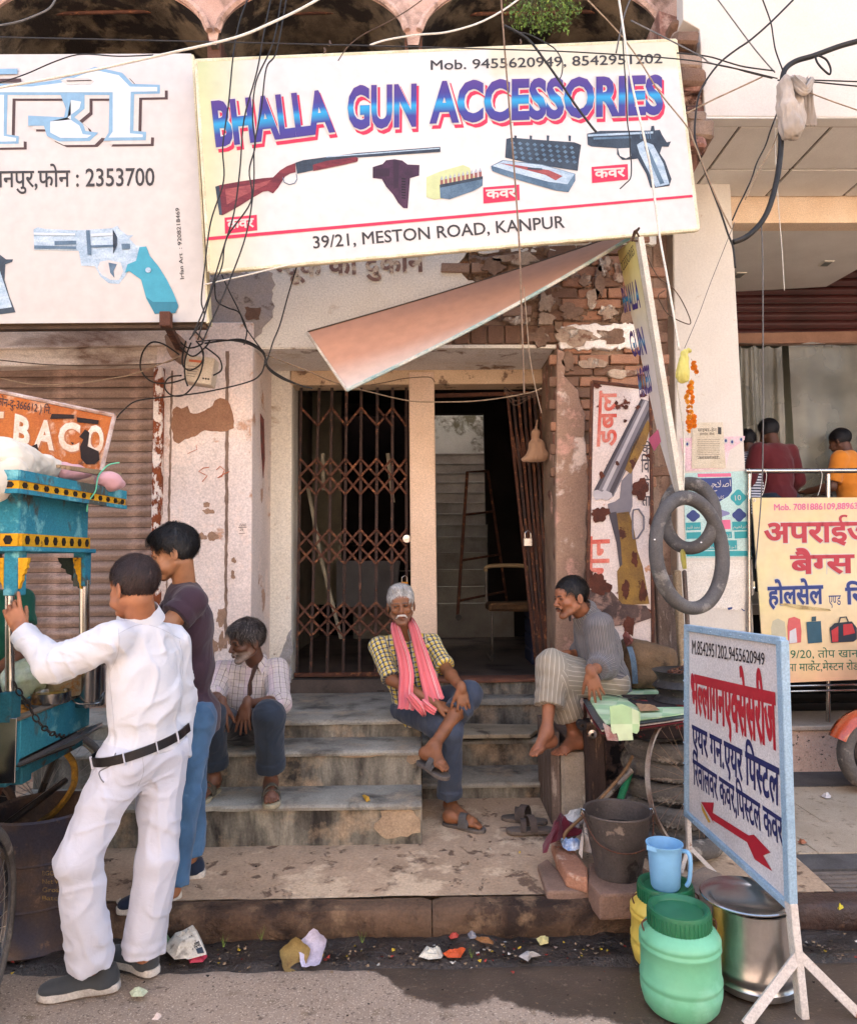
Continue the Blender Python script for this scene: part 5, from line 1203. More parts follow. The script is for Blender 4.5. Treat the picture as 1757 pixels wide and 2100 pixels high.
def relax(v,f,it=1,lam=.5):
 for _ in range(it):
  acc=np.zeros_like(v);c=np.zeros(len(v))
  for k in range(4):
   np.add.at(acc,f[:,k],v[f[:,(k+1)%4]]);np.add.at(c,f[:,k],1);np.add.at(acc,f[:,k],v[f[:,(k-1)%4]]);np.add.at(c,f[:,k],1)
  v=v*(1-lam)+lam*acc/np.maximum(c,1)[:,None]
 return v
def put_mesh(name,v,f,mat,parent,col=None,uv=None,label=None):
 me=bpy.data.meshes.new(name);W=np.array(world_loc(parent))
 vv=(v-W).astype(np.float32);nf=len(f)
 me.vertices.add(len(vv));me.vertices.foreach_set('co',vv.ravel());me.loops.add(nf*4);me.loops.foreach_set('vertex_index',f.ravel().astype(np.int32))
 me.polygons.add(nf);me.polygons.foreach_set('loop_start',np.arange(0,nf*4,4,dtype=np.int32));me.polygons.foreach_set('loop_total',np.full(nf,4,np.int32))
 me.polygons.foreach_set('use_smooth',np.ones(nf,bool));me.materials.append(mat);me.update(calc_edges=True);me.validate()
 if col is not None:
  a=me.color_attributes.new('Col','FLOAT_COLOR','POINT');c4=np.ones((len(vv),4),np.float32);c4[:,:3]=col;a.data.foreach_set('color',c4.ravel())
 if uv is not None:
  a=me.attributes.new('cuv','FLOAT_VECTOR','POINT');u3=np.zeros((len(vv),3),np.float32);u3[:,:2]=uv;a.data.foreach_set('vector',u3.ravel())
 o=bpy.data.objects.new(name,me);COL.objects.link(o);o.parent=parent
 if label:o['label']=label
 return o
def cloth_uv(v,bones):
 """bones: (a,b,axis0,flat) ; coordinates along and around the nearest bone"""
 best=np.full(len(v),1e9);uv=np.zeros((len(v),2))
 for i,(a,b,ref,r,flat_)in enumerate(bones):
  a,b=np.array(a),np.array(b);ba=b-a;L=np.linalg.norm(ba);d=ba/L;pa=v-a;t=pa@d;tc=np.clip(t,0,L)
  dist=np.linalg.norm(pa-tc[:,None]*d,axis=1)-r
  x=nrm(np.array(ref)-d*(np.array(ref)@d));y=np.cross(d,x);m=dist<best;best[m]=dist[m]
  if flat_:u=pa@x
  else:u=np.arctan2(pa@y,pa@x)*r*1.05
  uv[m,0]=u[m];uv[m,1]=t[m]+i*.37*0
 return uv
 # cloth materials
def cloth_mat(name,base,lines=(),rough=.85,weave=.12,alt=None,bumpd=.003):
 """lines: (axis, pitch, offset, width, colour, strength)"""
 if name in MATS:return MATS[name]
 m=bpy.data.materials.new(name);m.use_nodes=True;n=m.node_tree.nodes;l=m.node_tree.links;b=n['Principled BSDF']
 at=n.new('ShaderNodeAttribute');at.attribute_name='cuv';sp=n.new('ShaderNodeSeparateXYZ');l.new(at.outputs['Vector'],sp.inputs[0])
 tc=n.new('ShaderNodeTexCoord');nz=n.new('ShaderNodeTexNoise');nz.inputs['Scale'].default_value=5;nz.inputs['Detail'].default_value=6;l.new(tc.outputs['Object'],nz.inputs['Vector'])
 gr=n.new('ShaderNodeMapRange');gr.inputs[1].default_value=.3;gr.inputs[2].default_value=.7;gr.inputs[3].default_value=1-weave;gr.inputs[4].default_value=1+weave*.5;l.new(nz.outputs['Fac'],gr.inputs[0])
 rgb=n.new('ShaderNodeRGB');rgb.outputs[0].default_value=(*base,1);col=rgb.outputs[0]
 for ax_,pitch,off,width,c,st in lines:
  a=n.new('ShaderNodeMath');a.operation='ADD';l.new(sp.outputs[ax_],a.inputs[0]);a.inputs[1].default_value=off+10*pitch
  md=n.new('ShaderNodeMath');md.operation='MODULO';l.new(a.outputs[0],md.inputs[0]);md.inputs[1].default_value=pitch
  lt=n.new('ShaderNodeMath');lt.operation='LESS_THAN';l.new(md.outputs[0],lt.inputs[0]);lt.inputs[1].default_value=width
  ml=n.new('ShaderNodeMath');ml.operation='MULTIPLY';l.new(lt.outputs[0],ml.inputs[0]);ml.inputs[1].default_value=st
  mx=n.new('ShaderNodeMix');mx.data_type='RGBA';l.new(ml.outputs[0],mx.inputs[0]);l.new(col,mx.inputs[6]);mx.inputs[7].default_value=(*c,1);col=mx.outputs[2]
 vm=n.new('ShaderNodeVectorMath');vm.operation='SCALE';l.new(col,vm.inputs[0]);l.new(gr.outputs[0],vm.inputs['Scale']);l.new(vm.outputs[0],b.inputs['Base Color'])
 b.inputs['Roughness'].default_value=rough;b.inputs['Specular IOR Level'].default_value=.15;b.inputs['Sheen Weight'].default_value=.15
 n2=n.new('ShaderNodeTexNoise');n2.inputs['Scale'].default_value=22;n2.inputs['Detail'].default_value=5;n2.inputs['Distortion'].default_value=.8;l.new(tc.outputs['Object'],n2.inputs['Vector'])
 bp=n.new('ShaderNodeBump');bp.inputs['Strength'].default_value=.5;bp.inputs['Distance'].default_value=bumpd*2;l.new(n2.outputs['Fac'],bp.inputs['Height']);l.new(bp.outputs[0],b.inputs['Normal'])
 MATS[name]=m;return m
skin_mat=attr_mat('skin',rough=.5,bump=.2,bs=160,spec=.35,sss=.08)
hair_mat=attr_mat('hair',rough=.5,bump=.9,bs=150,spec=.4)
# body builders
def frame(f,u):
 f=nrm(f);u=nrm(np.array(u)-f*(np.array(u)@f));r=np.cross(f,u);return np.stack([r,f,u],1)
class Head:
 def __init__(s,c,fwd_,up_,k=1.0):s.c=np.array(c,float);s.M=frame(fwd_,up_);s.k=k
 def w(s,x,y,z):return s.c+s.M@(np.array([x,y,z])*s.k)
 def loc(s,p):return ((p-s.c)@s.M)/s.k
def add_head(S,H,gaunt=0.0,nose=1.0):
 k=H.k;e=lambda c,r,kk=.012,op='u',M=None:S.ell(H.w(*c),np.array(r)*k,H.M if M is None else H.M@M,kk*k,op)
 e((0,-.014,.042),(.074,.094,.080));e((0,.026,-.012),(.058,.060,.078),.02)
 e((0,.058,.040),(.050,.034,.034),.02)
 for sx in (-1,1):
  S.rc(H.w(sx*.055,-.005,-.045),H.w(sx*.018,.064,-.094),.017*k,.014*k,.025*k)
  e((sx*.041,.058,-.022),(.017,.020,.015),.018)
  e((sx*.047,.050,-.056),(.014+.004*(1-gaunt),.026,.02),.02)if gaunt<.5 else None
  e((sx*.0315,.092,.006),(.0175,.014,.0105),.010,'s')
  if gaunt>.5:e((sx*.055,.058,-.056),(.012,.024,.016),.014,'s')
  e((sx*.030,.0765,.005),(.0135,.0125,.0095),.004)
 S.rc(H.w(-.036,.080,.0205),H.w(-.012,.088,.0195),.0075*k,.008*k,.008*k);S.rc(H.w(.036,.080,.0205),H.w(.012,.088,.0195),.0075*k,.008*k,.008*k)
 e((0,.070,-.096),(.020,.018,.016),.02)
 S.rc(H.w(0,.086,.012),H.w(0,.108*nose if nose>1 else .108,-.026),.0075*k,.0115*k,.010*k)
 for sx in (-1,1):e((sx*.0125,.099,-.030),(.0085,.010,.0075),.005)
 e((0,.088,-.048),(.020,.012,.010),.012)
 e((0,.0945,-.0560),(.0215,.0085,.0050),.004);e((0,.092,-.0655),(.0185,.0090,.0060),.004)
 e((0,.101,-.0605),(.021,.006,.0016),.002,'s')
 for sx in (-1,1):
  a=.25*sx;M=np.array([[math.cos(a),-math.sin(a),0],[math.sin(a),math.cos(a),0],[0,0,1]])
  e((sx*.080,-.012,-.006),(.006,.018,.032),.006,'u',M);e((sx*.088,-.006,-.004),(.005,.009,.018),.004,'s',M)
def add_hand(S,wrist,d,back,side,curl=(.35,.4,.45,.5),spread=.16,k=1.0,thumb=.6,tc=.3):
 """d: direction of the fingers, back: normal of the back of the hand, side: +1 thumb towards d x back"""
 d=nrm(d);b=nrm(np.array(back)-d*(np.array(back)@d));l=np.cross(d,b)*side;wr=np.array(wrist,float)
 S.rc(wr-d*.02,wr+d*.015,.024*k,.022*k,.02)
 S.ell(wr+d*.048*k,(.036*k,.048*k,.0135*k),np.stack([l,d,b],1),.012)
 tips=[]
 for i,(o,L)in enumerate(((.028,.072),(.0095,.080),(-.0095,.074),(-.027,.058))):
  kn=wr+d*(.084-.004*abs(i-1))*k+l*o*k+b*.002;S.rc(wr+d*.03*k+l*o*.6*k,kn,.012*k,.0098*k,.008)
  dd=nrm(d+l*(o/.03)*spread);a=curl[i];p=kn;seg=(.45,.3,.25);r=(.0092,.0082,.0072,.0062)
  ang=a*.5
  for j in range(3):
   q=p+(dd*math.cos(ang)-b*math.sin(ang))*L*seg[j]*k;S.rc(p,q,r[j]*k,r[j+1]*k,.002);p=q;ang+=a*1.05
  tips.append(p)
 t0=wr+d*.018*k+l*.022*k;dt=nrm(l*thumb+d*.9-b*tc);t1=t0+dt*.042*k;dt2=nrm(dt+d*.3-b*.15);t2=t1+dt2*.032*k;t3=t2+nrm(dt2+d*.2)*.024*k
 S.rc(t0,t1,.015*k,.011*k,.010);S.rc(t1,t2,.0105*k,.0092*k,.003);S.rc(t2,t3,.009*k,.007*k,.003)
 return tips
def add_foot(S,ank,heel,toe,side,up_=(0,0,1),k=1.0,bare=True):
 """heel and toe lie on the sole; side +1: big toe towards (toe-heel) x up"""
 heel,toe=np.array(heel,float),np.array(toe,float);f=nrm(toe-heel);u=nrm(np.array(up_)-f*(np.array(up_)@f));l=np.cross(f,u)*side;L=np.linalg.norm(toe-heel)
 h=heel+f*.028+u*.030;S.ell(h,(.030,.036,.030),np.stack([l,f,u],1),.02);S.rc(np.array(ank),h+f*.012+u*.01,.034*k,.028*k,.03)
 ball=heel+f*L*.70+u*.022;S.rc(np.array(ank)+f*.015-u*.01,ball+u*.012,.034,.020,.03);S.rc(h,ball,.028,.020,.03)
 S.ell(ball,(.043,.030,.018),np.stack([l,f,u],1),.02)
 for i,(o,LL,r)in enumerate(((.030,1.0,.0125),(.010,.99,.0088),(-.006,.95,.0082),(-.020,.90,.0078),(-.034,.84,.0075))):
  a=heel+f*L*.74+l*o*.95+u*.018;b=heel+f*(L*LL-r)+l*o*1.05+u*(r+.001);m=(a+b)/2+u*.004;S.rc(a,m,r*1.15,r,.006);S.rc(m,b,r,r*.95,.003)
def skin_color(v,heads,base,lip=None,brow=None,stub=None,feet=None):
 c=np.tile(np.array(base),(len(v),1));n_=n3(v,30,3,3);c*=(1+n_*.25)[:,None]
 c*=(1+n3(v,7,5,2)*.25)[:,None]
 for H in heads:
  q=H.loc(v);near=np.linalg.norm(q,axis=1)<.16
  def blot(cx,cy,cz,rx,ry,rz,colr,st=1.0):
   for sx in ((-1,1)if cx else (1,)):
    d=np.sqrt(((q[:,0]-sx*cx)/rx)**2+((q[:,1]-cy)/ry)**2+((q[:,2]-cz)/rz)**2);w_=np.clip((1.15-d)/.3,0,1)*near*st;c[:]=c*(1-w_[:,None])+np.array(colr)*w_[:,None]
  b0=np.array(base)
  if stub is not None:
   z=q[:,2];w_=near*np.clip((-.035-z)/.015,0,1)*np.clip((q[:,1]-.0)/.03,0,1)*np.clip((z+.125)/.02,0,1);w_=w_*stub[1]*(1+n3(v,260,9,2)*1.6);w_=np.clip(w_,0,1);c[:]=c*(1-w_[:,None])+np.array(stub[0])*w_[:,None]
  blot(0,.097,-.0605,.021,.012,.0075,lip if lip is not None else b0*np.array([.85,.62,.62]),.8)
  blot(0,.10,-.0605,.020,.01,.0016,b0*.25,.9)
  blot(.024,.092,.0225,.020,.014,.0050,brow if brow is not None else b0*.15,.9)
  blot(.030,.085,.006,.017,.018,.0085,b0*.45,.55)
  blot(.030,.088,.0065,.0140,.012,.0034,b0*.08,.95)
  blot(.0085,.106,-.036,.0038,.006,.003,b0*.2,.8)
  blot(.086,-.006,-.004,.006,.010,.016,b0*.5,.6)
  blot(0,.105,-.02,.013,.012,.016,b0*np.array([1.08,.98,.95]),.5)
 return np.clip(c,.005,1)
def hair_mesh(H,parent,col,style='short',thick=.010,h=.0042,label=None,messy=0.0,grey=None,front=.0):
 S=Sdf();k=H.k;e=lambda c,r,kk=.01,op='u':S.ell(H.w(*c),np.array(r)*k,H.M,kk*k,op)
 t=thick;e((0,-.016,.042+t*.3),(.076+t*.7,.096+t*.8,.082+t))
 if style=='full':e((0,.035,.098),(.058,.060,.032),.03);e((0,.078,.083),(.045,.024,.018),.02)
 if style=='old':e((0,.0,.105),(.060,.07,.026),.02)
 e((0,.125,-.012+front),(.066,.072,.092-.01*(style=='full')),.012,'s')
 for sx in (-1,1):
  e((sx*.078,.052,-.012),(.034,.046,.060),.010,'s');e((sx*.092,-.010,-.010),(.030,.021,.036),.006,'s')
 nn=H.M@np.array([0,.30,-1.0]);S.half(H.w(0,-.06,-.052),nn,.006)
 strand=H.M
 def post(p,d):
  q=(p-H.c)@strand;a=np.stack([q[:,0]*3.2,q[:,1]*.7+q[:,2]*.3,q[:,2]*1.4],-1);return d+n3(a,60,2,2)*(.005+messy)+n3(q,22,4,2)*(.004+messy*1.5)
 S.post=post
 v,f=mesh_sdf(S,h);q=H.loc(v)
 c=np.tile(np.array(col),(len(v),1));nz=n3(np.stack([q[:,0]*3,q[:,1]*.8,q[:,2]],-1),120,8,3)
 c*=(1+nz*.9)[:,None]
 if grey is not None:w_=np.clip(nz*2.4+grey[1],0,1);c=c*(1-w_[:,None])+np.array(grey[0])*w_[:,None]
 o=put_mesh('hair',v,f,hair_mat,parent,np.clip(c,.003,1),label=label)
 rr=np.random.default_rng(5);nrm_=(q-np.array([0,-.016,.045]));nrm_/=np.linalg.norm(nrm_,axis=1)[:,None];ns=int(min(len(v),4200));pick=rr.choice(len(v),ns,replace=False);vs=[];cs=[]
 part=np.array([.02,-.05,.14])if style!='full' else np.array([.03,.02,.15])
 fl=q-part;fl[:,1]+=.0;fl-=nrm_*(fl*nrm_).sum(1)[:,None];fl/=np.linalg.norm(fl,axis=1)[:,None]+1e-6
 if style=='full':fl[:,1]+=.9*(q[:,2]>.05)*(q[:,1]>-.04);fl/=np.linalg.norm(fl,axis=1)[:,None]+1e-6
 L=(.022 if style!='full' else .034)*k;out=[]
 for i in pick:
  n_=nrm_[i];d=fl[i]+rr.normal(0,.22,3);d-=n_*(d@n_);d=d/np.linalg.norm(d);s_=np.cross(d,n_);b=q[i]-n_*.001;l_=L/k*rr.uniform(.6,1.3);w_=.0013;lift=rr.uniform(.0,.006)+messy*rr.uniform(0,.5)
  out+=[b-s_*w_,b+s_*w_,b+d*l_*.5+n_*(.0022+lift*.5)+s_*w_*.8,b+d*l_*.5+n_*(.0022+lift*.5)-s_*w_*.8,b+d*l_+n_*lift]
  c_=np.clip(c[i]*rr.uniform(.6,1.7),.003,1);cs+=[c_]*5
 out=H.c+(np.array(out)@H.M.T)*k;W=np.array(world_loc(parent));me=bpy.data.meshes.new('hair_strands');m_=ns
 me.from_pydata([tuple(x)for x in out-W],[],[fc for i in range(m_)for fc in ((5*i,5*i+1,5*i+2,5*i+3),(5*i+3,5*i+2,5*i+4))]);me.materials.append(hair_mat)
 a=me.color_attributes.new('Col','FLOAT_COLOR','POINT');cc=np.ones((len(out),4),np.float32);cc[:,:3]=cs;a.data.foreach_set('color',cc.ravel())
 so_=bpy.data.objects.new('hair_strands',me);COL.objects.link(so_);so_.parent=o;so_['kind']='stuff';return o
def eyes(H,parent,white=(.45,.42,.40),look=(0,1,0)):
 for sx in (-1,1):
  c=H.w(sx*.030,.0775,.0065);r=.0108*H.k;mb=MB();prof=[(r*math.sin(a),-r*math.cos(a))for a in np.linspace(.0,math.pi,9)]
  mb.lathe([(max(1e-4,a),b)for a,b in prof],(0,0,0),14,'Y');M=Matrix([list(x)for x in H.M]).to_4x4()
  mb.v=[Vector(c)+(M@v)for v in mb.v]
  e=mb.build('eye',mk('eye white',C('8d8178'),rough=.3,bump=0,grain=0,spec=.6),parent,smooth='all')
  cc=Vector(c)+Vector(H.M@nrm(np.array(look)))*r*.93
  m2=MB().lathe([(1e-4,.0014),(.0032,.0012),(.0052,.0002),(.0054,-.001)],(0,0,0),12,'Y');fr=frame(H.M@nrm(np.array(look)),H.M[:,2]);M2=Matrix([list(x)for x in fr]).to_4x4()
  m2.v=[cc+(M2@v)for v in m2.v];m2.build('iris',mk('dark iris',C('1c120d'),rough=.15,bump=0,grain=0,spec=.6),e,smooth='all')
def moustache(H,parent,col,w_=.030,drop=.012,r=.0055):
 S=Sdf()
 for sx in (-1,1):S.rc(H.w(sx*.003,.102,-.0475),H.w(sx*w_*.6,.097,-.050),r,r*.9,.004);S.rc(H.w(sx*w_*.6,.097,-.050),H.w(sx*w_,.088,-.050-drop),r*.9,r*.45,.004)
 S.post=lambda p,d:d+n3(p,260,3,2)*.003
 v,f=mesh_sdf(S,.0028);c=np.tile(np.array(col),(len(v),1))*(1+n3(v,300,4,2)*.6)[:,None];put_mesh('moustache',v,f,hair_mat,parent,np.clip(c,.003,1))
def J(x,y,Y):return np.array(P(x,y,Y))
def folds(bones,amp=.006):
 """drape: creases that gather at joints and run across or along the limb"""
 def post(p,d):
  w0=n3(p,5,6,1)[:,None];out=n3(p,9,1,1)*amp*1.1
  r=n3(p*np.array([1,1,.38])+w0*.12,17,4,1);out=out-np.clip(1-np.abs(r)/.22,0,1)*amp*.55
  r=n3(p*np.array([.7,.9,1])+w0*.2,13,8,1);out=out-np.clip(1-np.abs(r)/.16,0,1)*amp*.38
  for(c,ax_,rad,n_,a_)in bones:
   c=np.array(c);q=p-c;dd=np.linalg.norm(q,axis=1);t=q@nrm(ax_);w_=np.clip(1-dd/rad,0,1)
   out=out+np.sin(t*n_+w0[:,0]*9)*a_*w_*.8*np.clip(.55+w0[:,0]*1.6,0,1)
  return d+out
 return post
def fine_boxes(*cs):return [(np.array(c)-r,np.array(c)+r)for c,r in cs]
def sole_mesh(name,heel,toe,wid,th,mat,parent,up_=(0,0,1),over=.012,side=1):
 heel,toe=np.array(heel,float),np.array(toe,float);f=nrm(toe-heel);u=nrm(np.array(up_)-f*(np.array(up_)@f));l=np.cross(f,u)*side;L=np.linalg.norm(toe-heel)
 out=[]
 for t,w1,w2 in ((-.0,.0,.0),(.02,.5,.5),(.08,.72,.72),(.2,.80,.78),(.42,.72,.70),(.6,.88,.86),(.76,1.02,.98),(.88,.98,.80),(.96,.72,.45),(1.0,.35,.1)):out.append((t,w1,w2))
 pts=[heel+f*(t*(L+2*over)-over)+l*w1*wid/2 for t,w1,w2 in out]+[heel+f*(t*(L+2*over)-over)-l*w2*wid/2 for t,w1,w2 in out[::-1]]
 return MB().prism([Vector(p-u*th)for p in pts[:-1]],Vector(u*th)).build(name,mat,parent,bevel=min(.006,th*.3),smooth=True,seg=2)
def seam(bvh,f,pts,r,mat,par,name='seam'):
 out=[]
 for p in catmull([Vector((*f(x,y),0))for x,y in pts],8):
  d=Vector(ray(p.x,p.y)).normalized();h=bvh.ray_cast(Vector(CAM),d,9)
  if h[0]is not None and (not out or (h[0]-out[-1]).length<.08):out.append(h[0]-d*.0006)
 if len(out)>3:MB().tube(out,r,5).build(name,mat,par,smooth='all')
def sandal(parent,heel,toe,side,up_,mat,sole,straps='cross',sub=True):
 th=.022;o=sole_mesh('sandal_sole',heel,toe,.098,th,sole,parent,up_,.012,side)
 heel,toe=np.array(heel),np.array(toe);f=nrm(toe-heel);u=nrm(np.array(up_)-f*(np.array(up_)@f));l=np.cross(f,u)*side;L=np.linalg.norm(toe-heel)
 def band(t0,w0,ang,hh=.06):
  pts=[]
  for a in np.linspace(0,math.pi,11):
   t=t0+ang*math.cos(a);pts.append(Vector(heel+f*L*t+l*math.cos(a)*.050+u*(math.sin(a)*hh-.004)))
  mb=MB();dirs=f
  for i,p in enumerate(pts):
   for s_ in (-1,1):mb.v.append(p+Vector(f)*w0/2*s_);
  for i,p in enumerate(pts):
   for s_ in (-1,1):mb.v.append(p+Vector(f)*w0/2*s_+Vector(u)*.004+(p-Vector(heel+f*L*t0)).normalized()*.002)
  n=len(pts);mb.f=[(2*i,2*i+1,2*i+3,2*i+2)for i in range(n-1)]+[(2*n+2*i,2*n+2*i+2,2*n+2*i+3,2*n+2*i+1)for i in range(n-1)]+[(2*i,2*i+2,2*n+2*i+2,2*n+2*i)for i in range(n-1)]+[(2*i+1,2*n+2*i+1,2*n+2*i+3,2*i+3)for i in range(n-1)];mb.mi=[0]*len(mb.f)
  mb.build('strap',mat,parent,smooth=True)
 if straps=='cross':band(.50,.045,.03,.064);band(.68,.030,-.05,.045)
 else:band(.50,.040,.05,.074);band(.66,.030,-.03,.056)
 return o
def shoe(parent,ank,heel,toe,side,upper,sole,up_=(0,0,1),high=.075):
 S=Sdf();heel,toe,ank=[np.array(q,float)for q in (heel,toe,ank)];f=nrm(toe-heel);u=nrm(np.array(up_)-f*(np.array(up_)@f));l=np.cross(f,u)*side;L=np.linalg.norm(toe-heel);M=np.stack([l,f,u],1)
 b=heel+u*.026
 S.ell(b+f*.045+u*.02,(.038,.048,.040),M,.02);S.ell(b+f*L*.45+u*.016,(.037,.09,.034),M,.03);S.ell(b+f*L*.74+u*.008,(.047,.068,.027),M,.03);S.ell(b+f*L*.88+u*.004,(.038,.038,.022),M,.02)
 S.rc(b+f*.05+u*.01,b+f*.045+u*high,.040,.036,.03,cut=(0,1));S.half(b-u*.006,-u)
 S.post=lambda p,d:d+n3(p,60,2,1)*.0015
 v,f_=mesh_sdf(S,.005);put_mesh('shoe_upper',v,f_,upper,parent)
 th=.030;m=sole_mesh('shoe_sole',heel+u*.030,toe+u*.026,.100,th,sole,parent,up_,.010,side)
 # cables and ropes
blk=mk('black cable sheath',C('2a2826'),C('1e1c1b'),s=20,rough=.5,bump=0);gry=mk('grey cable sheath',C('6d6a68'),C('5a5755'),s=20,rough=.6,bump=0)
wcb=mk('white cable sheath',C('ddd8cc'),C('c9c3b6'),s=9,rough=.6,bump=0);tancb=mk('tan twine',C('a38f78'),C('84705b'),s=30,rough=.9,bump=.2);brn=mk('brown wire',C('5b4638'),C('463629'),s=20,rough=.7,bump=0)
def cable(name,label,f,pts,Y,r,mat,group='cables strung across the shopfronts',cat='cable',n=6,Ys=None):
 ys=Ys or [Y]*len(pts);p=[P(*f(x,y),yy)for(x,y),yy in zip(pts,ys)];c=catmull(p,n)
 o=MB().tube(c,r,5).build(name,mat,None,smooth='all',loc=p[0]);return tag(o,label,cat,group)
T1=['leftmost','second from left','third from left','rightmost']
for pts in ([(1450,0),(1400,140),(1365,340),(1340,600),(1305,860),(1310,1060),(1235,1300),(1200,1560),(1180,1760),(1195,1860),(1110,1990)],[(1590,-20),(1545,200),(1505,420),(1430,700),(1405,1000),(1370,1250),(1310,1450),(1250,1650),(1200,1800),(1130,1960)],[(1650,-20),(1600,250),(1500,480),(1480,700),(1495,850),(1460,1000),(1470,1180),(1330,1390),(1300,1560),(1240,1700),(1160,1990)],[(1680,-20),(1620,300),(1560,400),(1530,640),(1490,860),(1485,1100),(1440,1380),(1330,1680),(1240,1880),(1180,2020)]):
 cable('cable',T1.pop(0)+' of the thin black cables crossing the top edge left of BHALLA',q1,pts,3.8,.0042,blk)
cable('cable','thick white cable sagging from the upper middle down across the left sign',q1,[(-40,520),(300,460),(600,400),(1000,310),(1380,220),(1600,130),(1757,55),(1900,-25)],3.7,.0068,wcb)
cable('cable','long thin black wire running level across both signs near their tops',q1,[(-40,217),(860,237),(1757,258),(2310,272),(2950,290),(3367,305),(3960,345),(4260,392),(4550,460)],3.75,.0035,blk)
cable('cable','short grey cable curving at the top left corner of the photo',q1,[(-20,152),(100,130),(200,95),(290,50),(330,-10)],3.7,.005,gry)
cable('cable','thin black wire rising over the top edge of the left sign',q1,[(-20,492),(150,435),(300,370),(420,328),(520,318),(700,330),(900,322)],3.85,.0035,blk)
cable('cable','white cord stretched under the lower left corner of the main sign',q1,[(1195,1668),(1450,1610),(1650,1562),(1757,1540)],3.85,.0045,wcb)
cable('cable','black wire dropping from the lower left corner of the main sign to the door lintel',q1,[(1740,1555),(1690,1720),(1640,1900),(1600,2000),(1575,2080),(1550,2140)],4.3,.0045,blk)
for pts in ([(1260,1600),(1265,1750),(1330,1800),(1400,1830),(1440,1920),(1530,2045)],[(1300,1610),(1340,1700),(1400,1820),(1445,1930),(1430,2020)],[(1160,2000),(1300,1990),(1440,2010),(1540,2060)]):
 cable('cable','black wire in the tangle below the gap between the two signs',q1,pts,4.6,.0045,blk)
cable('cable','grey white cable sagging above the top edge of the main sign',q2,[(555,265),(650,235),(830,205),(1000,190),(1180,140),(1320,70),(1420,0),(1500,-60)],3.95,.0055,wcb)
cable('rope','long brown rope hanging down the middle of the main sign to the doorway',q2,[(1322,-20),(1340,240),(1365,560),(1400,1000),(1430,1450),(1440,1750),(1450,2050),(1458,2310)],3.9,.005,mk('brown rope',C('8c7460'),C('6d5a49'),s=40,bump=.3),cat='rope')
cable('rope','thin grey string hanging beside the brown rope over the doorway',q2,[(1455,1680),(1470,1850),(1485,2040),(1500,2150),(1530,2300),(1560,2420)],4.2,.003,tancb,cat='rope')
cable('cable','thick black cable slanting across the right half of the main sign to the pistol',q2,[(1340,150),(1420,190),(1490,240),(1560,330),(1660,470),(1757,615),(1640+220,775)][:6]+[(3448-3210+1650,0)][:0]+[(1850,740),(1880,775)],4.0,.007,blk)
cable('cable','thin black loop of wire hanging over the phone number on the main sign',q2,[(1400,190),(1480,200),(1580,250),(1640,290),(1680,360),(1678,430),(1662,470)],4.0,.0035,blk)
cable('cable','brown wire rising from the top edge of the main sign towards the arch',q2,[(370,355),(430,270),(520,200),(640,140),(760,70),(860,0)],3.95,.003,brn)
cable('rope','white plastic strap hanging down over the right end of the main sign to the garland',q3,[(360,-20),(400,250),(440,500),(500,760),(550,1000),(600,1380),(640,1600),(680,1830),(715,2050)],4.05,.007,wcb,cat='rope')
cable('rope','tan twine slanting from the top over the right end of the main sign',q3,[(170,-10),(360,190),(480,350),(600,540),(760,740),(800,830),(880,1030),(950,1200),(1020,1340)],4.1,.0045,tancb,cat='rope')
cable('cable','frayed black wire hanging over the pistol picture',q3,[(430,-10),(390,100),(345,310)],4.1,.005,gry)
cable('cable','knotted black wire ending beside the small red word by the pistol',q3,[(380,180),(395,400),(405,560),(412,720),(425,800),(428,900),(435,960),(430,1040),(400,1075),(368,1105)],4.1,.0038,blk)
for pts,m_,r in (([(430,120),(620,215),(840,330),(900,370),(1080,410),(1250,452)],gry,.0045),([(700,310),(880,330),(1000,365),(1100,392),(1270,415)],blk,.0045),([(880,370),(1000,390),(1120,425),(1260,460)],blk,.0035)):
 cable('cable',('grey' if m_ is gry else 'upper black' if r>.004 else 'lower thin black')+' wire from the main sign to the cable knot on the cream wall',q3,pts,4.15,r,m_)
cable('cable','black cable crossing the cream wall and looping down along the white pillar',q3,[(1400,-20),(1250,130),(1130,235),(1050,290),(960,360),(900,430),(850,510),(820,600),(805,780),(830,900),(880,1040),(960,1250),(1000,1370),(1030,1450),(1042,1570)],4.2,.0062,blk)
cable('cable','black wire dropping from the top right to the cable knot',q3,[(1200,-10),(1250,130),(1265,220),(1280,300),(1320,410)],4.2,.0045,blk)
cable('cable','thin wire slanting down from the top to the cable knot on the cream wall',q3,[(935,-10),(1120,240),(1200,340),(1275,425)],4.2,.004,gry)
cable('cable','heavy black power cable hanging in a big bend in front of the right building',q3,[(1900,200),(1757,240),(1650,270),(1500,325),(1400,355),(1340,400),(1318,470),(1308,600),(1310,830),(1300,960),(1280,1080),(1240,1220),(1190,1310),(1110,1385),(1030,1418)],4.2,.017,blk)
cable('cable','short curl of black wire with a knot below the heavy power cable',q3,[(1510,330),(1525,370),(1560,410),(1595,435),(1600,400),(1575,350),(1530,325)],4.15,.006,blk)
cable('cable','black wire falling from the cloth bundle to the edge of the white pillar',q3,[(1310,600),(1250,760),(1220,850),(1170,950),(1140,1040),(1100,1130),(1060,1210),(1025,1290)],4.25,.005,blk)
cable('rope','tan cord beside the black wire falling from the cloth bundle',q3,[(1305,740),(1260,860),(1190,980),(1140,1080),(1100,1170)],4.22,.0035,tancb,cat='rope')
for pts in ([(1290,470),(1500,470),(1757,478),(1900,482)],[(1340,465),(1600,490),(1757,505),(1900,520)]):cable('cable','black wire running from the cable knot out of the right edge',q3,pts,4.2,.0045,blk)
cable('rope','beige cord from the cable knot down to the right edge',q3,[(1350,490),(1470,540),(1600,590),(1757,645),(1850,680)],4.2,.004,tancb,cat='rope')
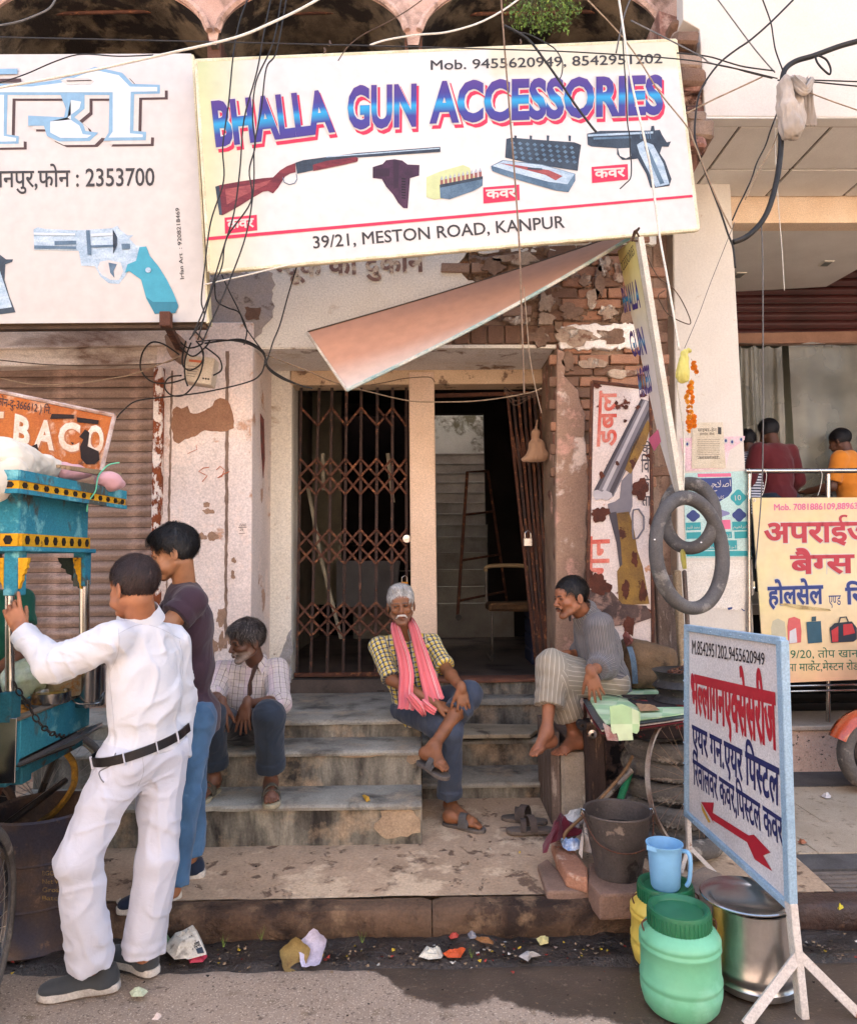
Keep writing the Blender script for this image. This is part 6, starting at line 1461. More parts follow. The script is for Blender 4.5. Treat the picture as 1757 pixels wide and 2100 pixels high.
cable('rope','beige cord from the cable knot to the right edge of the main sign',q3,[(1200,450),(1050,520),(900,590),(755,665)],4.2,.005,tancb,cat='rope')
cable('rope','long grey string hanging in front of the bag shop interior',q3,[(1195,1320),(1203,1500),(1205,2000),(1205,2600),(1195,2900),(1180,3100),(1160,3330)],4.3,.0042,gry,cat='rope')
cable('rope','thin pale thread hanging under the ceiling of the right building',q3,[(1275,700),(1280,950),(1295,1200),(1315,1450),(1330,1700)],4.3,.0022,wcb,cat='rope')
cable('rope','thin thread slanting across the white pillar to the garland',q3,[(1195,1340),(1040,1300),(900,1650),(830,1840),(745,2040)][1:],4.3,.0022,gry,cat='rope')
cable('cable','loop of brown wire sticking out in front of the white pillar',q3,[(520,1490),(590,1620),(680,1690),(740,1780),(782,1890),(730,1885),(650,1840),(610,1780),(592,1730),(630,1700)],4.3,.0035,brn)
T2=['large black wire loop left of the white meter box','black wire loop hanging below the white meter box','black wire curl right of the white meter box','black wire circle crossing the front of the meter box','straight black wire hanging with a plug over the meter box','short black wire above the meter box at the bracket','black wire curling over the top right of the meter box']
for pts in ([(1050,100),(960,40),(890,28),(840,80),(822,160),(840,215),(900,262),(1000,265),(1090,240)],[(1065,222),(990,235),(965,290),(1000,335),(1060,342),(1110,310),(1165,230),(1192,130),(1180,60)],[(1200,55),(1250,90),(1290,130),(1298,190),(1250,222)],[(1090,20),(1070,110),(1075,170),(1120,190),(1180,150),(1190,80),(1150,20)],[(1120,30),(1085,130),(1085,230),(1100,285)],[(1020,-20),(1100,60),(1190,30),(1150,-30)],[(980,-20),(1060,60),(1130,110),(1200,60),(1230,20)]):
 cable('cable',T2.pop(0),q4,pts,4.72,.0055,blk,group='wires around the meter box')
cable('cable','twisted black wire from the rusty orange board across the pilaster',q4,[(685,470),(720,430),(800,372),(960,350),(1200,320),(1450,262),(1530,210),(1555,130)],4.75,.005,blk)
for dy in (0,10):cable('cable',('upper' if dy==0 else 'lower')+' black wire running from the meter box down to the door corner',q4,[(1200,35),(1320,18),(1430,15+dy),(1540,80+dy),(1570,170+dy),(1650,230+dy),(1757,280),(1830,300)],4.8,.006,blk)
cable('cable','slack brown wire across the top of the left shutter',q4,[(-20,130),(300,160),(700,162),(960,150),(1060,108)],4.7,.0035,brn)
cable('cable','lower slack tan wire across the top of the left shutter',q4,[(-20,232),(200,275),(450,270),(650,240),(800,210),(1060,108)],4.6,.0035,tancb)
cable('cable','tan wire sagging across both doorways under the lintel',q5,[(-60,100),(0,122),(200,200),(370,270),(600,330),(780,370),(930,378),(1200,370),(1460,330),(1560,298)],5.05,.0045,tancb)
cable('cable','thin brown wire lying along the beam over the gate',q5,[(560,278),(650,262),(760,240),(900,232),(935,262)],YB-.03,.003,brn)
for k in range(4):cable('cable','loose wire ends in the upper right corner of the open doorway',q5,[(1340,290+k*8),(1400,320+k*25),(1480,330+k*10),(1560,295+k*12)],5.15,.003,brn)
for x,y in ((290,300),(1435,250),(320,258)):
 MB().tube([P(*q2(x,y-18),3.95),P(*q2(x+6,y),3.93),P(*q2(x-4,y+12),3.93)],.005,5).build('tie_wire',brn,sg)
tw=[]
for k in range(9):
 a=q3(470+random.uniform(-30,40),1350+random.uniform(-20,60));tw.append(P(*a,4.25+random.uniform(-.05,.05)))
tag(MB().tube(catmull(tw,5),.006,5).build('wire_tangle',brn,None,loc=tw[0]),'frayed tangle of wire where the fallen sign meets the main sign','wire',None)
mbx=thing('meter_box','white electric meter box hanging askew in a tangle of wires by the shutter','meter box',P(410,760,4.85))
pts=[q4(1085,98),q4(1258,118),q4(1232,278),q4(1075,255)]
MB().prism([P(x,y,4.78)for x,y in pts],(0,.12,0)).build('case',mk('dusty white box',C('d8cbb8'),C('bfae98'),s=6,bump=.1),mbx,bevel=.006)
FM=Face((*pts[0],4.777),(*pts[1],4.777),(*pts[3],4.777))
FM.poly([q4(1110,128),q4(1190,136),q4(1188,150),q4(1108,142)],print_mat('orange print',C('c96a45')),.002,mbx,'label_print')
for k in range(5):FM.poly([q4(1100-k*2,165+k*14),q4(1170-k*7,172+k*14),q4(1170-k*7,175+k*14),q4(1100-k*2,168+k*14)],gry,.002,mbx,'label_print')
for k in range(3):MB().lathe([(.001,-.004),(.006,-.004),(.006,0)],P(*q4(1192+k*15,240+k*2),4.776),8,'Y').build('knob',blk,mbx)
MB().prism([P(*q4(x,y),4.80)for x,y in ((960,-20),(1045,-30),(1035,110),(1000,118),(975,70))],(0,.2,0)).build('bracket',brick_ms[2],mbx,bevel=.01)
br_=thing('angle_bracket','rusty angle iron bracket under the right corner of the left sign','bracket',P(340,650,4.2))
MB().box((P(327,640,4.0).x,4.0,P(327,668,4.0).z),(P(349,640,4.0).x,4.05,P(327,638,4.0).z)).build('plate',rust,br_,bevel=.003);MB().bar(P(338,655,4.05),P(372,720,4.95),.04,.04).build('arm',rust,br_)
stick=thing('small_poster','narrow red and black paper strip stuck inside the left door reveal','poster',P(545,900,5.2))
xx=x2a
FR=lambda x,y:PX(x,y,P(521,712,YF).x+.004)
MB().prism([FR(534,848),FR(541,860),FR(543,940),FR(540,980),FR(536,920)],(.003,0,0)).build('paper',mk('red black paper',C('8f4a3f'),C('4a3a36'),s=20),stick)
# plant sprouting from the arch
pt=thing('sprouting_plant','green leafy bush sprouting from the arch above the main sign','plant',P(1110,10,4.8))
leafm=mk('fresh green leaf',C('6f8a3c'),C('4d6a2a'),s=8,bump=0,rough=.6,c4=C('9aa850'),thr4=.6,s4=30);mb=MB();st=MB()
for k in range(95):
 a=random.random()*6.28;rr=math.sqrt(random.random());x=1112+rr*72*math.cos(a);y=18+rr*44*math.sin(a)*(1.1 if math.sin(a)>0 else .8);c=P(x,y,4.75+random.uniform(-.18,.18))
 st.tube([P(1110,-10,4.85),(P(1110,-10,4.85)+c)/2+Vector((0,-.03,.04)),c],.0022,4)
 for q_ in range(9):
  d=Vector((random.gauss(0,1),random.gauss(0,1)-.3,random.gauss(0,1)-.1)).normalized();l_=random.uniform(.022,.038);s_=d.orthogonal().normalized()*l_*.3;b=c+Vector((random.gauss(0,.025),random.gauss(0,.02),random.gauss(0,.025)))
  n_=d.cross(s_).normalized()*.004
  mb.add([b,b+d*l_*.5+s_+n_,b+d*l_,b+d*l_*.5-s_+n_],[(0,1,2,3)])
mb.build('foliage',leafm,pt);st.build('stem',mk('green stem',C('5f5a35'),bump=0),pt)
# cloth bundle on the cable
cb=thing('cloth_bundle','dirty white cloth bag hooked over the heavy cable on the cream wall','cloth',P(1620,220,4.2))
clo=cloth_mat('grimy canvas',C('a89b8e'),[],weave=.35)
def ribbon2(name,f,pts,wid,Y,mat,par,**k):return ribbon(name,[P(*f(x,y),Y+dy)for x,y,dy in pts],wid,mat,par,**k)
# garland and yellow bag
gar=thing('marigold_garland','orange marigold garland hanging in two strings by the white pillar','garland',P(1405,740,4.3))
mg=[mk('orange marigold',C('e0861c'),C('c9660f'),s=40,bump=.5,bs=200),mk('yellow marigold',C('e6a52a'),C('cc7d18'),s=40,bump=.5,bs=200)]
def flower_mesh(r):
 mb=MB()
 for ring,(n_,rr,zz)in enumerate(((9,1.0,-.1),(8,.8,.25),(6,.5,.5))):
  for k in range(n_):
   a=6.283*k/n_+ring*.4;c,s_=math.cos(a),math.sin(a)
   mb.add([(0,0,zz*r*.4),(c*r*rr*.8-s_*r*.28,zz*r-.1*r,s_*r*rr*.8+c*r*.28),(c*r*rr,zz*r+.05*r,s_*r*rr),(c*r*rr*.8+s_*r*.28,zz*r-.1*r,s_*r*rr*.8-c*r*.28)],[(0,1,2,3)])
 for v in mb.v:v.y=-v.y
 return mb
fm=[]
for k in range(2):
 o=flower_mesh(.021).build('flower',mg[k],None);fm.append(o.data);bpy.data.objects.remove(o)
strings=[[(785,125),(800,160),(805,190),(808,225)],[(770,255),(768,310),(760,370),(762,430),(765,490),(770,530),(765,572)],[(785,240),(785,300),(790,370),(788,430),(795,480),(800,530)]]
for sidx,spts in enumerate(strings):
 c=catmull([P(*q6(x,y),4.28)for x,y in spts],10);acc=0
 MB().tube(c,.0015,4).build('thread',tancb,gar)
 last=c[0]
 for p in c:
  if (p-last).length>.026:
   last=p
   for _ in range(1):
    o=bpy.data.objects.new('flower',random.choice(fm));COL.objects.link(o);o.parent=gar;o.location=p+Vector((random.uniform(-.007,.007),-.004,0))-world_loc(gar);o.rotation_euler=(random.uniform(-.9,.9),random.uniform(0,6),random.uniform(-.9,.9));o.scale=(random.uniform(.75,1.1),)*3
    # rubber tubes
rub=mk('dusty grey rubber',C('5f5c5b'),C('4a4746'),s=4,c4=C('7d7873'),thr4=.6,s4=7,bump=.3,rough=.7)
for(cx_,cy_,rx,ry,r,Y,rot,lab)in ((775,1045,145,200,39,4.42,.12,'smaller inner tube hanging behind, looped with the larger one by the posters'),(772,1262,190,345,42,4.25,-.06,'large grey inner tube hanging in a long loop in front of the white pillar')):
 pts=[];rs=[]
 for k in range(56):
  a=2*math.pi*k/56;dx=rx*math.cos(a);dy=ry*math.sin(a);rr=1+.05*math.sin(2*a+1)
  x=cx_+(dx*math.cos(rot)-dy*math.sin(rot))*rr*.98;y=cy_+(dx*math.sin(rot)+dy*math.cos(rot))*rr*.98;pts.append(P(*q6(x,y),Y+.10*math.cos(a)*(.9 if Y<4.3 else -.8)));rs.append(.041+.002*math.sin(3*a))
 t=thing('inner_tube',lab,'inner tube',pts[42]);MB().tube(pts,rs,14,closed=True).build('tube',rub,t,smooth='all')
 v=pts[30 if Y<4.3 else 8];MB().tube([v,v+Vector((-.02,-.045,.01))],.005,8).build('valve',steel,t)
cable('rope','white strap from which the two rubber tubes hang',q6,[(700,250),(740,550),(742,800),(735,930)],4.33,.006,wcb,cat='rope')
# timber and sack between board and pillar
tmb=mk('weathered grey timber',C('7a6a62'),C('57493f'),s=3,c3=C('a39489'),thr=.62,s3=8,bump=.6,stretch=(6,6,.7));jute=mk('jute wrapped pole',C('a08c70'),C('84715a'),s=60,bump=.6,bs=200)
def plank(lab,a,b,w_,d,Y0,Y1_,mat):
 t=MB().bar(P(*a,Y0),P(*b,Y1_),w_,d,(0,1,0)).build('timber_pole',mat,None,bevel=.008,loc=P(*b,Y1_),jit=.004);return tag(t,lab,'pole','poles leaning by the white pillar')
plank('thick grey timber plank leaning behind the brown sack',(1360,1180),(1382,1590),.13,.05,4.95,4.75,tmb)
plank('jute wrapped pole leaning beside the grey plank',(1388,1170),(1412,1600),.045,.045,4.85,4.65,jute)
plank('thin stick leaning against the white pillar behind the tubes',(1402,1170),(1428,1600),.03,.03,4.9,4.65,tmb)
# bench with green covering
zb_=.893
ben=thing('work_bench','tyre repair bench covered with torn green chequered sheet and old paper','bench',G(1300,1480,zb_)-Vector((0,0,zb_-.16)))
top=[G(1196,1432,zb_),G(1290,1412,zb_),G(1382,1396,zb_),G(1440,1418,zb_),G(1432,1462,zb_),G(1352,1474,zb_),G(1232,1490,zb_),G(1216,1468,zb_)]
def sheet_top(name,k,z,mat,shift=(0,0)):
 c=sum(top,Vector())/len(top);return MB().prism([c+(p-c)*k+Vector((shift[0],shift[1],z))for p in top],(0,0,.006)).build(name,mat,ben)
gs=mk('pale green vinyl',C('a9c79a'),C('94b586'),s=4,c4=C('d3dcc0'),thr4=.66,s4=18,bump=.1,rough=.5)
def checker():
 m=bpy.data.materials.new('green check vinyl');m.use_nodes=True;n=m.node_tree.nodes;l=m.node_tree.links;b=n['Principled BSDF'];tc=n.new('ShaderNodeTexCoord');mp=n.new('ShaderNodeMapping');mp.inputs['Rotation'].default_value=(0,0,.35);ch=n.new('ShaderNodeTexChecker');ch.inputs['Scale'].default_value=8
 l.new(tc.outputs['Object'],mp.inputs[0]);l.new(mp.outputs[0],ch.inputs[0]);ch.inputs[1].default_value=(*C('a5c796'),1);ch.inputs[2].default_value=(*C('c3d6ae'),1);nz=n.new('ShaderNodeTexNoise');nz.inputs['Scale'].default_value=9;nz.inputs['Detail'].default_value=6;l.new(tc.outputs['Object'],nz.inputs['Vector'])
 mr=n.new('ShaderNodeMapRange');mr.inputs[1].default_value=.35;mr.inputs[2].default_value=.7;mr.inputs[3].default_value=.82;mr.inputs[4].default_value=1.08;l.new(nz.outputs['Fac'],mr.inputs[0]);vm=n.new('ShaderNodeVectorMath');vm.operation='SCALE';l.new(ch.outputs[0],vm.inputs[0]);l.new(mr.outputs[0],vm.inputs['Scale']);l.new(vm.outputs[0],b.inputs['Base Color']);b.inputs['Roughness'].default_value=.45;return m
gck=checker()
wood_d=mk('scorched dark wood',C('4a3a34'),C('2e2422'),s=4,c3=C('7d6250'),thr=.6,s3=7,bump=.8,stretch=(3,3,.6))
sheet_top('plank_top',.97,-.05,wood_d);sheet_top('red_sheet',1.0,-.038,mk('dark red sheet',C('7d2f33'),C('5f2427'),s=5));sheet_top('paper_pile',.985,-.026,mk('white paper edges',C('d9d4cc'),C('b5ada3'),s=30));sheet_top('black_sheet',1.01,-.014,mk('glossy black sheet',C('2f3438'),C('4a5258'),s=4,rough=.3,c4=C('c9c4ba'),thr4=.7,s4=14));sheet_top('green_cover',.96,-.004,gck,(.02,.02))
def flap(f,pts,Y,m_,nm,seed=1):
 n_=len(pts);MB().prism([P(*f(x,y),Y)for x,y in pts],(.0,.006,0)).build(nm,m_,ben)
k4=cv(1051,1153.6,.2334)
flap(k4,[(850,1265),(960,1245),(1115,1310),(1120,1370),(1108,1480),(1090,1505),(1050,1495),(1058,1560),(932,1565),(915,1500),(880,1505),(865,1480)],top[6].y-.03,gck,'hanging_green_flap')
flap(k4,[(790,1410),(850,1440),(925,1525),(930,1570),(830,1560)],top[6].y-.015,mk('crumpled photo paper',C('b5aaa5'),C('8d4f4a'),s=12),'hanging_paper')
for(x0,y0,x1,y1,Y,m_)in ((1208,1480,1240,1700,4.25,wood_d),(1300,1480,1360,1640,4.45,wood_d),(1236,1500,1330,1690,4.7,mk('burnt brick mess',C('b58f7d'),C('6d564c'),s=6,c3=C('3a302c'),thr=.5,s3=9,bump=1))):
 A=P(x0,y1,Y);B=P(x1,y0,Y);MB().box((A.x,Y,max(.15,A.z)),(B.x,Y+.12,B.z)).build('bench_support',m_,ben,bevel=.01,jit=.008)
hd=[k4(600,1420),k4(700,1400),k4(695,1500)]
for i,(x,y,r)in enumerate(((598,1422,.028),(705,1385,.02),(690,1500,.025))):
 c=P(*k4(x,y),4.2);MB().lathe([(r*.35,-.03),(r,-.028),(r,0),(r*.8,.03)],c,16,'Y').build('hanging_part',steel if i else mk('black metal part',C('2a2626')),ben,smooth=True)
sp=thing('spatula','long handled tyre spatula lying on the green bench cover','tool',G(1300,1430,zb_+.01))
MB().tube([G(1236,1424,zb_+.02),G(1262,1428,zb_+.018),G(1288,1434,zb_+.012)],.006,6).build('handle',steel,sp,smooth=True);MB().prism([G(*k4(1030,1195),zb_+.008),G(*k4(1080,1178),zb_+.008),G(*k4(1165,1188),zb_+.008),G(*k4(1172,1202),zb_+.008),G(*k4(1100,1210),zb_+.008),G(*k4(1045,1205),zb_+.008)],(0,0,.006)).build('blade',mk('dark blade',C('3a3836'),rough=.4,metal=.6),sp)
cs=thing('concrete_stump','rough concrete stump beside the doorway steps, footrest of the barefoot man','stump',G(1178,1690,.16))
A=G(1150,1692,.165);B=G(1222,1688,.165);zt_=P(1180,1545,A.y).z
MB().box((A.x+.01,A.y,.1),(B.x,A.y+.30,zt_)).build('stump',mk('lime flaked concrete',C('a3988a'),C('7d7266'),s=4,c3=C('c9c0b2'),thr=.58,s3=4,soft=.03,c4=C('5a5048'),thr4=.62,s4=7,bump=.7),cs,bevel=.02,jit=.008)
MB().box((A.x-.05,A.y+.02,.1),(A.x+.005,A.y+.5,zt_+.12)).build('side_plank',tmb,cs,bevel=.004)
MB().box((XR-.02,Ya-.25,.1),(XR+.10,YF+.1,zt_+.05)).build('side_wall',mk('dirty side render',C('8a7464'),C('675548'),s=3,bump=.6),cs,bevel=.01)
chn=catmull([P(*k4(x,y),A.y-.01)for x,y in ((640,1660),(655,1760),(645,1850),(660,1960),(690,2040))],5)
def chain(name,pts,r,mat,par,k=.35):
 tot=0;out=[];L=r*4.2;last=pts[0];i=0
 dense=catmull(pts,6);last=dense[0];up_=0
 for p in dense:
  if (p-last).length>=L*.78:
   d=(p-last).normalized();c=(p+last)/2;s_=d.orthogonal().normalized();t_=d.cross(s_);s_=s_ if up_%2 else t_;up_+=1
   ring=[c+d*L*.5*math.cos(a)+s_*L*.27*math.sin(a)for a in np.linspace(0,6.283,11)[:-1]]
   MB().tube(ring,r*.45,5,closed=True).build(name,mat,par,smooth='all');last=p
ch=thing('hanging_chain','rusty chain hanging beside the concrete stump','chain',chn[0]);chain('link',chn,.0075,rust,ch)
# tyres, rims, wheel
tyre_m=mk('dusty tyre rubber',C('6b655f'),C('4c4743'),s=5,c4=C('958c81'),thr4=.6,s4=8,bump=.6,bs=60)
def tyre(lab,c,R_,r,nrm_=(0,0,1),tread=True,grp='old tyres stacked beside the bench'):
 t=thing('tyre',lab,'tyre',c,grp);M=Vector(nrm_).to_track_quat('Z','Y').to_matrix();pts=[Vector(c)+M@Vector((R_*math.cos(a),R_*math.sin(a),0))for a in np.linspace(0,6.283,49)[:-1]]
 MB().tube(pts,r,12,closed=True).build('casing',tyre_m,t,smooth='all')
 if tread:
  mb=MB()
  for k in range(72):
   a=2*math.pi*k/72
   for zz,dd in ((-.45,.6),(0,-.4),(.45,.5)):
    e=math.cos(zz*1.3);p=M@Vector(((R_+r*e)*math.cos(a),(R_+r*e)*math.sin(a),r*zz));n_=M@Vector((math.cos(a),math.sin(a),0));s_=M@Vector((-math.sin(a),math.cos(a),dd)).normalized()*.016;q_=M@Vector((0,0,1))*.009
    c0=Vector(c)+p;mb.add([c0-s_-q_+n_*.003,c0+s_-q_+n_*.003,c0+s_+q_+n_*.003,c0-s_+q_+n_*.003],[(0,1,2,3)])
  mb.build('tread',tyre_m,t)['kind']='stuff'
 return t
tY=4.12;bx_=P(1408,1700,tY).x
labs=['lowest tyre of the stack behind the bicycle wheel','second tyre from the bottom of the stack','middle tyre of the stack behind the wheel','second tyre from the top of the stack','top tyre of the stack with diamond tread']
for k in range(5):
 zc_=.215+k*.108;tyre(labs[k],(bx_+random.uniform(-.02,.02)-.0,tY+.12+random.uniform(-.02,.02),zc_),.25+.01*(k%2),.052,(random.uniform(-.06,.06),random.uniform(-.06,.02),1),True)
tyre('worn tyre lying flat on the pavement in front of the stack',(G(1425,1775,.16).x,3.98,.2),.17,.05,(0,.1,1),False)
hb=thing('red_black_box','scuffed black and red plastic casing on top of the tyre stack','casing',(bx_-.08,tY+.1,.74))
S_=None
MB().box((bx_-.30,tY-.12,.72),(bx_+.08,tY+.3,.90)).build('casing',mk('red scuffed black plastic',C('2e2628'),C('231e20'),s=5,c3=C('8c2f30'),thr=.58,s3=7,soft=.02,bump=.4),hb,bevel=.05,seg=3,smooth=True)
def rim(lab,c,R_,h_):
 t=thing('steel_rim',lab,'wheel rim',c,'black steel rims on the casing');prof=[(R_*.55,h_*.75),(R_*.92,h_*.9),(R_*1.02,h_*1.02),(R_*1.05,h_),(R_*.97,h_*.86),(R_*.86,h_*.6),(R_*.84,h_*.4),(R_*.97,h_*.14),(R_*1.05,0),(R_*.9,.0)]
 MB().lathe(prof,c,36).build('rim',mk('sooty steel rim',C('4a4644'),C('343130'),s=9,c4=C('7d756c'),thr4=.65,s4=20,rough=.45,metal=.5,bump=.2),t,smooth=True);return t
rim('lower black steel rim stacked on the scuffed casing',(bx_+.01,tY+.05,.905),.145,.075);rim('upper black steel rim holding chain and bits',(bx_+.01,tY+.05,.985),.15,.085)
bc=[Vector((bx_+.01+.10*math.cos(a*1.9),tY+.03+.08*math.sin(a*2.3),1.065+.015*math.sin(a*3)))for a in np.linspace(0,6,12)]
ch2=thing('bicycle_chain','rusty chain coiled on the upper steel rim','chain',bc[0]);chain('link',bc,.008,rust,ch2)
yb=tag(MB().lathe([(.001,.03),(.03,.028),(.05,.01),(.045,0),(.001,-.01)],(bx_+.06,tY-.02,1.04),7).build('yellow_packet',mk('yellow plastic scrap',C('c9b83a'),C('a89a35'),s=9),None,jit=.012,loc=(bx_+.06,tY,1.04)),'crumpled yellow plastic scrap in the upper steel rim','packet')
def cycle_wheel(lab,c,R_,axis_v,grp=None,tyre_on=False,spokes=32,rimc=steel,tyrer=.018,spokem=None,name='bicycle_wheel',par=None):
 t=thing(name,lab,'wheel',c,grp)if par is None else None;M=Vector(axis_v).to_track_quat('Z','Y').to_matrix();cc=Vector(c);ring=lambda r:[cc+M@Vector((r*math.cos(a),r*math.sin(a),0))for a in np.linspace(0,6.2832,65)[:-1]]
 prof=[(-.012,-.002),(-.012,.008),(.012,.008),(.012,-.002),(.006,-.008),(-.006,-.008)];vs=[];fs=[];n_=64
 for k in range(n_):
  a=2*math.pi*k/n_
  for z_,r_ in prof:vs.append(cc+M@Vector(((R_+r_)*math.cos(a),(R_+r_)*math.sin(a),z_)))
 m=len(prof)
 for k in range(n_):
  for i in range(m):fs.append((k*m+i,k*m+(i+1)%m,((k+1)%n_)*m+(i+1)%m,((k+1)%n_)*m+i))
 if par is not None:t=MB().add(vs,fs).build('wheel',rimc,par,smooth=True,loc=c,label=lab)
 else:MB().add(vs,fs).build('rim',rimc,t,smooth=True)
 if tyre_on:MB().tube(ring(R_+tyrer*1.0),tyrer,10,closed=True).build('tyre',tyre_m,t,smooth='all')
 ax_=M@Vector((0,0,1));MB().tube([cc-ax_*.035,cc+ax_*.035],.018,12).build('hub',spokem or rust,t,smooth=True)
 for k in range(spokes):
  a=2*math.pi*k/spokes;b_=a+(.45 if k%4<2 else -.45);sgn=1 if k%2 else -1
  MB().tube([cc+ax_*.028*sgn+M@Vector((.017*math.cos(b_),.017*math.sin(b_),0)),cc+M@Vector((R_*math.cos(a),R_*math.sin(a),0))],.0016,4,caps=False).build('spoke',spokem or rust,t)
 return t
wc=P(1424,1602,3.93)
cycle_wheel('bare bicycle wheel with rusty rim leaning on the tyre stack',wc,.36,(.62,-.95,.22),spokem=mk('rusty spoke',C('8f7868'),C('6f5a4c'),metal=.3,rough=.5),rimc=mk('rusty chrome rim',C('c2b8ae'),C('8f7464'),s=9,metal=.6,rough=.35,bump=.1))
# bucket, pumps, rags, bricks
bk_c=G(1268,1793,.22);bh=P(1264,1665,bk_c.y).z-.22
bkt=thing('metal_bucket','dark dented metal bucket with dirty water standing on a brick','bucket',bk_c)
br1,br0=.155,.108
bm_=mk('grimy galvanised bucket',C('5c5450'),C('443d3a'),s=4,c3=C('8a7b70'),thr=.64,s3=8,soft=.02,c4=C('2c2725'),thr4=.6,s4=5,rough=.6,metal=.35,bump=.3)
MB().lathe([(br0*.9,0),(br0,0),(br0*1.03,.015),(br0*1.0,.03),(br0+(br1-br0)*.5,bh*.5),(br1,bh),(br1+.006,bh+.004),(br1+.004,bh+.012),(br1-.004,bh+.006),(br0+(br1-br0)*.5-.006,bh*.5),(br0-.005,.02),(.001,.018)],bk_c,40).build('pail',bm_,bkt,smooth=True)
MB().lathe([(.0005,bh*.72),(br1*.90,bh*.72)],bk_c,32).build('dirty_water',mk('dirty water',C('3a3330'),C('2a2422'),rough=.08,spec=.6,bump=0),bkt)
for sx in (-1,1):MB().tube([bk_c+Vector((sx*(br1+.002),0,bh-.02)),bk_c+Vector((sx*(br1+.018),0,bh-.01)),bk_c+Vector((sx*(br1+.012),0,bh+.015)),bk_c+Vector((sx*(br1),0,bh+.01))],.005,6).build('ear',steel,bkt)
MB().tube(catmull([bk_c+Vector((-(br1+.014),0,bh)),bk_c+Vector((-.12,-.12,bh-.10)),bk_c+Vector((0,-.165,bh-.13)),bk_c+Vector((.12,-.12,bh-.10)),bk_c+Vector((br1+.014,0,bh))],6),.0035,6).build('handle',rust,bkt,smooth='all')
gp_=thing('bicycle_pump','green painted hand pump leaning behind the bucket','pump',P(1270,1640,4.15))
MB().tube([P(*q9(462,470),4.25),P(*q9(368,738),4.1)],.020,14).build('barrel',mk('chipped green enamel',C('2f8a5c'),C('257048'),s=4,c4=C('6a5a48'),thr4=.66,s4=16,rough=.35,bump=.1),gp_,smooth=True)
MB().lathe([(.001,.035),(.018,.034),(.024,.02),(.022,-.02),(.001,-.022)],P(*q9(466,440),4.25),14).build('cap',mk('dirty white plastic',C('d2c9bc'),C('a89c8c'),s=9),gp_,smooth=True)
sp_=thing('foot_pump','grey metal pump with a brown rubber hose lying against the bucket','pump',P(1180,1700,4.0))
MB().tube([P(*q9(430,560),4.1),P(*q9(200,800),4.0),P(*q9(70,965),3.9)],.021,12).build('barrel',mk('scratched grey tube',C('9c9288'),C('7a7068'),s=6,c4=C('4a423c'),thr4=.58,s4=16,rough=.45,metal=.4),sp_,smooth=True)
MB().tube(catmull([P(*q9(x,y),Y)for x,y,Y in ((440,480,4.1),(400,560,4.05),(300,680,4.0),(190,800,3.95),(100,880,3.88),(50,930,3.85),(45,965,3.84),(75,995,3.84))],6),.009,8).build('hose',mk('brown rubber hose',C('8a6a4a'),C('6d5238'),s=9,rough=.5),sp_,smooth='all')
tw_=P(*q9(40,965),3.84);MB().tube([tw_+Vector((-.02,0,0)),tw_+Vector((.02,0,-.01)),tw_+Vector((.05,0,-.02))],.008,6).build('clip',steel,sp_)
def crumple(name,lab,cat,f,pts,z,hgt,mat,seed=1,group=None,base=None,n_=26,Y=None,rough_=1.0):
 """a crumpled sheet: outline in pixels on the ground height z, puffed and creased"""
 rr=random.Random(seed);W=[G(*f(x,y),z)if Y is None else P(*f(x,y),Y)for x,y in pts];c=sum(W,Vector())/len(W);mb=MB();rings=5
 m=len(W);mb.v.append(c+Vector((0,0,hgt*rr.uniform(.7,1.1)))if Y is None else c+Vector((0,-hgt,0)))
 for r in range(1,rings+1):
  for p in W:
   t=r/rings;q_=c+(p-c)*t*(1+rr.uniform(-.06,.06));h_=hgt*(1-t*t)*rr.uniform(.55,1.3)+rr.uniform(0,hgt*.28)*rough_
   q_=q_+(Vector((0,0,h_))if Y is None else Vector((0,-h_,0)));mb.v.append(q_)
 for k in range(m):mb.f.append((0,1+k,1+(k+1)%m))
 for r in range(rings-1):
  for k in range(m):a=1+r*m;mb.f.append((a+k,a+m+k,a+m+(k+1)%m,a+(k+1)%m))
 mb.mi=[0]*len(mb.f);o=mb.build(name,mat,None,loc=c);return tag(o,lab,cat,group)
k3=cv(1900/1.9505,2600/1.9505,600/1400/1.9505)
crumple('rag','crumpled maroon cloth lying on the loose bricks','cloth',k3,[(625,1830),(690,1740),(760,1650),(790,1585),(830,1610),(890,1630),(900,1690),(1010,1650),(1005,1720),(960,1730),(820,1760),(760,1800),(700,1820),(665,1915),(635,1900)],.27,.07,cloth_mat('maroon rag',C('5f1f2d'),[])if 'cloth_mat' in globals()else mk('maroon rag',C('5f1f2d'),C('481722'),s=8,bump=.3),3)
crumple('paper_sheet','white paper sheet tucked behind the maroon cloth','paper',k3,[(815,1560),(930,1510),(1045,1475),(1050,1500),(960,1610),(900,1630),(820,1612)],.24,.03,mk('white paper',C('e3dfda'),C('cfc9c2'),s=8),4,Y=None)
crumple('plastic_bag','dusty transparent plastic bag squeezed between pump and bucket','bag',k3,[(980,1760),(1000,1700),(1060,1660),(1095,1700),(1120,1900),(1080,1915),(1010,1890),(1000,1960),(968,1930),(978,1860)],.24,.09,mk('milky plastic',C('c9bcae'),C('a8978a'),s=6,rough=.25,spec=.6),5)
crumple('blue_packet','blue and white printed packet under the pump end','packet',k3,[(790,1775),(830,1790),(880,1830),(985,1790),(975,1860),(930,1880),(870,1880),(820,1850)],.25,.03,mk('blue packet',C('5f8fc9'),C('d9dfe6'),s=14,rough=.3),6)
def loose_brick(lab,corners,z,h_,mat):
 b_=MB().prism([G(x,y,z)for x,y in corners],(0,0,-h_));o=b_.build('loose_brick',mat,None,bevel=.012,jit=.004,loc=G(*corners[0],z),seg=2);return tag(o,lab,'brick','loose bricks under the bucket')
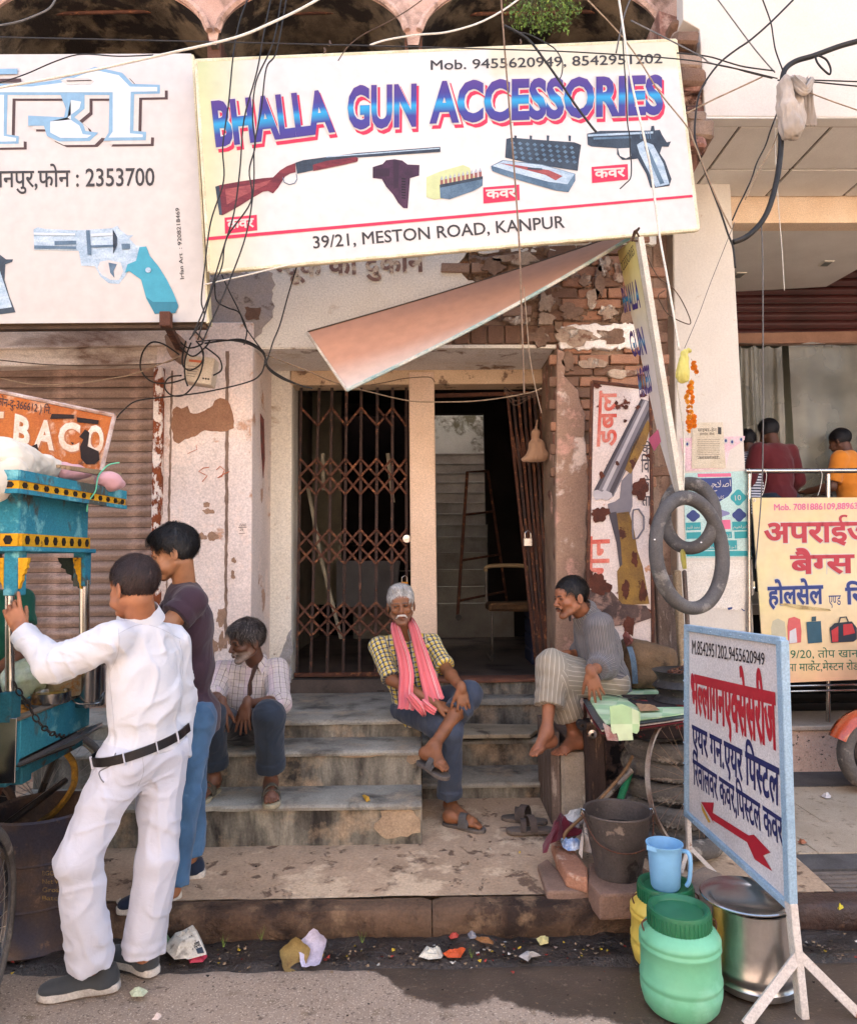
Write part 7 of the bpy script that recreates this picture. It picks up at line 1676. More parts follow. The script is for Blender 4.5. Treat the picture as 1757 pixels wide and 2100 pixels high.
bt_=mk('worn pink brick',C('b5846a'),C('9c6e58'),s=5,c4=C('c9ab96'),thr4=.6,s4=8,bump=.8,bs=60)
loose_brick('pink brick lying on the flat stone left of the bucket',[(1138,1748),(1172,1736),(1206,1778),(1204,1800),(1160,1788)],.235,.075,bt_)
loose_brick('smaller brick end poking out behind the pink brick',[(1128,1722),(1160,1712),(1180,1738),(1140,1752)],.225,.07,bt_)
loose_brick('flat cracked stone at the bottom of the brick pile',[(1100,1772),(1122,1760),(1150,1790),(1215,1810),(1250,1826),(1120,1826)],.165,.06,mk('flat brown stone',C('94796a'),C('7a6355'),s=4,bump=.8))
loose_brick('wide rough block carrying the metal bucket',[(1206,1770),(1300,1765),(1335,1790),(1325,1830),(1228,1836),(1205,1806)],.22,.11,mk('wide brown block',C('8d7060'),C('725a4c'),s=4,bump=.9))
loose_brick('broken block under the arrow sign foot',[(1400,1800),(1440,1775),(1480,1790),(1470,1830),(1400,1835)],.19,.1,mk('dusty block',C('94806e'),C('77665a'),s=4,bump=.8))
dl=mk('dark brown slipper',C('4f4540'),C('3a332f'),s=9,bump=.3)
for lab,a,b,sd in (('brown slipper nearer the doorway steps, toe pointing left',(1118,1682),(1046,1674),-1),('brown slipper nearer the street, toe pointing left',(1132,1698),(1066,1700),1)):
 hl=G(*a,.185);tt=G(*b,.185);sl2=thing('slipper',lab,'slipper',hl,'pair of slippers on the pavement');tt=hl+(tt-hl).normalized()*.25
 PEOPLE_LATER=globals().setdefault('PEOPLE_LATER',[]);PEOPLE_LATER.append((sl2,hl,tt,sd,dl))
 # jars, mug, pot
def glossy(name,c,c2=None,**k):return mk(name,c,c2 or tuple(v*.85 for v in c),s=3,rough=.42,bump=.04,bs=20,spec=.5,grain=.05,c3=tuple(v*.6 for v in c),thr=.66,s3=5,soft=.08,**k)
gj=G(1397,2062,0);gtop=P(1396,1862,gj.y).z
def jar(lab,c,hgt,R_,mat,lidm,rings=True):
 t=thing('plastic_jar',lab,'jar',c,'plastic jars with green screw lids');hb_=hgt-.05
 pr_=[(.001,0),(R_*.82,0),(R_*.93,.02),(R_*1.0,.06),(R_*1.015,.085),(R_*.99,.092),(R_*.99,.10),(R_*1.02,.107),(R_*1.02,.12),(R_*.99,.128),(R_*.985,hb_*.60),(R_*.985,hb_*.72),(R_*1.015,hb_*.74),(R_*1.015,hb_*.765),(R_*.985,hb_*.785),(R_*.985,hb_*.80),(R_*1.01,hb_*.82),(R_*1.01,hb_*.845),(R_*.98,hb_*.87),(R_*.9,hb_*.93),(R_*.74,hb_*.985),(R_*.70,hb_)]
 MB().lathe(pr_,c,56).build('body',mat,t,smooth=True)
 lp=[(R_*.70,hb_-.012),(R_*.78,hb_-.012),(R_*.785,hb_+.045),(R_*.765,hb_+.055),(R_*.70,hb_+.056),(R_*.62,hb_+.046),(R_*.60,hb_+.040),(.001,hb_+.040)]
 ld=MB().lathe(lp,c,56).build('lid',lidm,t,smooth=True)
 mb=MB()
 for k in range(44):
  a=6.2832*k/44;d=Vector((math.cos(a),math.sin(a),0));mb.bar(c+d*R_*.787+Vector((0,0,hb_-.008)),c+d*R_*.787+Vector((0,0,hb_+.04)),.004,.004)
 mb.build('lid_ribs',lidm,ld)
 for a in (.1,math.pi-.1):
  p=c+Vector((math.cos(a)*R_*.84,math.sin(a)*R_*.84-.0,hb_-.02));MB().tube(catmull([p+Vector((0,-.01,.03)),p+Vector((math.copysign(.018,math.cos(a)),-.01,.015)),p+Vector((math.copysign(.012,math.cos(a)),-.02,-.01)),p+Vector((0,-.015,-.02))],4),.0035,6).build('wire_loop',rust,t)
 return t
gR=(P(1473,1960,gj.y).x-P(1314,1960,gj.y).x)/2
lidg=glossy('dark green lid plastic',C('1f6b45'),C('185538'))
jar('mint green plastic jar with a dark green lid in front of the steel pot',gj,gtop-0+.0,gR,glossy('scuffed mint plastic',C('6fb48e'),C('60a47e'),c4=C('80bb9b'),thr4=.6,s4=4),lidg)
yj=G(1385,1975,0);ytop=P(1368,1812,yj.y).z
jar('yellow plastic jar with a green lid behind the mint green jar, blue mug on top',yj+Vector((-.035,.0,0)),ytop,gR*.98,glossy('yellow plastic',C('d9bf5a'),C('c9ab48'),c4=C('e3cf7c'),thr4=.6,s4=4),lidg)
mc=yj+Vector((-.04,-.02,ytop-.008));mt=P(1367,1728,mc.y).z-mc.z;mR=(P(1401,1730,mc.y).x-P(1330,1730,mc.y).x)/2
mug=thing('plastic_mug','sky blue plastic mug standing on the lid of the yellow jar','mug',mc);mm=glossy('sky blue plastic',C('7fb3dc'),C('6fa3cc'))
MB().lathe([(.001,0),(mR*.72,0),(mR*.82,.012),(mR*.94,mt*.8),(mR*.97,mt-.012),(mR*1.04,mt-.006),(mR*1.05,mt),(mR*.98,mt),(mR*.9,mt*.8),(mR*.76,.014),(.001,.01)],mc,36).build('cup',mm,mug,smooth=True)
MB().tube(catmull([mc+Vector((mR*.85,-mR*.35,mt*.86)),mc+Vector((mR*1.1,-mR*.7,mt*.88)),mc+Vector((mR*1.18,-mR*.85,mt*.7)),mc+Vector((mR*1.1,-mR*.8,mt*.3)),mc+Vector((mR*.95,-mR*.7,mt*.15))],6),[.009]*25,8).build('handle',mm,mug,smooth='all')
MB().prism([mc+Vector((-mR*.9,-mR*.35,mt)),mc+Vector((-mR*1.18,-mR*.5,mt+.006)),mc+Vector((-mR*.7,-mR*.75,mt))],(0,0,-.02)).build('spout',mm,mug)
pc_=G(1546,2015,0);pR=(P(1628,1950,pc_.y).x-P(1468,1950,pc_.y).x)/2;pH=P(1530,1845,pc_.y).z
pot=thing('steel_pot','large cylindrical stainless steel milk pot covered with a flat tray','pot',pc_)
ssm=mk('brushed pot steel',C('d2cfcc'),C('b5b1ad'),s=3,rough=.30,metal=1.0,bump=.03,bs=14,grain=.1,stretch=(1,1,.2))
MB().lathe([(.001,.003),(pR*.95,.003),(pR*1.03,.012),(pR*1.04,.035),(pR*.99,.045),(pR*.99,.055),(pR*1.03,.065),(pR*1.03,.085),(pR*.985,.1),(pR*.97,pH*.5),(pR*.94,pH-.03),(pR*.96,pH-.01),(pR*.92,pH-.008)],pc_,72).build('pot_body',ssm,pot,smooth=True)
tray=thing('steel_tray','round steel tray lying as a lid on the big steel pot','tray',pc_+Vector((-.02,0,pH-.008)))
MB().lathe([(.001,.002),(pR*.78,.002),(pR*.86,.012),(pR*.98,.022),(pR*1.11,.026),(pR*1.13,.022),(pR*1.125,.018),(pR*.98,.012),(pR*.8,-.006),(.001,-.006)],pc_+Vector((-.02,0,pH-.004)),72).build('tray_disc',steel,tray,smooth=True)
# rail, curtain and scooter on the right
rl=thing('steel_railing','polished steel railing in front of the raised bag shop floor','railing',P(1690,1400,gY))
MB().tube([P(1528,966,gY-.0),P(1757,965,gY),(5.5,gY+.05,P(1757,965,gY).z)],.019,12).build('top_rail',steel,rl,smooth=True)
for x in (1697,1535):MB().tube([P(x,972,gY),P(x,1480,gY)],.016,10).build('post',steel,rl,smooth=True)
for y in (1405,1416):MB().tube([P(1568,y+3,gY-.03),P(1757,y-1,gY-.03),(5.5,gY,P(1757,y,gY).z)],.008,8).build('lower_rail',steel,rl,smooth=True)
for k,(x,y)in enumerate(((1535,965),(1566,966),(1680,966))):MB().tube(catmull([P(x,y-4,gY-.03),P(x+5,y+8,gY-.04),P(x+1,y+34,gY-.05),P(x-4,y+50,gY-.05)],4),.002,4).build('tie_string',wcb,rl)
cur=thing('plastic_curtain','dusty translucent plastic curtain hanging in the bag shop opening','curtain',P(1640,720,6.1))
def plastic():
 m=bpy.data.materials.new('dusty clear plastic');m.use_nodes=True;n=m.node_tree.nodes;l=m.node_tree.links;b=n['Principled BSDF'];tc=n.new('ShaderNodeTexCoord');nz=n.new('ShaderNodeTexNoise');nz.inputs['Scale'].default_value=2.2;nz.inputs['Detail'].default_value=6;l.new(tc.outputs['Object'],nz.inputs['Vector'])
 mr=n.new('ShaderNodeMapRange');mr.inputs[1].default_value=.35;mr.inputs[2].default_value=.7;mr.inputs[3].default_value=.35;mr.inputs[4].default_value=.8;l.new(nz.outputs['Fac'],mr.inputs[0]);l.new(mr.outputs[0],b.inputs['Alpha'])
 b.inputs['Base Color'].default_value=(*C('7d786a'),1);b.inputs['Roughness'].default_value=.35;return m
plm=plastic();cY=gY+.9
def curtain(x0,x1,ytop,ybot,label,ph,YY):
 A=P(x0,ytop,YY);B=P(x1,ytop,YY);zb3=1.5;nx,nz=90,24;mb=MB()
 for j in range(nz+1):
  for i in range(nx+1):
   u,v=i/nx,j/nz;x=A.x+(B.x-A.x)*u;z=A.z+(zb3-A.z)*v-(1-v)*.03*abs(math.sin(u*9+ph));d=.04*math.sin(u*13+ph+1.6*math.sin(v*2+u*5))+.012*math.sin(u*41+v*3+ph)+.02*float(hnoise(u*8,v*5,1,4));mb.v.append(Vector((x,YY+d*(.4+.6*v),z)))
 mb.f=[(j*(nx+1)+i,j*(nx+1)+i+1,(j+1)*(nx+1)+i+1,(j+1)*(nx+1)+i)for j in range(nz)for i in range(nx)];mb.mi=[0]*len(mb.f);mb.build('curtain_sheet',plm,cur,smooth='all',label=label)
curtain(1516,1600,708,1030,'gathered left sheet of the curtain',0,cY);curtain(1618,1990,702,1030,'wide right sheet of the curtain',2,cY+.05)
MB().tube([P(1516,704,cY),P(1600,708,cY),(5.5,cY,P(1757,700,cY).z)],.006,6).build('curtain_cord',brn,cur)
scr=thing('parked_scooter','parked scooter, only the front wheel under an orange mudguard in view','scooter',G(1775,1560,.12))
wcx=P(1786,1492,5.0);ring=[wcx+Vector((.21*math.cos(a),0,.21*math.sin(a)))for a in np.linspace(0,6.283,41)[:-1]]
wcx.z=.12+.26
ring=[wcx+Vector((.205*math.cos(a),.03*math.cos(a),.205*math.sin(a)))for a in np.linspace(0,6.283,41)[:-1]]
MB().tube(ring,.052,12,closed=True).build('tyre',tyre_m,scr,smooth='all');MB().lathe([(.001,-.03),(.13,-.035),(.15,-.02),(.155,.0),(.15,.02),(.001,.03)],wcx,30,'Y').build('wheel_rim',mk('dark alloy',C('3f3b3a'),metal=.6,rough=.4),scr,smooth=True)
ormat=mk('glossy orange scooter paint',C('c9572a'),C('b54a22'),s=3,rough=.2,bump=0,spec=.6,coat=.6)
mb=MB();arc=np.linspace(2.75,.4,18)
for i,a in enumerate(arc):
 for k,(dy,rr)in enumerate(((-.085,.245),(-.06,.285),(0,.30),(.06,.285),(.085,.245))):mb.v.append(wcx+Vector((rr*math.cos(a),dy,rr*math.sin(a))))
mb.f=[(i*5+k,i*5+k+1,(i+1)*5+k+1,(i+1)*5+k)for i in range(17)for k in range(4)];mb.mi=[0]*len(mb.f);mb.build('mudguard',ormat,scr,smooth='all')
MB().tube(catmull([wcx+Vector((0,.09,0)),wcx+Vector((.05,.1,.3)),wcx+Vector((.15,.08,.65)),wcx+Vector((.2,0,.95))],5),.03,8).build('fork',mk('dark fork',C('2c2a2a'),rough=.4),scr,smooth='all')
MB().prism([wcx+Vector((x,-.15,z))for x,z in ((.12,.2),(.25,.75),(.45,.8),(.5,.1),(1.4,.05),(1.5,.3),(1.5,.0),(.3,-.1))],(0,.3,0)).build('leg_shield',ormat,scr,bevel=.03)
w2=wcx+Vector((1.25,0,0));MB().tube([w2+Vector((.205*math.cos(a),0,.205*math.sin(a)))for a in np.linspace(0,6.283,31)[:-1]],.05,10,closed=True).build('rear_tyre',tyre_m,scr,smooth='all');MB().lathe([(.001,-.03),(.15,-.03),(.155,.0),(.001,.03)],w2,20,'Y').build('wheel_rim',steel,scr)
MB().box(w2+Vector((-.5,-.14,.4)),w2+Vector((.25,.14,.52))).build('seat',mk('black seat',C('262424')),scr,bevel=.04)
# passage contents
chr_=thing('metal_chair','tubular metal chair with a ragged brown seat inside the dark doorway','chair',P(1060,1322,YG+1.1))
cm=mk('dull chrome tube',C('8c8278'),C('5f574f'),s=9,metal=.5,rough=.4)
cz=z4;cx0,cx1=P(1005,1300,YG+.9).x,P(1095,1300,YG+.9).x;cy0=YG+.75;cyb=YG+1.2
for xx in (cx0,cx1):
 MB().tube(catmull([Vector((xx,cyb,cz+.45)),Vector((xx,cy0,cz+.44)),Vector((xx,cy0-.04,cz+.3)),Vector((xx,cy0+.02,cz+.05)),Vector((xx,cy0+.1,cz+.015)),Vector((xx,cyb,cz+.015))],6),.012,8).build('side_frame',cm,chr_,smooth='all')
 MB().tube(catmull([Vector((xx,cyb,cz+.45)),Vector((xx,cyb+.06,cz+.7)),Vector((xx,cyb+.08,cz+.82))],5),.012,8).build('back_post',cm,chr_,smooth='all')
MB().tube(catmull([Vector((cx0,cyb+.08,cz+.80)),Vector((cx0+.04,cyb+.08,cz+.85)),Vector((cx1-.04,cyb+.08,cz+.85)),Vector((cx1,cyb+.08,cz+.80))],5),.02,8).build('back_rail',mk('tan tape',C('a8926e')),chr_,smooth='all')
MB().box((cx0-.03,cy0-.02,cz+.45),(cx1,cyb,cz+.52)).build('seat',mk('ragged brown cushion',C('6d5238'),C('4a3826'),s=9,bump=.9),chr_,bevel=.02,jit=.015)
tr=thing('metal_trolley','rusty tubular frame on castors standing in the dark doorway','trolley',P(945,1262,YG+1.6))
tf=[P(938,1262,YG+1.5),P(958,968,YG+1.5),P(1000,966,YG+2.0),P(1040,1240,YG+2.2)]
MB().tube([tf[0],tf[1],tf[2]],.016,8).build('frame_tube',rust,tr);MB().tube([tf[2],tf[3]],.014,8).build('frame_tube',rust,tr)
for t_ in (.3,.62,.9):MB().tube([tf[1].lerp(tf[0],t_),tf[2].lerp(tf[3],t_)],.012,6).build('cross_tube',rust,tr)
MB().lathe([(.001,-.012),(.03,-.012),(.03,.012),(.001,.012)],P(940,1266,YG+1.48),14,'Y').build('castor',blk,tr)
crt=thing('plastic_crate','dark blue plastic crate stack behind the folded gate','crate',P(1095,1330,YG+.8))
for k in range(4):MB().box((P(1085,1300,YG+.7).x,YG+.6,z4+k*.13),(P(1085,1300,YG+.7).x+.3,YG+1.0,z4+k*.13+.12)).build('crate_tier',mk('navy crate plastic',C('2a2f45'),C('1f2335'),s=8),crt,bevel=.008)
hbag=thing('hanging_pouch','small tan cloth pouch hanging on the folded gate','pouch',P(1100,920,YG-.28))
dm=thing('door_mat','dark ribbed rubber mat in front of the closed folding gate','mat',G(715,1405,z3))
mpts=[G(*q8(270,42),z3+.006),G(*q8(620,32),z3+.006),G(*q8(640,104),z3+.006),G(*q8(250,104),z3+.006)]
MB().prism(mpts,(0,0,.012)).build('mat_base',mk('dark mat rubber',C('3f3833'),C('302b28'),s=9),dm)
for k in range(12):
 a=mpts[0].lerp(mpts[3],(k+.5)/12);b=mpts[1].lerp(mpts[2],(k+.5)/12);MB().bar(a+Vector((.02,0,.014)),b+Vector((-.02,0,.014)),.016,.007).build('rib',mk('dark mat rib',C('4a423c')),dm)
 # food cart
ct=thing('food_cart','blue wooden street food cart with yellow trim, roof, steel posts and bicycle wheels','cart',(-2.0,3.4,0))
cyan=mk('weathered cyan paint',C('388c9e'),C('2a7890'),s=2.5,c3=C('4f5048'),thr=.60,s3=6,soft=.04,c4=C('6fb0b8'),thr4=.6,s4=7,bump=.3,stretch=(1,1,.7));cyan_d=mk('dark edged blue paint',C('2b6f80'),C('255a66'),s=4,c3=C('4a4238'),thr=.6,s3=8,bump=.4)
yel=mk('chrome yellow paint',C('d9a21f'),C('c48c18'),s=4,c4=C('5a4322'),thr4=.64,s4=12,bump=.2);dkg=mk('blackened bracket paint',C('2f3a34'),C('252b26'),s=6,bump=.3);grime=mk('greasy dark steel',C('4b4642'),C('35312f'),s=4,rough=.3,metal=.6,bump=.1)
X1=-1.66;X0=-2.75;Yn,Yf=3.06,3.74
zr=P(21,1482,Yn).z
bz0,bz1=P(40,1121,Yn).z,P(40,1016,Yn).z
MB().box((X0,Yn,zr-.20),(X1,Yn+.04,zr)).build('front_board',cyan,ct,bevel=.004);MB().box((X1-.04,Yn+.042,zr-.16),(X1,Yf,zr)).build('side_board',cyan,ct,bevel=.004);MB().box((X0,Yf-.04,zr-.16),(X1-.042,Yf,zr)).build('back_board',cyan,ct,bevel=.004)
MB().box((X0,Yn+.042,zr-.19),(X1-.042,Yf-.042,zr-.16)).build('tray_floor',grime,ct);MB().box((X1-.043,Yn+.0,zr+.002),(X1+.006,Yf,zr+.012)).build('edge_strip',mk('worn wooden edge',C('7d7060'),C('5f5448'),s=9),ct,bevel=.002)
MB().box((X1-.09,Yn-.01,zr-.24),(X1+.01,Yn-.002,zr+.02)).build('corner_plate',steel,ct,bevel=.002)
MB().box((X0,Yn+.1,zr-.28),(X1-.02,Yn+.18,zr-.205)).build('under_beam',cyan_d,ct,bevel=.005);MB().box((X1-.12,Yn+.0,zr-.26),(X1-.03,Yf,zr-.205)).build('under_beam',cyan_d,ct,bevel=.005)
s0,s1,s2,s3=G(27,1546,zr-.17),G(150,1521,zr-.20),P(201,1485,3.55),P(167,1462,Yf-.05)
shf=MB();shf.prism([Vector((X1+.002,Yn+.02,zr-.165)),s1,P(212,1480,3.6),Vector((X1+.002,Yf-.02,zr-.165))],(0,0,-.02));shf.build('steel_shelf',mk('scratched dark steel',C('8d8c8e'),C('6b6a6c'),s=5,rough=.4,metal=.45,bump=.05),ct,bevel=.003)
e0=Vector((X1+.002,Yn+.015,zr-.165));MB().bar(e0+Vector((0,-.006,-.012)),s1+Vector((0,-.006,-.012)),.03,.006,(0,-1,0)).build('shelf_edge',steel,ct)
cp=[P(*qw(105,1000),Yn+.0),P(*qw(150,1090),Yn-.0),P(*qw(200,1150),Yn),P(*qw(260,1260),Yn),P(*qw(330,1350),Yn),P(*qw(420,1410),Yn),s1+Vector((-.04,.02,.02))]
chc=thing('shelf_chain','dark iron chain holding up the steel shelf of the cart','chain',cp[0]);chain('link',cp,.0085,mk('greasy iron chain',C('3a3432'),C('2a2624'),rough=.4,metal=.6),chc)
def post(x0p,x1p,Y,yt,yb,mat,nm):a=P((x0p+x1p)/2,yt,Y);b=P((x0p+x1p)/2,yb,Y);MB().tube([a,b],(P(x1p,yt,Y).x-P(x0p,yt,Y).x)/2,18).build(nm,mat,ct,smooth=True)
post(12,30,Yn+.03,1215,1425,steel,'steel_post');post(164,184,Yf-.03,1190,1452,steel,'steel_post')
MB().box((P(2,1430,Yn).x,Yn-.012,zr),(P(26,1430,Yn).x,Yn+.07,P(10,1420,Yn).z)).build('post_base',cyan_d,ct,bevel=.004)
MB().box((P(8,1150,Yn).x,Yn-.0,P(20,1222,Yn).z),(P(38,1150,Yn).x,Yn+.07,bz0)).build('post_sleeve',cyan,ct,bevel=.004);MB().box((P(164,1150,Yf).x-.0,Yf-.07,P(170,1202,Yf).z),(P(188,1150,Yf).x,Yf+.0,bz0)).build('post_sleeve',cyan,ct,bevel=.004)
def bracket(cx_,Y,sgn,mat,w_=1.0):
 prof=[(0,0),(46*w_,0),(44*w_,8),(38*w_,14),(40*w_,20),(30*w_,24),(28*w_,32),(18*w_,36),(18*w_,46),(9*w_,52),(4*w_,62),(0,64)]
 MB().prism([P(cx_+sgn*x,1144+y,Y)for x,y in prof],(0,.02,0)).build('carved_bracket',mat,ct)
bracket(38,Yn+.0,1,yel,.45);bracket(8,Yn+.0,-1,yel,.5);bracket(165,Yf-.04,-1,dkg);bracket(166,Yf-.075,-1,yel,.35)
Xc0,Xc1=X1+.02,X1+.02
near=P(40,1100,Yn);
MB().box((X0-.1,Yn,bz0),(near.x,Yf-.05,bz1+.05)).build('canopy_box',cyan,ct,bevel=.004)
def strip(z0,z1_,x,y0,y1,faceX=True,flare=0.0):
 if faceX:MB().box((x,y0,z0),(x+.012,y1,z1_)).build('pierced_strip',yel,ct)
 else:MB().box((y0,x-.012,z0),(y1,x,z1_)).build('pierced_strip',yel,ct)
 n_=int((y1-y0)/.075)
 for k in range(n_):
  cc=y0+(k+.5)*(y1-y0)/n_;hx=[(cc+.019*math.cos(a),(z0+z1_)/2+(z1_-z0)*.40*math.sin(a))for a in np.linspace(0,6.283,7)[:-1]]
  pts=[Vector((x+.0125,a,b))for a,b in hx]if faceX else [Vector((a,x-.0125,b))for a,b in hx]
  MB().prism(pts,(.003,0,0)if faceX else (0,-.003,0)).build('hole',mk('dark gap',C('2a2018'),bump=0),ct)
strip(bz0+.002,bz0+.055,near.x,Yn,Yf-.05);strip(bz0+.002,bz0+.055,Yn,X0,near.x,False)
MB().box((X0-.1,Yn-.03,bz0-.02),(near.x+.03,Yf-.02,bz0)).build('canopy_sill',cyan,ct,bevel=.003)
rz0=bz1+.05;rt=P(63,969,2.98).z
ri=[Vector((X0-.15,Yn-.06,rz0)),Vector((near.x+.03,Yn-.06,rz0)),Vector((near.x+.03,Yf+.02,rz0)),Vector((X0-.15,Yf+.02,rz0))]
ro=[Vector((X0-.25,Yn-.12,rt-.02)),Vector((near.x+.08,Yn-.12,rt-.02)),Vector((near.x+.16,Yf+.16,rt-.02)),Vector((X0-.25,Yf+.16,rt-.02))]
zt0_=P(257,1044,3.84).z;xr_=P(45,990,2.95).x;xq_=P(258,1028,3.84).x
def fascia(p0,p1):
 d=(p1-p0).normalized();n_=Vector((d.y,-d.x,0));n_=-n_ if (n_.y>0 and abs(n_.y)>.5)or n_.x<-.5 else n_;L_=(p1-p0).length;up1=Vector((0,0,1))
 for z0_,z1_,m_,o_,nm in ((0,.018,cyan,.008,'roof_moulding'),(.018,.052,yel,0,'pierced_strip'),(.052,.094,cyan,.006,'roof_board')):
  a=p0+n_*o_;MB().prism([a+up1*z0_,a+d*L_+up1*z0_,a+d*L_+up1*z1_,a+up1*z1_],-n_*.02).build(nm,m_,ct)
 k_=int(L_/.072)
 for k in range(k_):
  c=p0+d*L_*(k+.5)/k_+up1*.035+n_*.001;MB().prism([c+d*.018*math.cos(q_)+up1*.0135*math.sin(q_)for q_ in np.linspace(0,6.283,7)[:-1]],n_*.003).build('hole',mk('dark gap',C('2a2018'),bump=0),ct)
F0,F1,F2=Vector((X0-.3,2.93,zt0_)),Vector((xr_,2.93,zt0_)),Vector((xq_,3.84,zt0_));fascia(F0,F1);fascia(F1,F2)
MB().prism([F0+Vector((0,.02,.05)),F1+Vector((-.02,.02,.05)),F2+Vector((-.03,-.02,.05)),Vector((X0-.3,3.84,zt0_+.05))],(0,0,.035)).build('roof',cyan_d,ct)
MB().tube([Vector((X1-.1,Yn+.1,zr-.25)),Vector((X1-.16,Yn-.0,.5)),Vector((X1-.1,2.9,.37))],.016,8).build('fork',rust,ct);MB().tube([Vector((X1-.1,Yf-.1,zr-.25)),P(95,1600,3.95),P(80,1640,4.0)],.018,8).build('fork',grime,ct)
MB().tube([P(0,1700,3.4),P(135,1600,3.8)],.016,8).build('axle_bar',grime,ct)
cycle_wheel('near front wheel of the food cart at the bottom left corner',(P(50,1790,3.07).x,2.74,.37),.325,(1,.18,0),None,True,36,steel,.024,mk('dusty spoke',C('8d857c'),metal=.6,rough=.4),par=ct)
cycle_wheel('rear wheel of the food cart, half hidden behind the white trousers',P(84,1642,4.02),.335,(.72,-.72,0),None,True,36,steel,.022,mk('dusty spoke',C('8d857c'),metal=.6,rough=.4),par=ct)
MB().tube(catmull([P(*q7(x,y),3.85)for x,y in ((0,640),(60,700),(90,820),(70,900),(30,960))],5),.02,6).build('mudguard_stay',mk('brown iron stay',C('4a3a30')),ct)
MB().tube(catmull([P(*q7(x,y),3.7)for x,y in ((380,450),(430,520),(440,600),(420,680),(330,800),(230,870))],5),.016,6).build('mudguard_stay',mk('yellow flecked iron',C('5a4a30'),C('b8862a'),s=12),ct)
bat=thing('wooden_battens','bundle of thin wooden battens lying on the cart roof','battens',P(200,960,3.6))
for k in range(3):MB().bar(P(120+k*10,956+k*2,3.2),P(246-k*6,972+k*2,3.85),.018,.014).build('batten',mk('pale wood',C('a8906f'),C('8c755a'),s=9),bat)
# food and pans on the cart
fz=zr-.16
pan=thing('frying_pan','wide black pan of fried snacks in the cart tray','pan',G(70,1440,fz))
pcn=Vector((-1.88,Yn+.27,fz+.055))
MB().lathe([(.02,.0),(.10,.01),(.17,.05),(.205,.11),(.215,.115),(.20,.105),(.16,.045),(.001,.02)],pcn,36).build('pan_bowl',grime,pan,smooth=True)
sn=mk('golden fried snack',C('c98a3c'),C('a8682a'),s=20,bump=.8,bs=120)
sm_=[]
for k in range(3):
 mb=MB().lathe([(.001,-.016),(.02,-.014),(.028,0),(.022,.013),(.001,.017)],(0,0,0),9);o=mb.build('fried_snack',sn,None,smooth=True,jit=.004);sm_.append(o.data);bpy.data.objects.remove(o)
for k in range(34):
 a=random.random()*6.28;r=math.sqrt(random.random())*.13;o=bpy.data.objects.new('fried_snack',random.choice(sm_));COL.objects.link(o);o.location=pcn+Vector((r*math.cos(a),r*math.sin(a),.075+random.uniform(0,.075)*(1-r/.14)));o.rotation_euler=(random.uniform(-.5,.5),random.uniform(-.5,.5),random.random()*6);o.scale=(1.3,.8,1);tag(o,'golden fried snack in the wide black pan','snack','fried snacks heaped in the pan')
def pail(lab,x,y,Y,R_,h_,mat,nm='pot',handle=True,lid=False):
 c=P(x,y,Y);t=thing(nm,lab,'pot',c);MB().lathe([(.001,0),(R_*.93,0),(R_*.97,.01),(R_,h_*.95),(R_*1.05,h_),(R_*.98,h_*.98),(R_*.95,.02),(.001,.015)],c,30).build('pot_body',mat,t,smooth=True)
 if handle:MB().tube(catmull([c+Vector((-R_,0,h_*.85)),c+Vector((-R_*1.0,-.05,h_*.5)),c+Vector((-.02,-R_*1.3,h_*.15)),c+Vector((R_*.9,-R_*.6,h_*.1)),c+Vector((R_,0,h_*.3))],5),.004,6).build('handle',steel,t)
 return t,c
pail('dented steel canister with a wire handle on the cart shelf',183,1446,Yf-.1,.075,.20,steel,'steel_canister')
t,c=pail('curry stained aluminium pot with a spoon on the cart',128,1424,Yf-.15,.105,.12,mk('stained aluminium',C('b5a88c'),C('9c8c6c'),s=5,c4=C('a8702f'),thr4=.6,s4=9,rough=.4,metal=.3),'cooking_pot',False)
MB().tube([c+Vector((-.04,0,.05)),c+Vector((-.12,-.03,.19))],.007,6).build('spoon',blk,t)
t,c=pail('low steel bowl of yellow sauce on the cart',105,1440,Yf-.32,.085,.05,steel,'steel_bowl',False);MB().lathe([(.001,.035),(.08,.035)],c,20).build('sauce',mk('yellow sauce',C('b5902f'),C('8d6d22'),s=20,rough=.3),t)
# drum beside the cart
dr=thing('metal_drum','battered blue black metal drum with worn yellow lettering, behind the white trousers','drum',G(68,1990,0))
dc=Vector((P(66,1960,3.44).x,3.50,0));dR=.225;dH=P(90,1700,3.2).z
drm=mk('rusted blue black drum',C('3a3a48'),C('4a3f3a'),s=2.5,c3=C('5f4c40'),thr=.5,s3=3,soft=.08,c4=C('8a6f58'),thr4=.68,s4=14,rough=.55,metal=.2,bump=.25)
MB().lathe([(.001,.0),(dR,0),(dR+.008,.01),(dR,.02),(dR,dH*.33),(dR+.008,dH*.34),(dR,dH*.35),(dR,dH*.66),(dR+.008,dH*.67),(dR,dH*.68),(dR,dH-.02),(dR+.008,dH-.01),(dR,dH),(dR-.01,dH-.01),(dR-.01,dH-.1)],dc,48).build('drum_shell',drm,dr,smooth=True)
FD=Face((80,1780,dc.y-dR-.004),(140,1780,dc.y-dR-.004),(80,1860,dc.y-dR-.004))
for i,w_ in enumerate(('BGO','Net W','Gross','Batch')):
 line_text(FD,w_,88,1795+i*17,88+len(w_)*8,1795+i*17,10,mk('worn yellow stencil',C('9c7f45'),C('5a4c3a'),s=40),.002,dr)
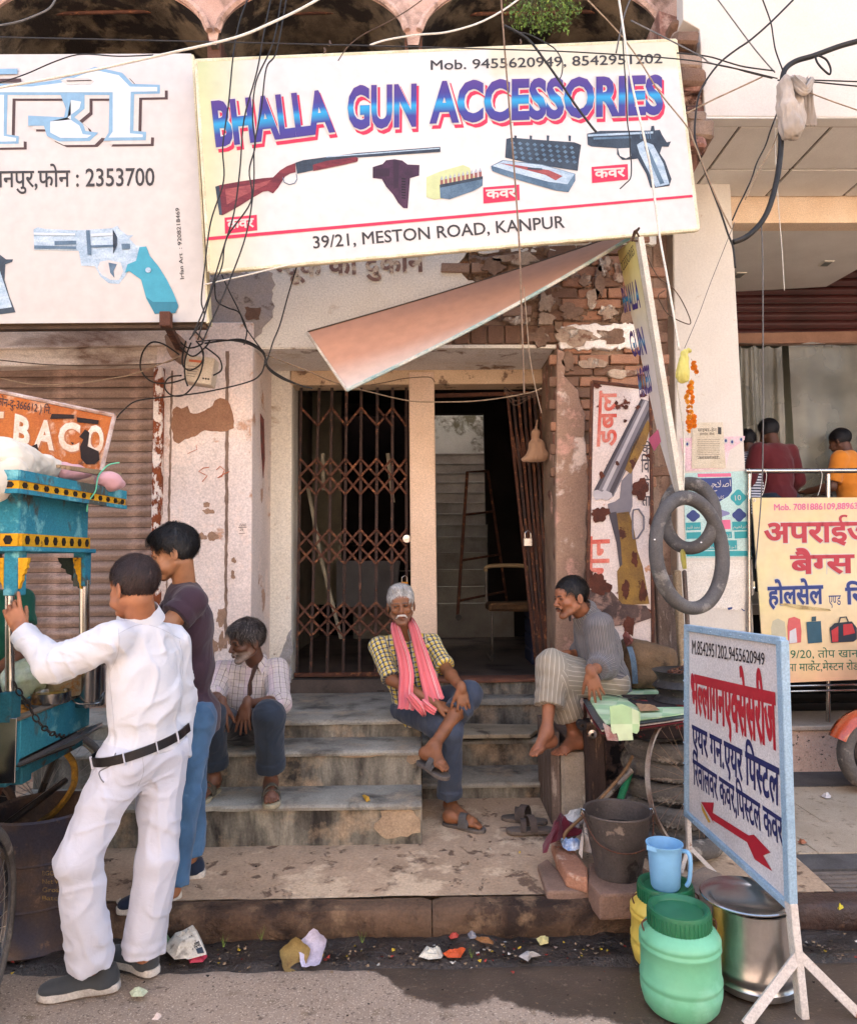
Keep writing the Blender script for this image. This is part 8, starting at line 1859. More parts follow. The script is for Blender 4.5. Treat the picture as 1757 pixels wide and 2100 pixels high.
 # litter
lit='litter in the street gutter'
np_=crumple('newspaper','crumpled Hindi newspaper sheet lying against the kerb','newspaper',q7,[(965,1620),(985,1560),(1060,1545),(1150,1500),(1185,1560),(1215,1640),(1130,1668),(1020,1690)],.03,.05,mk('newsprint',C('cfc9ba'),C('b5ad9d'),s=9,c4=C('8a8378'),thr4=.6,s4=30),2,lit)
FQ=Face((360,1935,3.28),(420,1920,3.30),(365,1975,3.20))
nh=thing('newspaper_headline','folded newspaper front with bold black Hindi headline beside the kerb','newspaper',FQ.S(395,1945))
FQ.poly([q7(1020,1560),q7(1148,1502),q7(1212,1642),q7(1100,1672),q7(1040,1640)],mk('newsprint pale',C('d8d3c6'),C('c2bbac'),s=9),.0,nh,'page')
line_text(FQ,'सीबीआई ने',*q7(1062,1612),*q7(1150,1565),10,ink_black,.003,nh,bold=.03);line_text(FQ,'पर केस दिया',*q7(1075,1645),*q7(1180,1592),10,ink_black,.003,nh,bold=.03)
FQ.poly([q7(1148,1612),q7(1185,1600),q7(1198,1636),q7(1160,1642)],gun_dark,.003,nh,'photo_print')
def leafbowl(lab,x,y,z,R_,tilt,mat,n_=20,nm='leaf_bowl'):
 c=G(x,y,z);mb=MB();rings=[(.001,0),(.45,.0),(.7,.08),(.88,.28),(1.0,.42)]
 for r,h_ in rings:
  for k in range(n_):a=6.2832*k/n_;rr=R_*r*(1+.10*math.sin(a*5)*(r>.6));mb.v.append(Vector((rr*math.cos(a),rr*math.sin(a),R_*h_)))
 mb.f=[(i*n_+k,i*n_+(k+1)%n_,(i+1)*n_+(k+1)%n_,(i+1)*n_+k)for i in range(4)for k in range(n_)];mb.mi=[0]*len(mb.f)
 M=Matrix.Rotation(tilt[0],4,'X')@Matrix.Rotation(tilt[1],4,'Y');mb.v=[c+(M@v)for v in mb.v];o=mb.build(nm,mat,None,smooth='all',loc=c);return tag(o,lab,'bowl',lit)
leafbowl('dry brown leaf bowl tipped on its side in the gutter',603,1958,.03,.062,(1.2,.3),mk('dry leaf bowl',C('94804f'),C('735e38'),s=5,c4=C('6a5230'),thr4=.62,s4=6,bump=.4))
leafbowl('silver lined paper bowl lying beside the leaf bowl',648,1948,.045,.07,(.9,-.5),mk('lilac foil bowl',C('c9c4d6'),C('a8a2b5'),s=14,rough=.35))
scr_=[(q8,[(835,1660),(880,1600),(925,1618),(965,1600),(985,1650),(975,1672),(900,1672)],'torn white paper scrap in the middle of the gutter','d2ccba'),(q8,[(975,1640),(1040,1630),(1120,1612),(1100,1640),(1085,1668),(1010,1668)],'red and orange snack wrapper in the gutter','c9552a'),(q8,[(1425,1660),(1470,1628),(1560,1650),(1500,1662),(1480,1685)],'clear plastic scrap in the wet gutter','a8a4a0'),(q8,[(1015,1540),(1075,1528),(1070,1548),(1030,1556)],'small red wrapper against the kerb','b84a3f'),(q8,[(1170,1552),(1280,1575),(1275,1588),(1200,1575)],'brown leaf strip against the kerb','8a5f38'),(q8,[(1525,1555),(1600,1545),(1600,1580),(1550,1590)],'white and yellow wrapper near the jars','d6c98a'),(q8,[(1125,1525),(1170,1522),(1185,1550),(1140,1555)],'grey plastic scrap against the kerb','8f8d92'),(q7,[(757,1865),(815,1843),(870,1860),(840,1893),(775,1895)],'folded greenish paper on the road near the grey shoe','c3c9a8'),(q7,[(890,2030),(915,2008),(948,2010),(925,2030)],'pink white paper scrap at the bottom edge of the road','d6c3b8'),(q8,[(1235,1035),(1270,1028),(1288,1050),(1262,1062)],'small pale paper on the pavement by the slippers','c9c3ad'),(q7,[(680,1340),(715,1332),(718,1350),(690,1355)],'small white scrap on the pavement beside the navy shoe','d9d0c2'),(q8,[(510,715),(525,720),(560,742),(535,750)],'yellow petal on the lowest step','d9a93f'),(q8,[(1422,1055),(1442,1053),(1440,1070),(1424,1070)],'tiny yellow wrapper on the pavement','e0b83a'),(q9,[(1545,715),(1575,702),(1605,712),(1600,728),(1570,728)],'crumpled white tissue on the tiled forecourt','e0d6cf'),(q9,[(1405,985),(1430,980),(1465,993),(1430,998)],'brown dry leaf on the tiled forecourt','a3684a'),(q9,[(1640,1375),(1655,1365),(1678,1375),(1650,1385)],'yellow wrapper by the drain grate','d9c93f'),(q7,[(1100,1670),(1180,1650),(1220,1655),(1190,1690),(1110,1695)],'pink red wrapper under the newspaper','b5384f'),(q7,[(960,1500),(985,1520),(1010,1590),(1025,1640),(960,1600)],'green and white torn magazine page behind the white trousers','7d9a72')]
for i,(f_,pts,lab,c)in enumerate(scr_):
 yy=f_(*pts[0])[1];zz=.015 if yy>1900 else (.13 if yy>1740 else (z1+.005 if 'step' in lab else .16))
 if 'forecourt' in lab or 'grate' in lab:zz=.125
 crumple('litter_scrap',lab,'litter',f_,pts,zz,.018,mk('litter '+c,C(c),tuple(v*.7 for v in C(c)),s=18,rough=.6),20+i,lit)
deb=MB();cols=[]
for k in range(1300):
 g_=random.random()
 if g_<.75:x=random.uniform(-2.2,2.2);y=3.30+random.gauss(0,.055);z=.0
 elif g_<.88:x=random.uniform(-2.2,2.0);y=random.uniform(3.45,4.05);z=zp(y)+.004
 else:x=random.uniform(-2.4,2.4);y=random.uniform(2.6,3.3);z=.004
 s_=random.uniform(.002,.011)*(1.0 if g_<.75 else .7);n0=len(deb.v);a=random.random()*6.28;mi=random.choice((0,1,1,1,5,5,5,4,4,4,4,4,2,3))if g_<.75 else random.choice((5,4,4,4,1))
 deb.add([(x+s_*math.cos(a),y+s_*math.sin(a),z+s_*random.uniform(.1,1)),(x-s_*math.sin(a),y+s_*math.cos(a),z+s_*.4),(x-s_*math.cos(a),y-s_*math.sin(a),z+s_*random.uniform(.1,.9)),(x+s_*math.sin(a)*.8,y-s_*math.cos(a),z+.001)],[(0,1,2,3),(0,2,1)],mi)
deb.build('gutter_debris',[mk('debris white',C('d2ccc0')),mk('debris tan',C('9c8468')),mk('debris red',C('a8433a')),mk('debris yellow',C('c9a93a')),mk('debris black',C('2e2825')),mk('debris grey brown',C('7a6c60'))],None)['kind']='stuff'
for(x,y)in ((1040,1690),(1325,1990-200),(505,1935),(1325,1440)):
 pass
gr=MB()
for(bx0,by0)in ((q7(1310,1600)),(q7(1530,1560)),(q8(1325,1490)),(q8(512,1575)),(q8(1150,1665))):
 p0=G(bx0,by0,.02)
 for k in range(4):
  d=Vector((random.uniform(-.03,.03),random.uniform(-.02,.02),random.uniform(.03,.07)));gr.add([p0+Vector((-.001,0,0)),p0+Vector((.001,0,0)),p0+d],[(0,1,2)])
gr.build('kerb_grass',mk('grass blade',C('7d9a45'),bump=0),None)['kind']='stuff'
def torso(S,j,g=0.0,w=1.0,k=.05,low=True,belly=0.0):
 hc=(j['LH']+j['RH'])/2;sh=(j['LS']+j['RS'])/2;up_=nrm(sh-hc);x=nrm(j['RS']-j['LS']);x=nrm(x-up_*(x@up_));y=np.cross(up_,x);M=np.stack([x,y,up_],1);L=np.linalg.norm(sh-hc)
 hx=nrm(j['RH']-j['LH']);hx=nrm(hx-up_*(hx@up_));Mh=np.stack([hx,np.cross(up_,hx),up_],1);hw=np.linalg.norm(j['RH']-j['LH'])/2
 S.ell(sh-up_*.12,(np.linalg.norm(j['RS']-j['LS'])*.42*w+g,.098+g,.165),M,k);S.ell(hc+up_*L*.45,(.128*w+g,.088+g+belly,.15),Mh*.5+M*.5,k)
 if low:S.ell(hc+up_*.03,(hw+.065*w+g,.098+g,.115),Mh,k)
 for s in ('LS','RS'):S.rc(sh-up_*.015+(j['NK']-sh)*.4,j[s],.050+g,.036+g,k)
 return M,Mh,up_,hc,sh
def smooth_bones(j,r):
 return [(j['LS'],j['LE'],(0,1,0),r,False)]
def body(j,H,par,base,hands,feet,extra=None,gaunt=0.0,arm=1.0,leg=1.0,lip=None,brow=None,stub=None,fine_feet=True,h=.0042,look=(0,1,0),w=.95,hk=1.0,neck=.052):
 S=Sdf();torso(S,j,-.006,w)
 S.rc(j['NK']-nrm(H.c-j['NK'])*.05,H.w(0,-.028,-.045),neck+.006,neck,.03)
 add_head(S,H,gaunt)
 for s in 'LR':
  S.chain([j[s+'S'],j[s+'E']],[.047*arm,.037*arm]);e,w_=j[s+'E'],j[s+'W'];S.rc(e,e+(w_-e)*.35,.037*arm,.039*arm,.02);S.rc(e+(w_-e)*.35,w_,.039*arm,.025*arm,.02)
  S.chain([j[s+'H'],j[s+'K']],[.080*leg,.054*leg],.03);kn,an=j[s+'K'],j[s+'A'];S.rc(kn,kn+(an-kn)*.33,.050*leg,.050*leg,.03);S.rc(kn+(an-kn)*.33,an,.050*leg,.034*leg,.03)
 boxes=[(H.c,.17)]
 for s in 'LR':
  if hands.get(s):add_hand(S,j[s+'W'],k=hk,**hands[s]);boxes.append((j[s+'W']+nrm(hands[s]['d'])*.09,.125))
  if feet.get(s):
   hl,to,sd,uu=feet[s];add_foot(S,j[s+'A'],hl,to,sd,uu)
   if fine_feet:boxes.append(((np.array(hl)+np.array(to))/2+np.array([0,0,.03]),.15))
 v,f=mesh_sdf(S,h,fine_boxes(*boxes),.015)
 put_mesh('body',v,f,skin_mat,par,skin_color(v,[H],base,lip,brow,stub))
 eyes(H,par,look=look)
def garment(name,S,mat,par,bones,h=.0062,post=None,label=None,it=1,fine=None,H=None):
 S.post=post;v,f=mesh_sdf(S,h,fine,H);v=relax(v,f,it,.5);return put_mesh(name,v,f,mat,par,uv=cloth_uv(v,bones),label=label)
def shirt(j,mat,par,g=.016,w=1.0,cut={'L':('U',.85),'R':('U',.85)},r0=.068,r1=.060,low=.05,amp=.006,cuff=True,cuffmat=None,name='shirt',tuck=False,label=None,h=.0062,k=.05,belly=0.0,fr=None):
 S=Sdf();M,Mh,up_,hc,sh=torso(S,j,g,w,k,belly=belly);bones=[(hc-up_*.2,sh,M[:,0]if fr is None else fr,.13,True)]
 hem=hc-up_*low
 if not tuck:S.rc(hc+up_*.02,hem-up_*.02,.11,.115,.05)
 S.half(hem,-up_);fo=[(hc+up_*.12,up_,.24,70,.004)]
 for s in 'LR':
  seg,t=cut[s];a,e,w_=j[s+'S'],j[s+'E'],j[s+'W'];u_=nrm(e-a)
  if seg=='U':
   c=a+(e-a)*t;S.rc(a,c,r0,r1,.03,cut=(0,1));
   if cuff:S.rc(c-u_*.035,c+u_*.004,r1+.005,r1+.006,.004,cut=(1,1))
   bones.append((a,c,(0,-1,0),.062,False));fo.append((c-u_*.05,u_,.12,110,.003))
  else:
   c=e+(w_-e)*t;u2=nrm(w_-e);S.rc(a,e,r0,r1,.03);S.rc(e,c,r1,r1*.80,.03,cut=(0,1))
   if cuff:S.rc(c-u2*.05,c+u2*.004,r1*.72,r1*.70,.004,cut=(1,1))
   bones+=[(a,e,(0,-1,0),.062,False),(e,c,(0,-1,0),.055,False)];fo+=[(e,u_,.16,90,.005),(c-u2*.03,u2,.10,100,.003)]
 return garment(name,S,mat,par,bones,h=h,post=folds(fo,amp),label=label)
def trousers(j,mat,par,g=.012,cut={'L':1.0,'R':1.0},r=(.098,.082,.074),amp=.007,cuff=0.0,top=.06,w=1.0,label=None,name='trousers',h=.0062,fol=1.0):
 S=Sdf();hc=(j['LH']+j['RH'])/2;sh=(j['LS']+j['RS'])/2;up_=nrm(sh-hc);hx=nrm(j['RH']-j['LH']);hx=nrm(hx-up_*(hx@up_));Mh=np.stack([hx,np.cross(up_,hx),up_],1);hw=np.linalg.norm(j['RH']-j['LH'])/2
 S.ell(hc+up_*.02,(hw+.072*w+g,.105+g,.12),Mh,.04);S.half(hc+up_*top,up_);bones=[];fo=[]
 for s in 'LR':
  hp,kn,an=j[s+'H'],j[s+'K'],j[s+'A'];u1=nrm(kn-hp);u2=nrm(an-kn);c=kn+(an-kn)*cut[s]
  S.rc(hp,kn,r[0],r[1],.05);S.rc(kn,c,r[1],r[2],.03,cut=(0,1))
  if cuff:S.rc(c-u2*cuff,c+u2*.004,r[2]+.006,r[2]+.006,.003,cut=(1,1))
  ref=nrm(np.cross(u1,(1,0,.2)));bones+=[(hp,kn,(0,-1,.1),r[0]*.85,False),(kn,c,(0,-1,.1),r[1]*.95,False)]
  fo+=[(kn,u2,.20,75,.006*fol),(c,u2,.16,80,.005*fol),(hp,u1,.2,65,.005*fol)]
 return garment(name,S,mat,par,bones,post=folds(fo,amp),label=label,h=h)
def collar(j,H,mat,par,up_=None,open_=.6,r=.062,hgt=.035,fwd_=None,label=None):
 n=22;c=j['NK'];ax_=nrm(H.c-c)if up_ is None else nrm(up_);f=nrm((H.M[:,1]if fwd_ is None else np.array(fwd_))-ax_*((H.M[:,1]if fwd_ is None else np.array(fwd_))@ax_));l=np.cross(f,ax_);mb=MB()
 for i in range(n+1):
  a=open_+(2*math.pi-2*open_)*i/n;d=f*math.cos(a)+l*math.sin(a);e=min(i,n-i)/n
  tip=max(0,1-e*7)
  for rr,hh in ((r*.95,hgt),(r*1.0,hgt+.004),(r*1.22+tip*.012,-.006-tip*.04),(r*1.14+tip*.01,-.012-tip*.04),(r*.93,0)):mb.v.append(Vector(c+d*rr+ax_*hh))
 m=5;mb.f=[(i*m+k,i*m+(k+1)%m,(i+1)*m+(k+1)%m,(i+1)*m+k)for i in range(n)for k in range(m)]+[tuple(range(m)),tuple(range(n*m+m-1,n*m-1,-1))];mb.mi=[0]*len(mb.f)
 o=mb.build('collar',mat,par,smooth=True,label=label)
 a=o.data.attributes.new('cuv','FLOAT_VECTOR','POINT');a.data.foreach_set('vector',np.array([(i//m*.012,(i%m)*.012,0)for i in range(len(mb.v))],np.float32).ravel());return o
def scaled(d,s):return {k:J(x,y,Y*s)for k,(x,y,Y)in d.items()}
def report(nm,j):
 L=lambda a,b:round(float(np.linalg.norm(j[a]-j[b])),2)
 print(nm,'uarm',L('LS','LE'),L('RS','RE'),'farm',L('LE','LW'),L('RE','RW'),'thigh',L('LH','LK'),L('RH','RK'),'shin',L('LK','LA'),L('RK','RA'),'sh',L('LS','RS'),'hip',L('LH','RH'),'torso',round(float(np.linalg.norm((j['LS']+j['RS']-j['LH']-j['RH'])/2)),2),'neck',L('NK','HD'))
DN=(0,0,-1)
# the grey haired man in the yellow check shirt
s=1.03
jc=scaled(dict(HD=(822,1243,4.50),NK=(828,1292,4.56),LS=(884,1320,4.66),RS=(776,1325,4.60),LE=(914,1371,4.5),RE=(803,1394,4.44),LW=(946,1412,4.26),RW=(893,1443,4.30),LH=(868,1446,4.72),RH=(832,1450,4.66),LK=(962,1424,4.38),RK=(921,1502,4.27),LA=(889,1530,4.13),RA=(922,1650,4.36)),s);report('C',jc)
pc=thing('person','grey haired man in yellow check shirt and pink scarf sitting cross legged','person',P(860,1480,4.8),'men sitting outside the gun shop')
Hc=Head(jc['HD'],(.04,-1,-.02),(-.05,0,1),1.04)
zg=zp(4.3)
RF=(G(925,1700,zg+.022),G(972,1704,zg+.022));rh=np.array(G(912,1684,zg+.022));rt=np.array(G(980,1697,zg+.022));rt=rh+nrm(rt-rh)*.25
lf=nrm(J(935,1588,3.98*s)-J(868,1548,4.22*s));lh_=J(864,1552,4.16*s);lt=lh_+lf*.25
lu=np.array([.25,-.15,1.0])
body(jc,Hc,pc,C('825539'),{'L':dict(d=(.10,-.22,-1),back=(.15,-1,.2),side=1,curl=(.5,.3,.35,.5),spread=.25),'R':dict(d=(.9,.1,-.35),back=(0,-.5,.8),side=1,curl=(.3,.3,.3,.3))},{'L':(lh_,lt,1,lu),'R':(rh,rt,1,(0,0,1))},gaunt=1.0,stub=(C('8a7d74'),.15),brow=C('4a3a30'),arm=.98,leg=.92,hk=1.05)
hair_mesh(Hc,pc,C('9a9690'),'old',.008,grey=(C('c9c6c0'),.45),front=.004);moustache(Hc,pc,C('c4bfb6'),.033,.014,.0065)
plaid=cloth_mat('yellow navy check cotton',C('d2b52e'),[(0,.032,0,.012,C('b9bcc6'),.7),(1,.032,0,.012,C('b9bcc6'),.6),(0,.032,.002,.009,C('23253c'),.8),(1,.032,.002,.009,C('23253c'),.8),(0,.030,.015,.0035,C('f0e9c0'),.5)])
shirt(jc,plaid,pc,g=.016,w=1.04,cut={'L':('U',.92),'R':('U',.95)},low=.10,amp=.007,r0=.060,r1=.055,fr=(1,0,0))
collar(jc,Hc,plaid,pc,open_=.45,fwd_=(0,-1,0),hgt=.028)
navy=cloth_mat('faded navy trouser cloth',C('3c4453'),[(1,.5,0,.002,C('2c3340'),.5)],weave=.2)
trousers(jc,navy,pc,cut={'L':.36,'R':.86},r=(.090,.076,.072),cuff=.045,amp=.007,top=.02)
for(cx_,cy_,Y)in ((917,1620,4.33),):pass
slate=mk('slate rubber sandal',C('5f5c5a'),C('4b4846'),s=8,bump=.2);slates=mk('dusty sandal sole',C('6a625c'),C('504a46'),s=8,bump=.2)
sandal(pc,rh,rt,1,(0,0,1),slate,slates);sandal(pc,lh_-lu*.02,lt-lu*.02,1,lu,slate,slates)
def ribbon(name,pts,wid,mat,par,side=(1,0,0),rip=.010,n=14,thick=.004,waves=3.2,n_sub=8,label=None):
 pts=catmull([Vector(p)for p in pts],n_sub);m=len(pts);mb=MB();uv=[];rr=random.Random(3);ph=rr.random()*6
 wd=lambda t:np.interp(t,np.linspace(0,1,len(wid)),wid)
 for sgn in (1,-1):
  L=0
  for i,p in enumerate(pts):
   t=i/(m-1);T_=(pts[min(i+1,m-1)]-pts[max(i-1,0)]).normalized();sd=Vector(side);sd=(sd-T_*sd.dot(T_)).normalized();nn=sd.cross(T_);nn=nn if nn.y<0 else -nn
   L+=(pts[i]-pts[max(i-1,0)]).length
   for k in range(n+1):
    u=k/n-.5;w_=wd(t);hh=rip*math.sin(u*waves*2*math.pi+ph+t*2)+rip*.5*math.sin(u*waves*4.3*math.pi+t*5)-abs(u)*abs(u)*w_*.35
    mb.v.append(p+sd*u*w_+nn*(hh+sgn*thick/2));uv.append((k/n*.12,L,0))
 g_=(n+1);N_=m*g_
 for i in range(m-1):
  for k in range(n):
   a=i*g_+k;mb.f.append((a,a+1,a+g_+1,a+g_));mb.f.append((N_+a,N_+a+g_,N_+a+g_+1,N_+a+1))
  for k in (0,n):a=i*g_+k;mb.f.append((a,a+g_,N_+a+g_,N_+a))
 for i in (0,m-1):
  for k in range(n):a=i*g_+k;mb.f.append((a,N_+a,N_+a+1,a+1))
 mb.mi=[0]*len(mb.f);o=mb.build(name,mat,par,smooth='all',label=label)
 a=o.data.attributes.new('cuv','FLOAT_VECTOR','POINT');a.data.foreach_set('vector',np.array(uv,np.float32).ravel());return o
pink=cloth_mat('salmon pink scarf cotton',C('d9747a'),[(0,.2,.08,.020,C('d0404e'),.8),(0,.2,.115,.003,C('efe2da'),.9),(0,.2,.105,.002,C('efe2da'),.8),(0,.2,.122,.002,C('8a3a48'),.6),(0,.05,.02,.003,C('a85060'),.5)],weave=.15)
c3=cv(743.4,1179.2,.2563)
def RP(x,y,Y):return J(*c3(x,y),Y*s)
ribbon('scarf',[RP(330,330,4.62),RP(285,360,4.54),RP(262,400,4.46),RP(290,520,4.40),RP(330,660,4.37),RP(352,800,4.34),RP(345,930,4.31),RP(350,1020,4.27),RP(345,1075,4.25)],[.05,.055,.06,.07,.082,.09,.09,.095,.10],pink,pc,label='left hanging end of the pink scarf')
ribbon('scarf',[RP(345,330,4.62),RP(385,360,4.54),RP(410,410,4.46),RP(440,520,4.41),RP(480,660,4.38),RP(520,800,4.35),RP(555,920,4.32),RP(575,990,4.29),RP(585,1010,4.28)],[.05,.055,.06,.07,.085,.10,.11,.115,.115],pink,pc,label='right hanging end of the pink scarf')
ribbon('scarf_end',[RP(370,960,4.22),RP(420,1020,4.2),RP(470,1080,4.2),RP(490,1125,4.22)],[.05,.06,.05,.02],pink,pc,side=(.8,0,.5));ribbon('scarf_end',[RP(470,1010,4.23),RP(530,1065,4.2),RP(585,1095,4.2)],[.04,.05,.045],pink,pc,side=(.5,0,.8))
# the man in the white check shirt at the left of the steps
s=1.035
js=scaled(dict(HD=(506,1317,4.28),NK=(521,1356,4.38),LS=(567,1374,4.46),RS=(456,1378,4.42),LE=(573,1440,4.28),RE=(437,1428,4.28),LW=(507,1443,4.07),RW=(455,1443,4.04),LH=(524,1492,4.47),RH=(482,1492,4.47),LK=(552,1466,4.02),RK=(433,1466,4.02),LA=(556,1602,4.13),RA=(440,1597,4.16)),s);report('S',js)
ps=thing('person','older man in a pale check shirt hunched on the steps, looking left','person',P(500,1540,4.5),'men sitting outside the gun shop')
Hs=Head(js['HD'],(-.72,-.66,-.16),(-.08,-.1,1),1.03)
zt=z1+.02;slh=np.array(G(554,1622,zt));slt=np.array(G(560,1660,zt));slt=slh+nrm(slt-slh)*.245;srh=np.array(G(444,1614,zt));srt=np.array(G(404,1644,zt));srt=srh+nrm(srt-srh)*.245
body(js,Hs,ps,C('5f3f2f'),{'L':dict(d=(-.12,-.20,-1),back=(-.3,-1,.1),side=1,curl=(.12,.15,.15,.12),spread=.30),'R':dict(d=(.02,-.15,-1),back=(.1,-1,0),side=-1,curl=(.25,.3,.35,.4),spread=.12)},{'L':(slh,slt,1,(0,0,1)),'R':(srh,srt,-1,(0,0,1))},gaunt=1.0,stub=(C('8f857c'),.55),brow=C('1f1611'),arm=.92,leg=.9,hk=1.05,look=(0,1,-.1))
hair_mesh(Hs,ps,C('2a211e'),'full',.014,messy=.006,grey=(C('7d746c'),.0),front=.012)
chk=cloth_mat('off white window check cotton',C('bdb2ac'),[(0,.034,0,.0028,C('2c2630'),.85),(1,.040,0,.0022,C('3c3440'),.7),(0,.034,.017,.0018,C('9a8aa8'),.6),(1,.040,.02,.0018,C('9a8aa8'),.5),(0,.136,0,.034,C('cdb4c4'),.35)])
shirt(js,chk,ps,g=.020,w=1.0,cut={'L':('F',.22),'R':('F',.22)},low=.02,amp=.009,r0=.070,r1=.066,fr=(1,0,0));collar(js,Hs,chk,ps,open_=.55,fwd_=(-.05,-1,0),r=.066,hgt=.022)
wv_=MB().prism([P(519,1368,4.20*s),P(530,1360,4.22*s),P(515,1400,4.20*s),P(516,1424,4.18*s),P(507,1435,4.18*s),P(508,1405,4.19*s)],(0,.03,0))
wv_.build('open_shirt_gap',mk('brown chest skin',C('3f2920'),C('33211a'),rough=.6),ps)
navy2=cloth_mat('dark blue grey trouser cloth',C('2a323d'),[(0,.5,0,.004,C('1c222b'),.5)],weave=.25)
trousers(js,navy2,ps,cut={'L':.80,'R':.76},r=(.092,.080,.074),cuff=.055,amp=.008,top=.05)
olive=mk('olive strap sandal',C('5a5346'),C('413c33'),s=10,bump=.3);olives=mk('pale sandal sole',C('a39a80'),C('857c66'),s=8)
sandal(ps,slh,slt,1,(0,0,1),olive,olives,'thong');sandal(ps,srh,srt,-1,(0,0,1),olive,olives,'thong')
# the barefoot man on the work bench
s=1.025
jr=scaled(dict(HD=(1170,1227,4.30),NK=(1193,1256,4.38),LS=(1228,1284,4.26),RS=(1203,1276,4.56),LE=(1238,1362,4.26),RE=(1204,1342,4.56),LW=(1211,1378,4.06),RW=(1157,1343,4.46),LH=(1254,1402,4.36),RH=(1240,1396,4.52),LK=(1140,1392,4.22),RK=(1131,1364,4.24),LA=(1178,1506,4.32),RA=(1121,1500,4.10)),s);report('R',jr)
pr=thing('person','barefoot man in a grey striped shirt sitting cross legged on the green covered bench','person',P(1240,1425,4.5),'men sitting outside the gun shop')
Hr=Head(jr['HD'],(-.93,-.36,-.10),(-.12,0,1),1.02)
rlh=J(1200,1531,4.30*s);rlt=J(1138,1553,4.16*s);rlt=rlh+nrm(rlt-rlh)*.25
rrh=J(1138,1528,4.16*s);rrt=J(1094,1552,4.0*s);rrt=rrh+nrm(rrt-rrh)*.25
body(jr,Hr,pr,C('8c5b41'),{'L':dict(d=(.22,-.12,-1),back=(-.15,-1,.12),side=1,curl=(.35,.2,.25,.3),spread=.28),'R':dict(d=(-1,-.1,-.2),back=(0,-.3,1),side=1,curl=(.4,.4,.4,.4))},{'L':(rlh,rlt,1,(0,0,1)),'R':(rrh,rrt,-1,(-.1,.2,1))},gaunt=1.0,stub=(C('3a2a22'),.25),brow=C('1c1310'),arm=.95,leg=.88,hk=1.08)
hair_mesh(Hr,pr,C('1a1614'),'short',.007,front=.010);moustache(Hr,pr,C('1c1512'),.026,.008,.0045)
strp=cloth_mat('grey striped shirt cotton',C('6b6766'),[(0,.0075,0,.0022,C('3a3a46'),.7),(0,.015,.003,.0018,C('9a9492'),.5)])
shirt(jr,strp,pr,g=.028,w=1.0,cut={'L':('F',.55),'R':('F',.5)},low=.10,amp=.010,r0=.078,r1=.078,fr=(.3,-1,0));collar(jr,Hr,strp,pr,open_=.5,fwd_=(-1,-.3,0),r=.080,hgt=.042)
tan=cloth_mat('beige striped trouser cloth',C('8d8373'),[(0,.026,0,.0025,C('c9c0b2'),.8),(0,.026,.011,.0015,C('6b6256'),.5)],weave=.2)
trousers(jr,tan,pr,cut={'L':.68,'R':.62},r=(.094,.086,.082),amp=.008,top=.03,w=.9)
# the young man in the maroon tee
s=1.045
jy=scaled(dict(HD=(358,1136,3.36),NK=(374,1196,3.40),LS=(392,1236,3.22),RS=(372,1228,3.60),LE=(322,1305,3.10),RE=(322,1300,3.62),LW=(278,1238,3.16),RW=(300,1238,3.46),LH=(398,1478,3.34),RH=(396,1472,3.52),LK=(376,1636,3.28),RK=(392,1612,3.58),LA=(356,1826,3.24),RA=(392,1758,3.60)),s);report('Y',jy)
py=thing('person','young man in dark maroon tee and jeans standing in profile','person',P(385,1830,3.5),'customers at the food cart')
Hy=Head(jy['HD'],(-.96,-.14,-.22),(-.2,0,1),1.02)
ylh=np.array(G(368,1838,zp(3.45)+.0));ylt=np.array(G(262,1868,zp(3.4)));ylt=ylh+nrm(ylt-ylh)*.27;yrh=np.array(G(418,1796,zp(3.7)));yrt=np.array(G(340,1802,zp(3.7)));yrt=yrh+nrm(yrt-yrh)*.27
body(jy,Hy,py,C('9a6b4c'),{'L':dict(d=(-.5,0,.85),back=(0,-1,0),side=1,curl=(.7,.7,.7,.7)),'R':dict(d=(-.5,0,.85),back=(0,1,0),side=-1,curl=(.7,.7,.7,.7))},{},gaunt=0.0,brow=C('1a1210'),arm=1.05,look=(0,1,-.3),w=1.0,neck=.050)
hair_mesh(Hy,py,C('131112'),'full',.016,messy=.005,front=.014)
tee=cloth_mat('dark maroon tee jersey',C('3b2a33'),[],weave=.15)
shirt(jy,tee,py,g=.022,w=1.0,cut={'L':('U',.42),'R':('U',.42)},low=.06,amp=.007,r0=.068,r1=.066,cuff=True,name='tee_shirt')
n_=20;mb=MB()
jean=cloth_mat('blue jeans denim',C('456585'),[(0,.6,.29,.003,C('20304a'),.6)],weave=.5)
trousers(jy,jean,py,cut={'L':.93,'R':.93},r=(.088,.068,.064),amp=.009,top=.08,fol=.8)
nv=cloth_mat('navy mesh shoe cloth',C('232c3d'),[],weave=.2);ws=mk('white rubber sole',C('d9d2c6'),C('b8aea0'),s=6,bump=.1)
shoe(py,jy['LA'],ylh,ylt,1,nv,ws,high=.06);shoe(py,jy['RA'],yrh,yrt,1,nv,ws,high=.06)
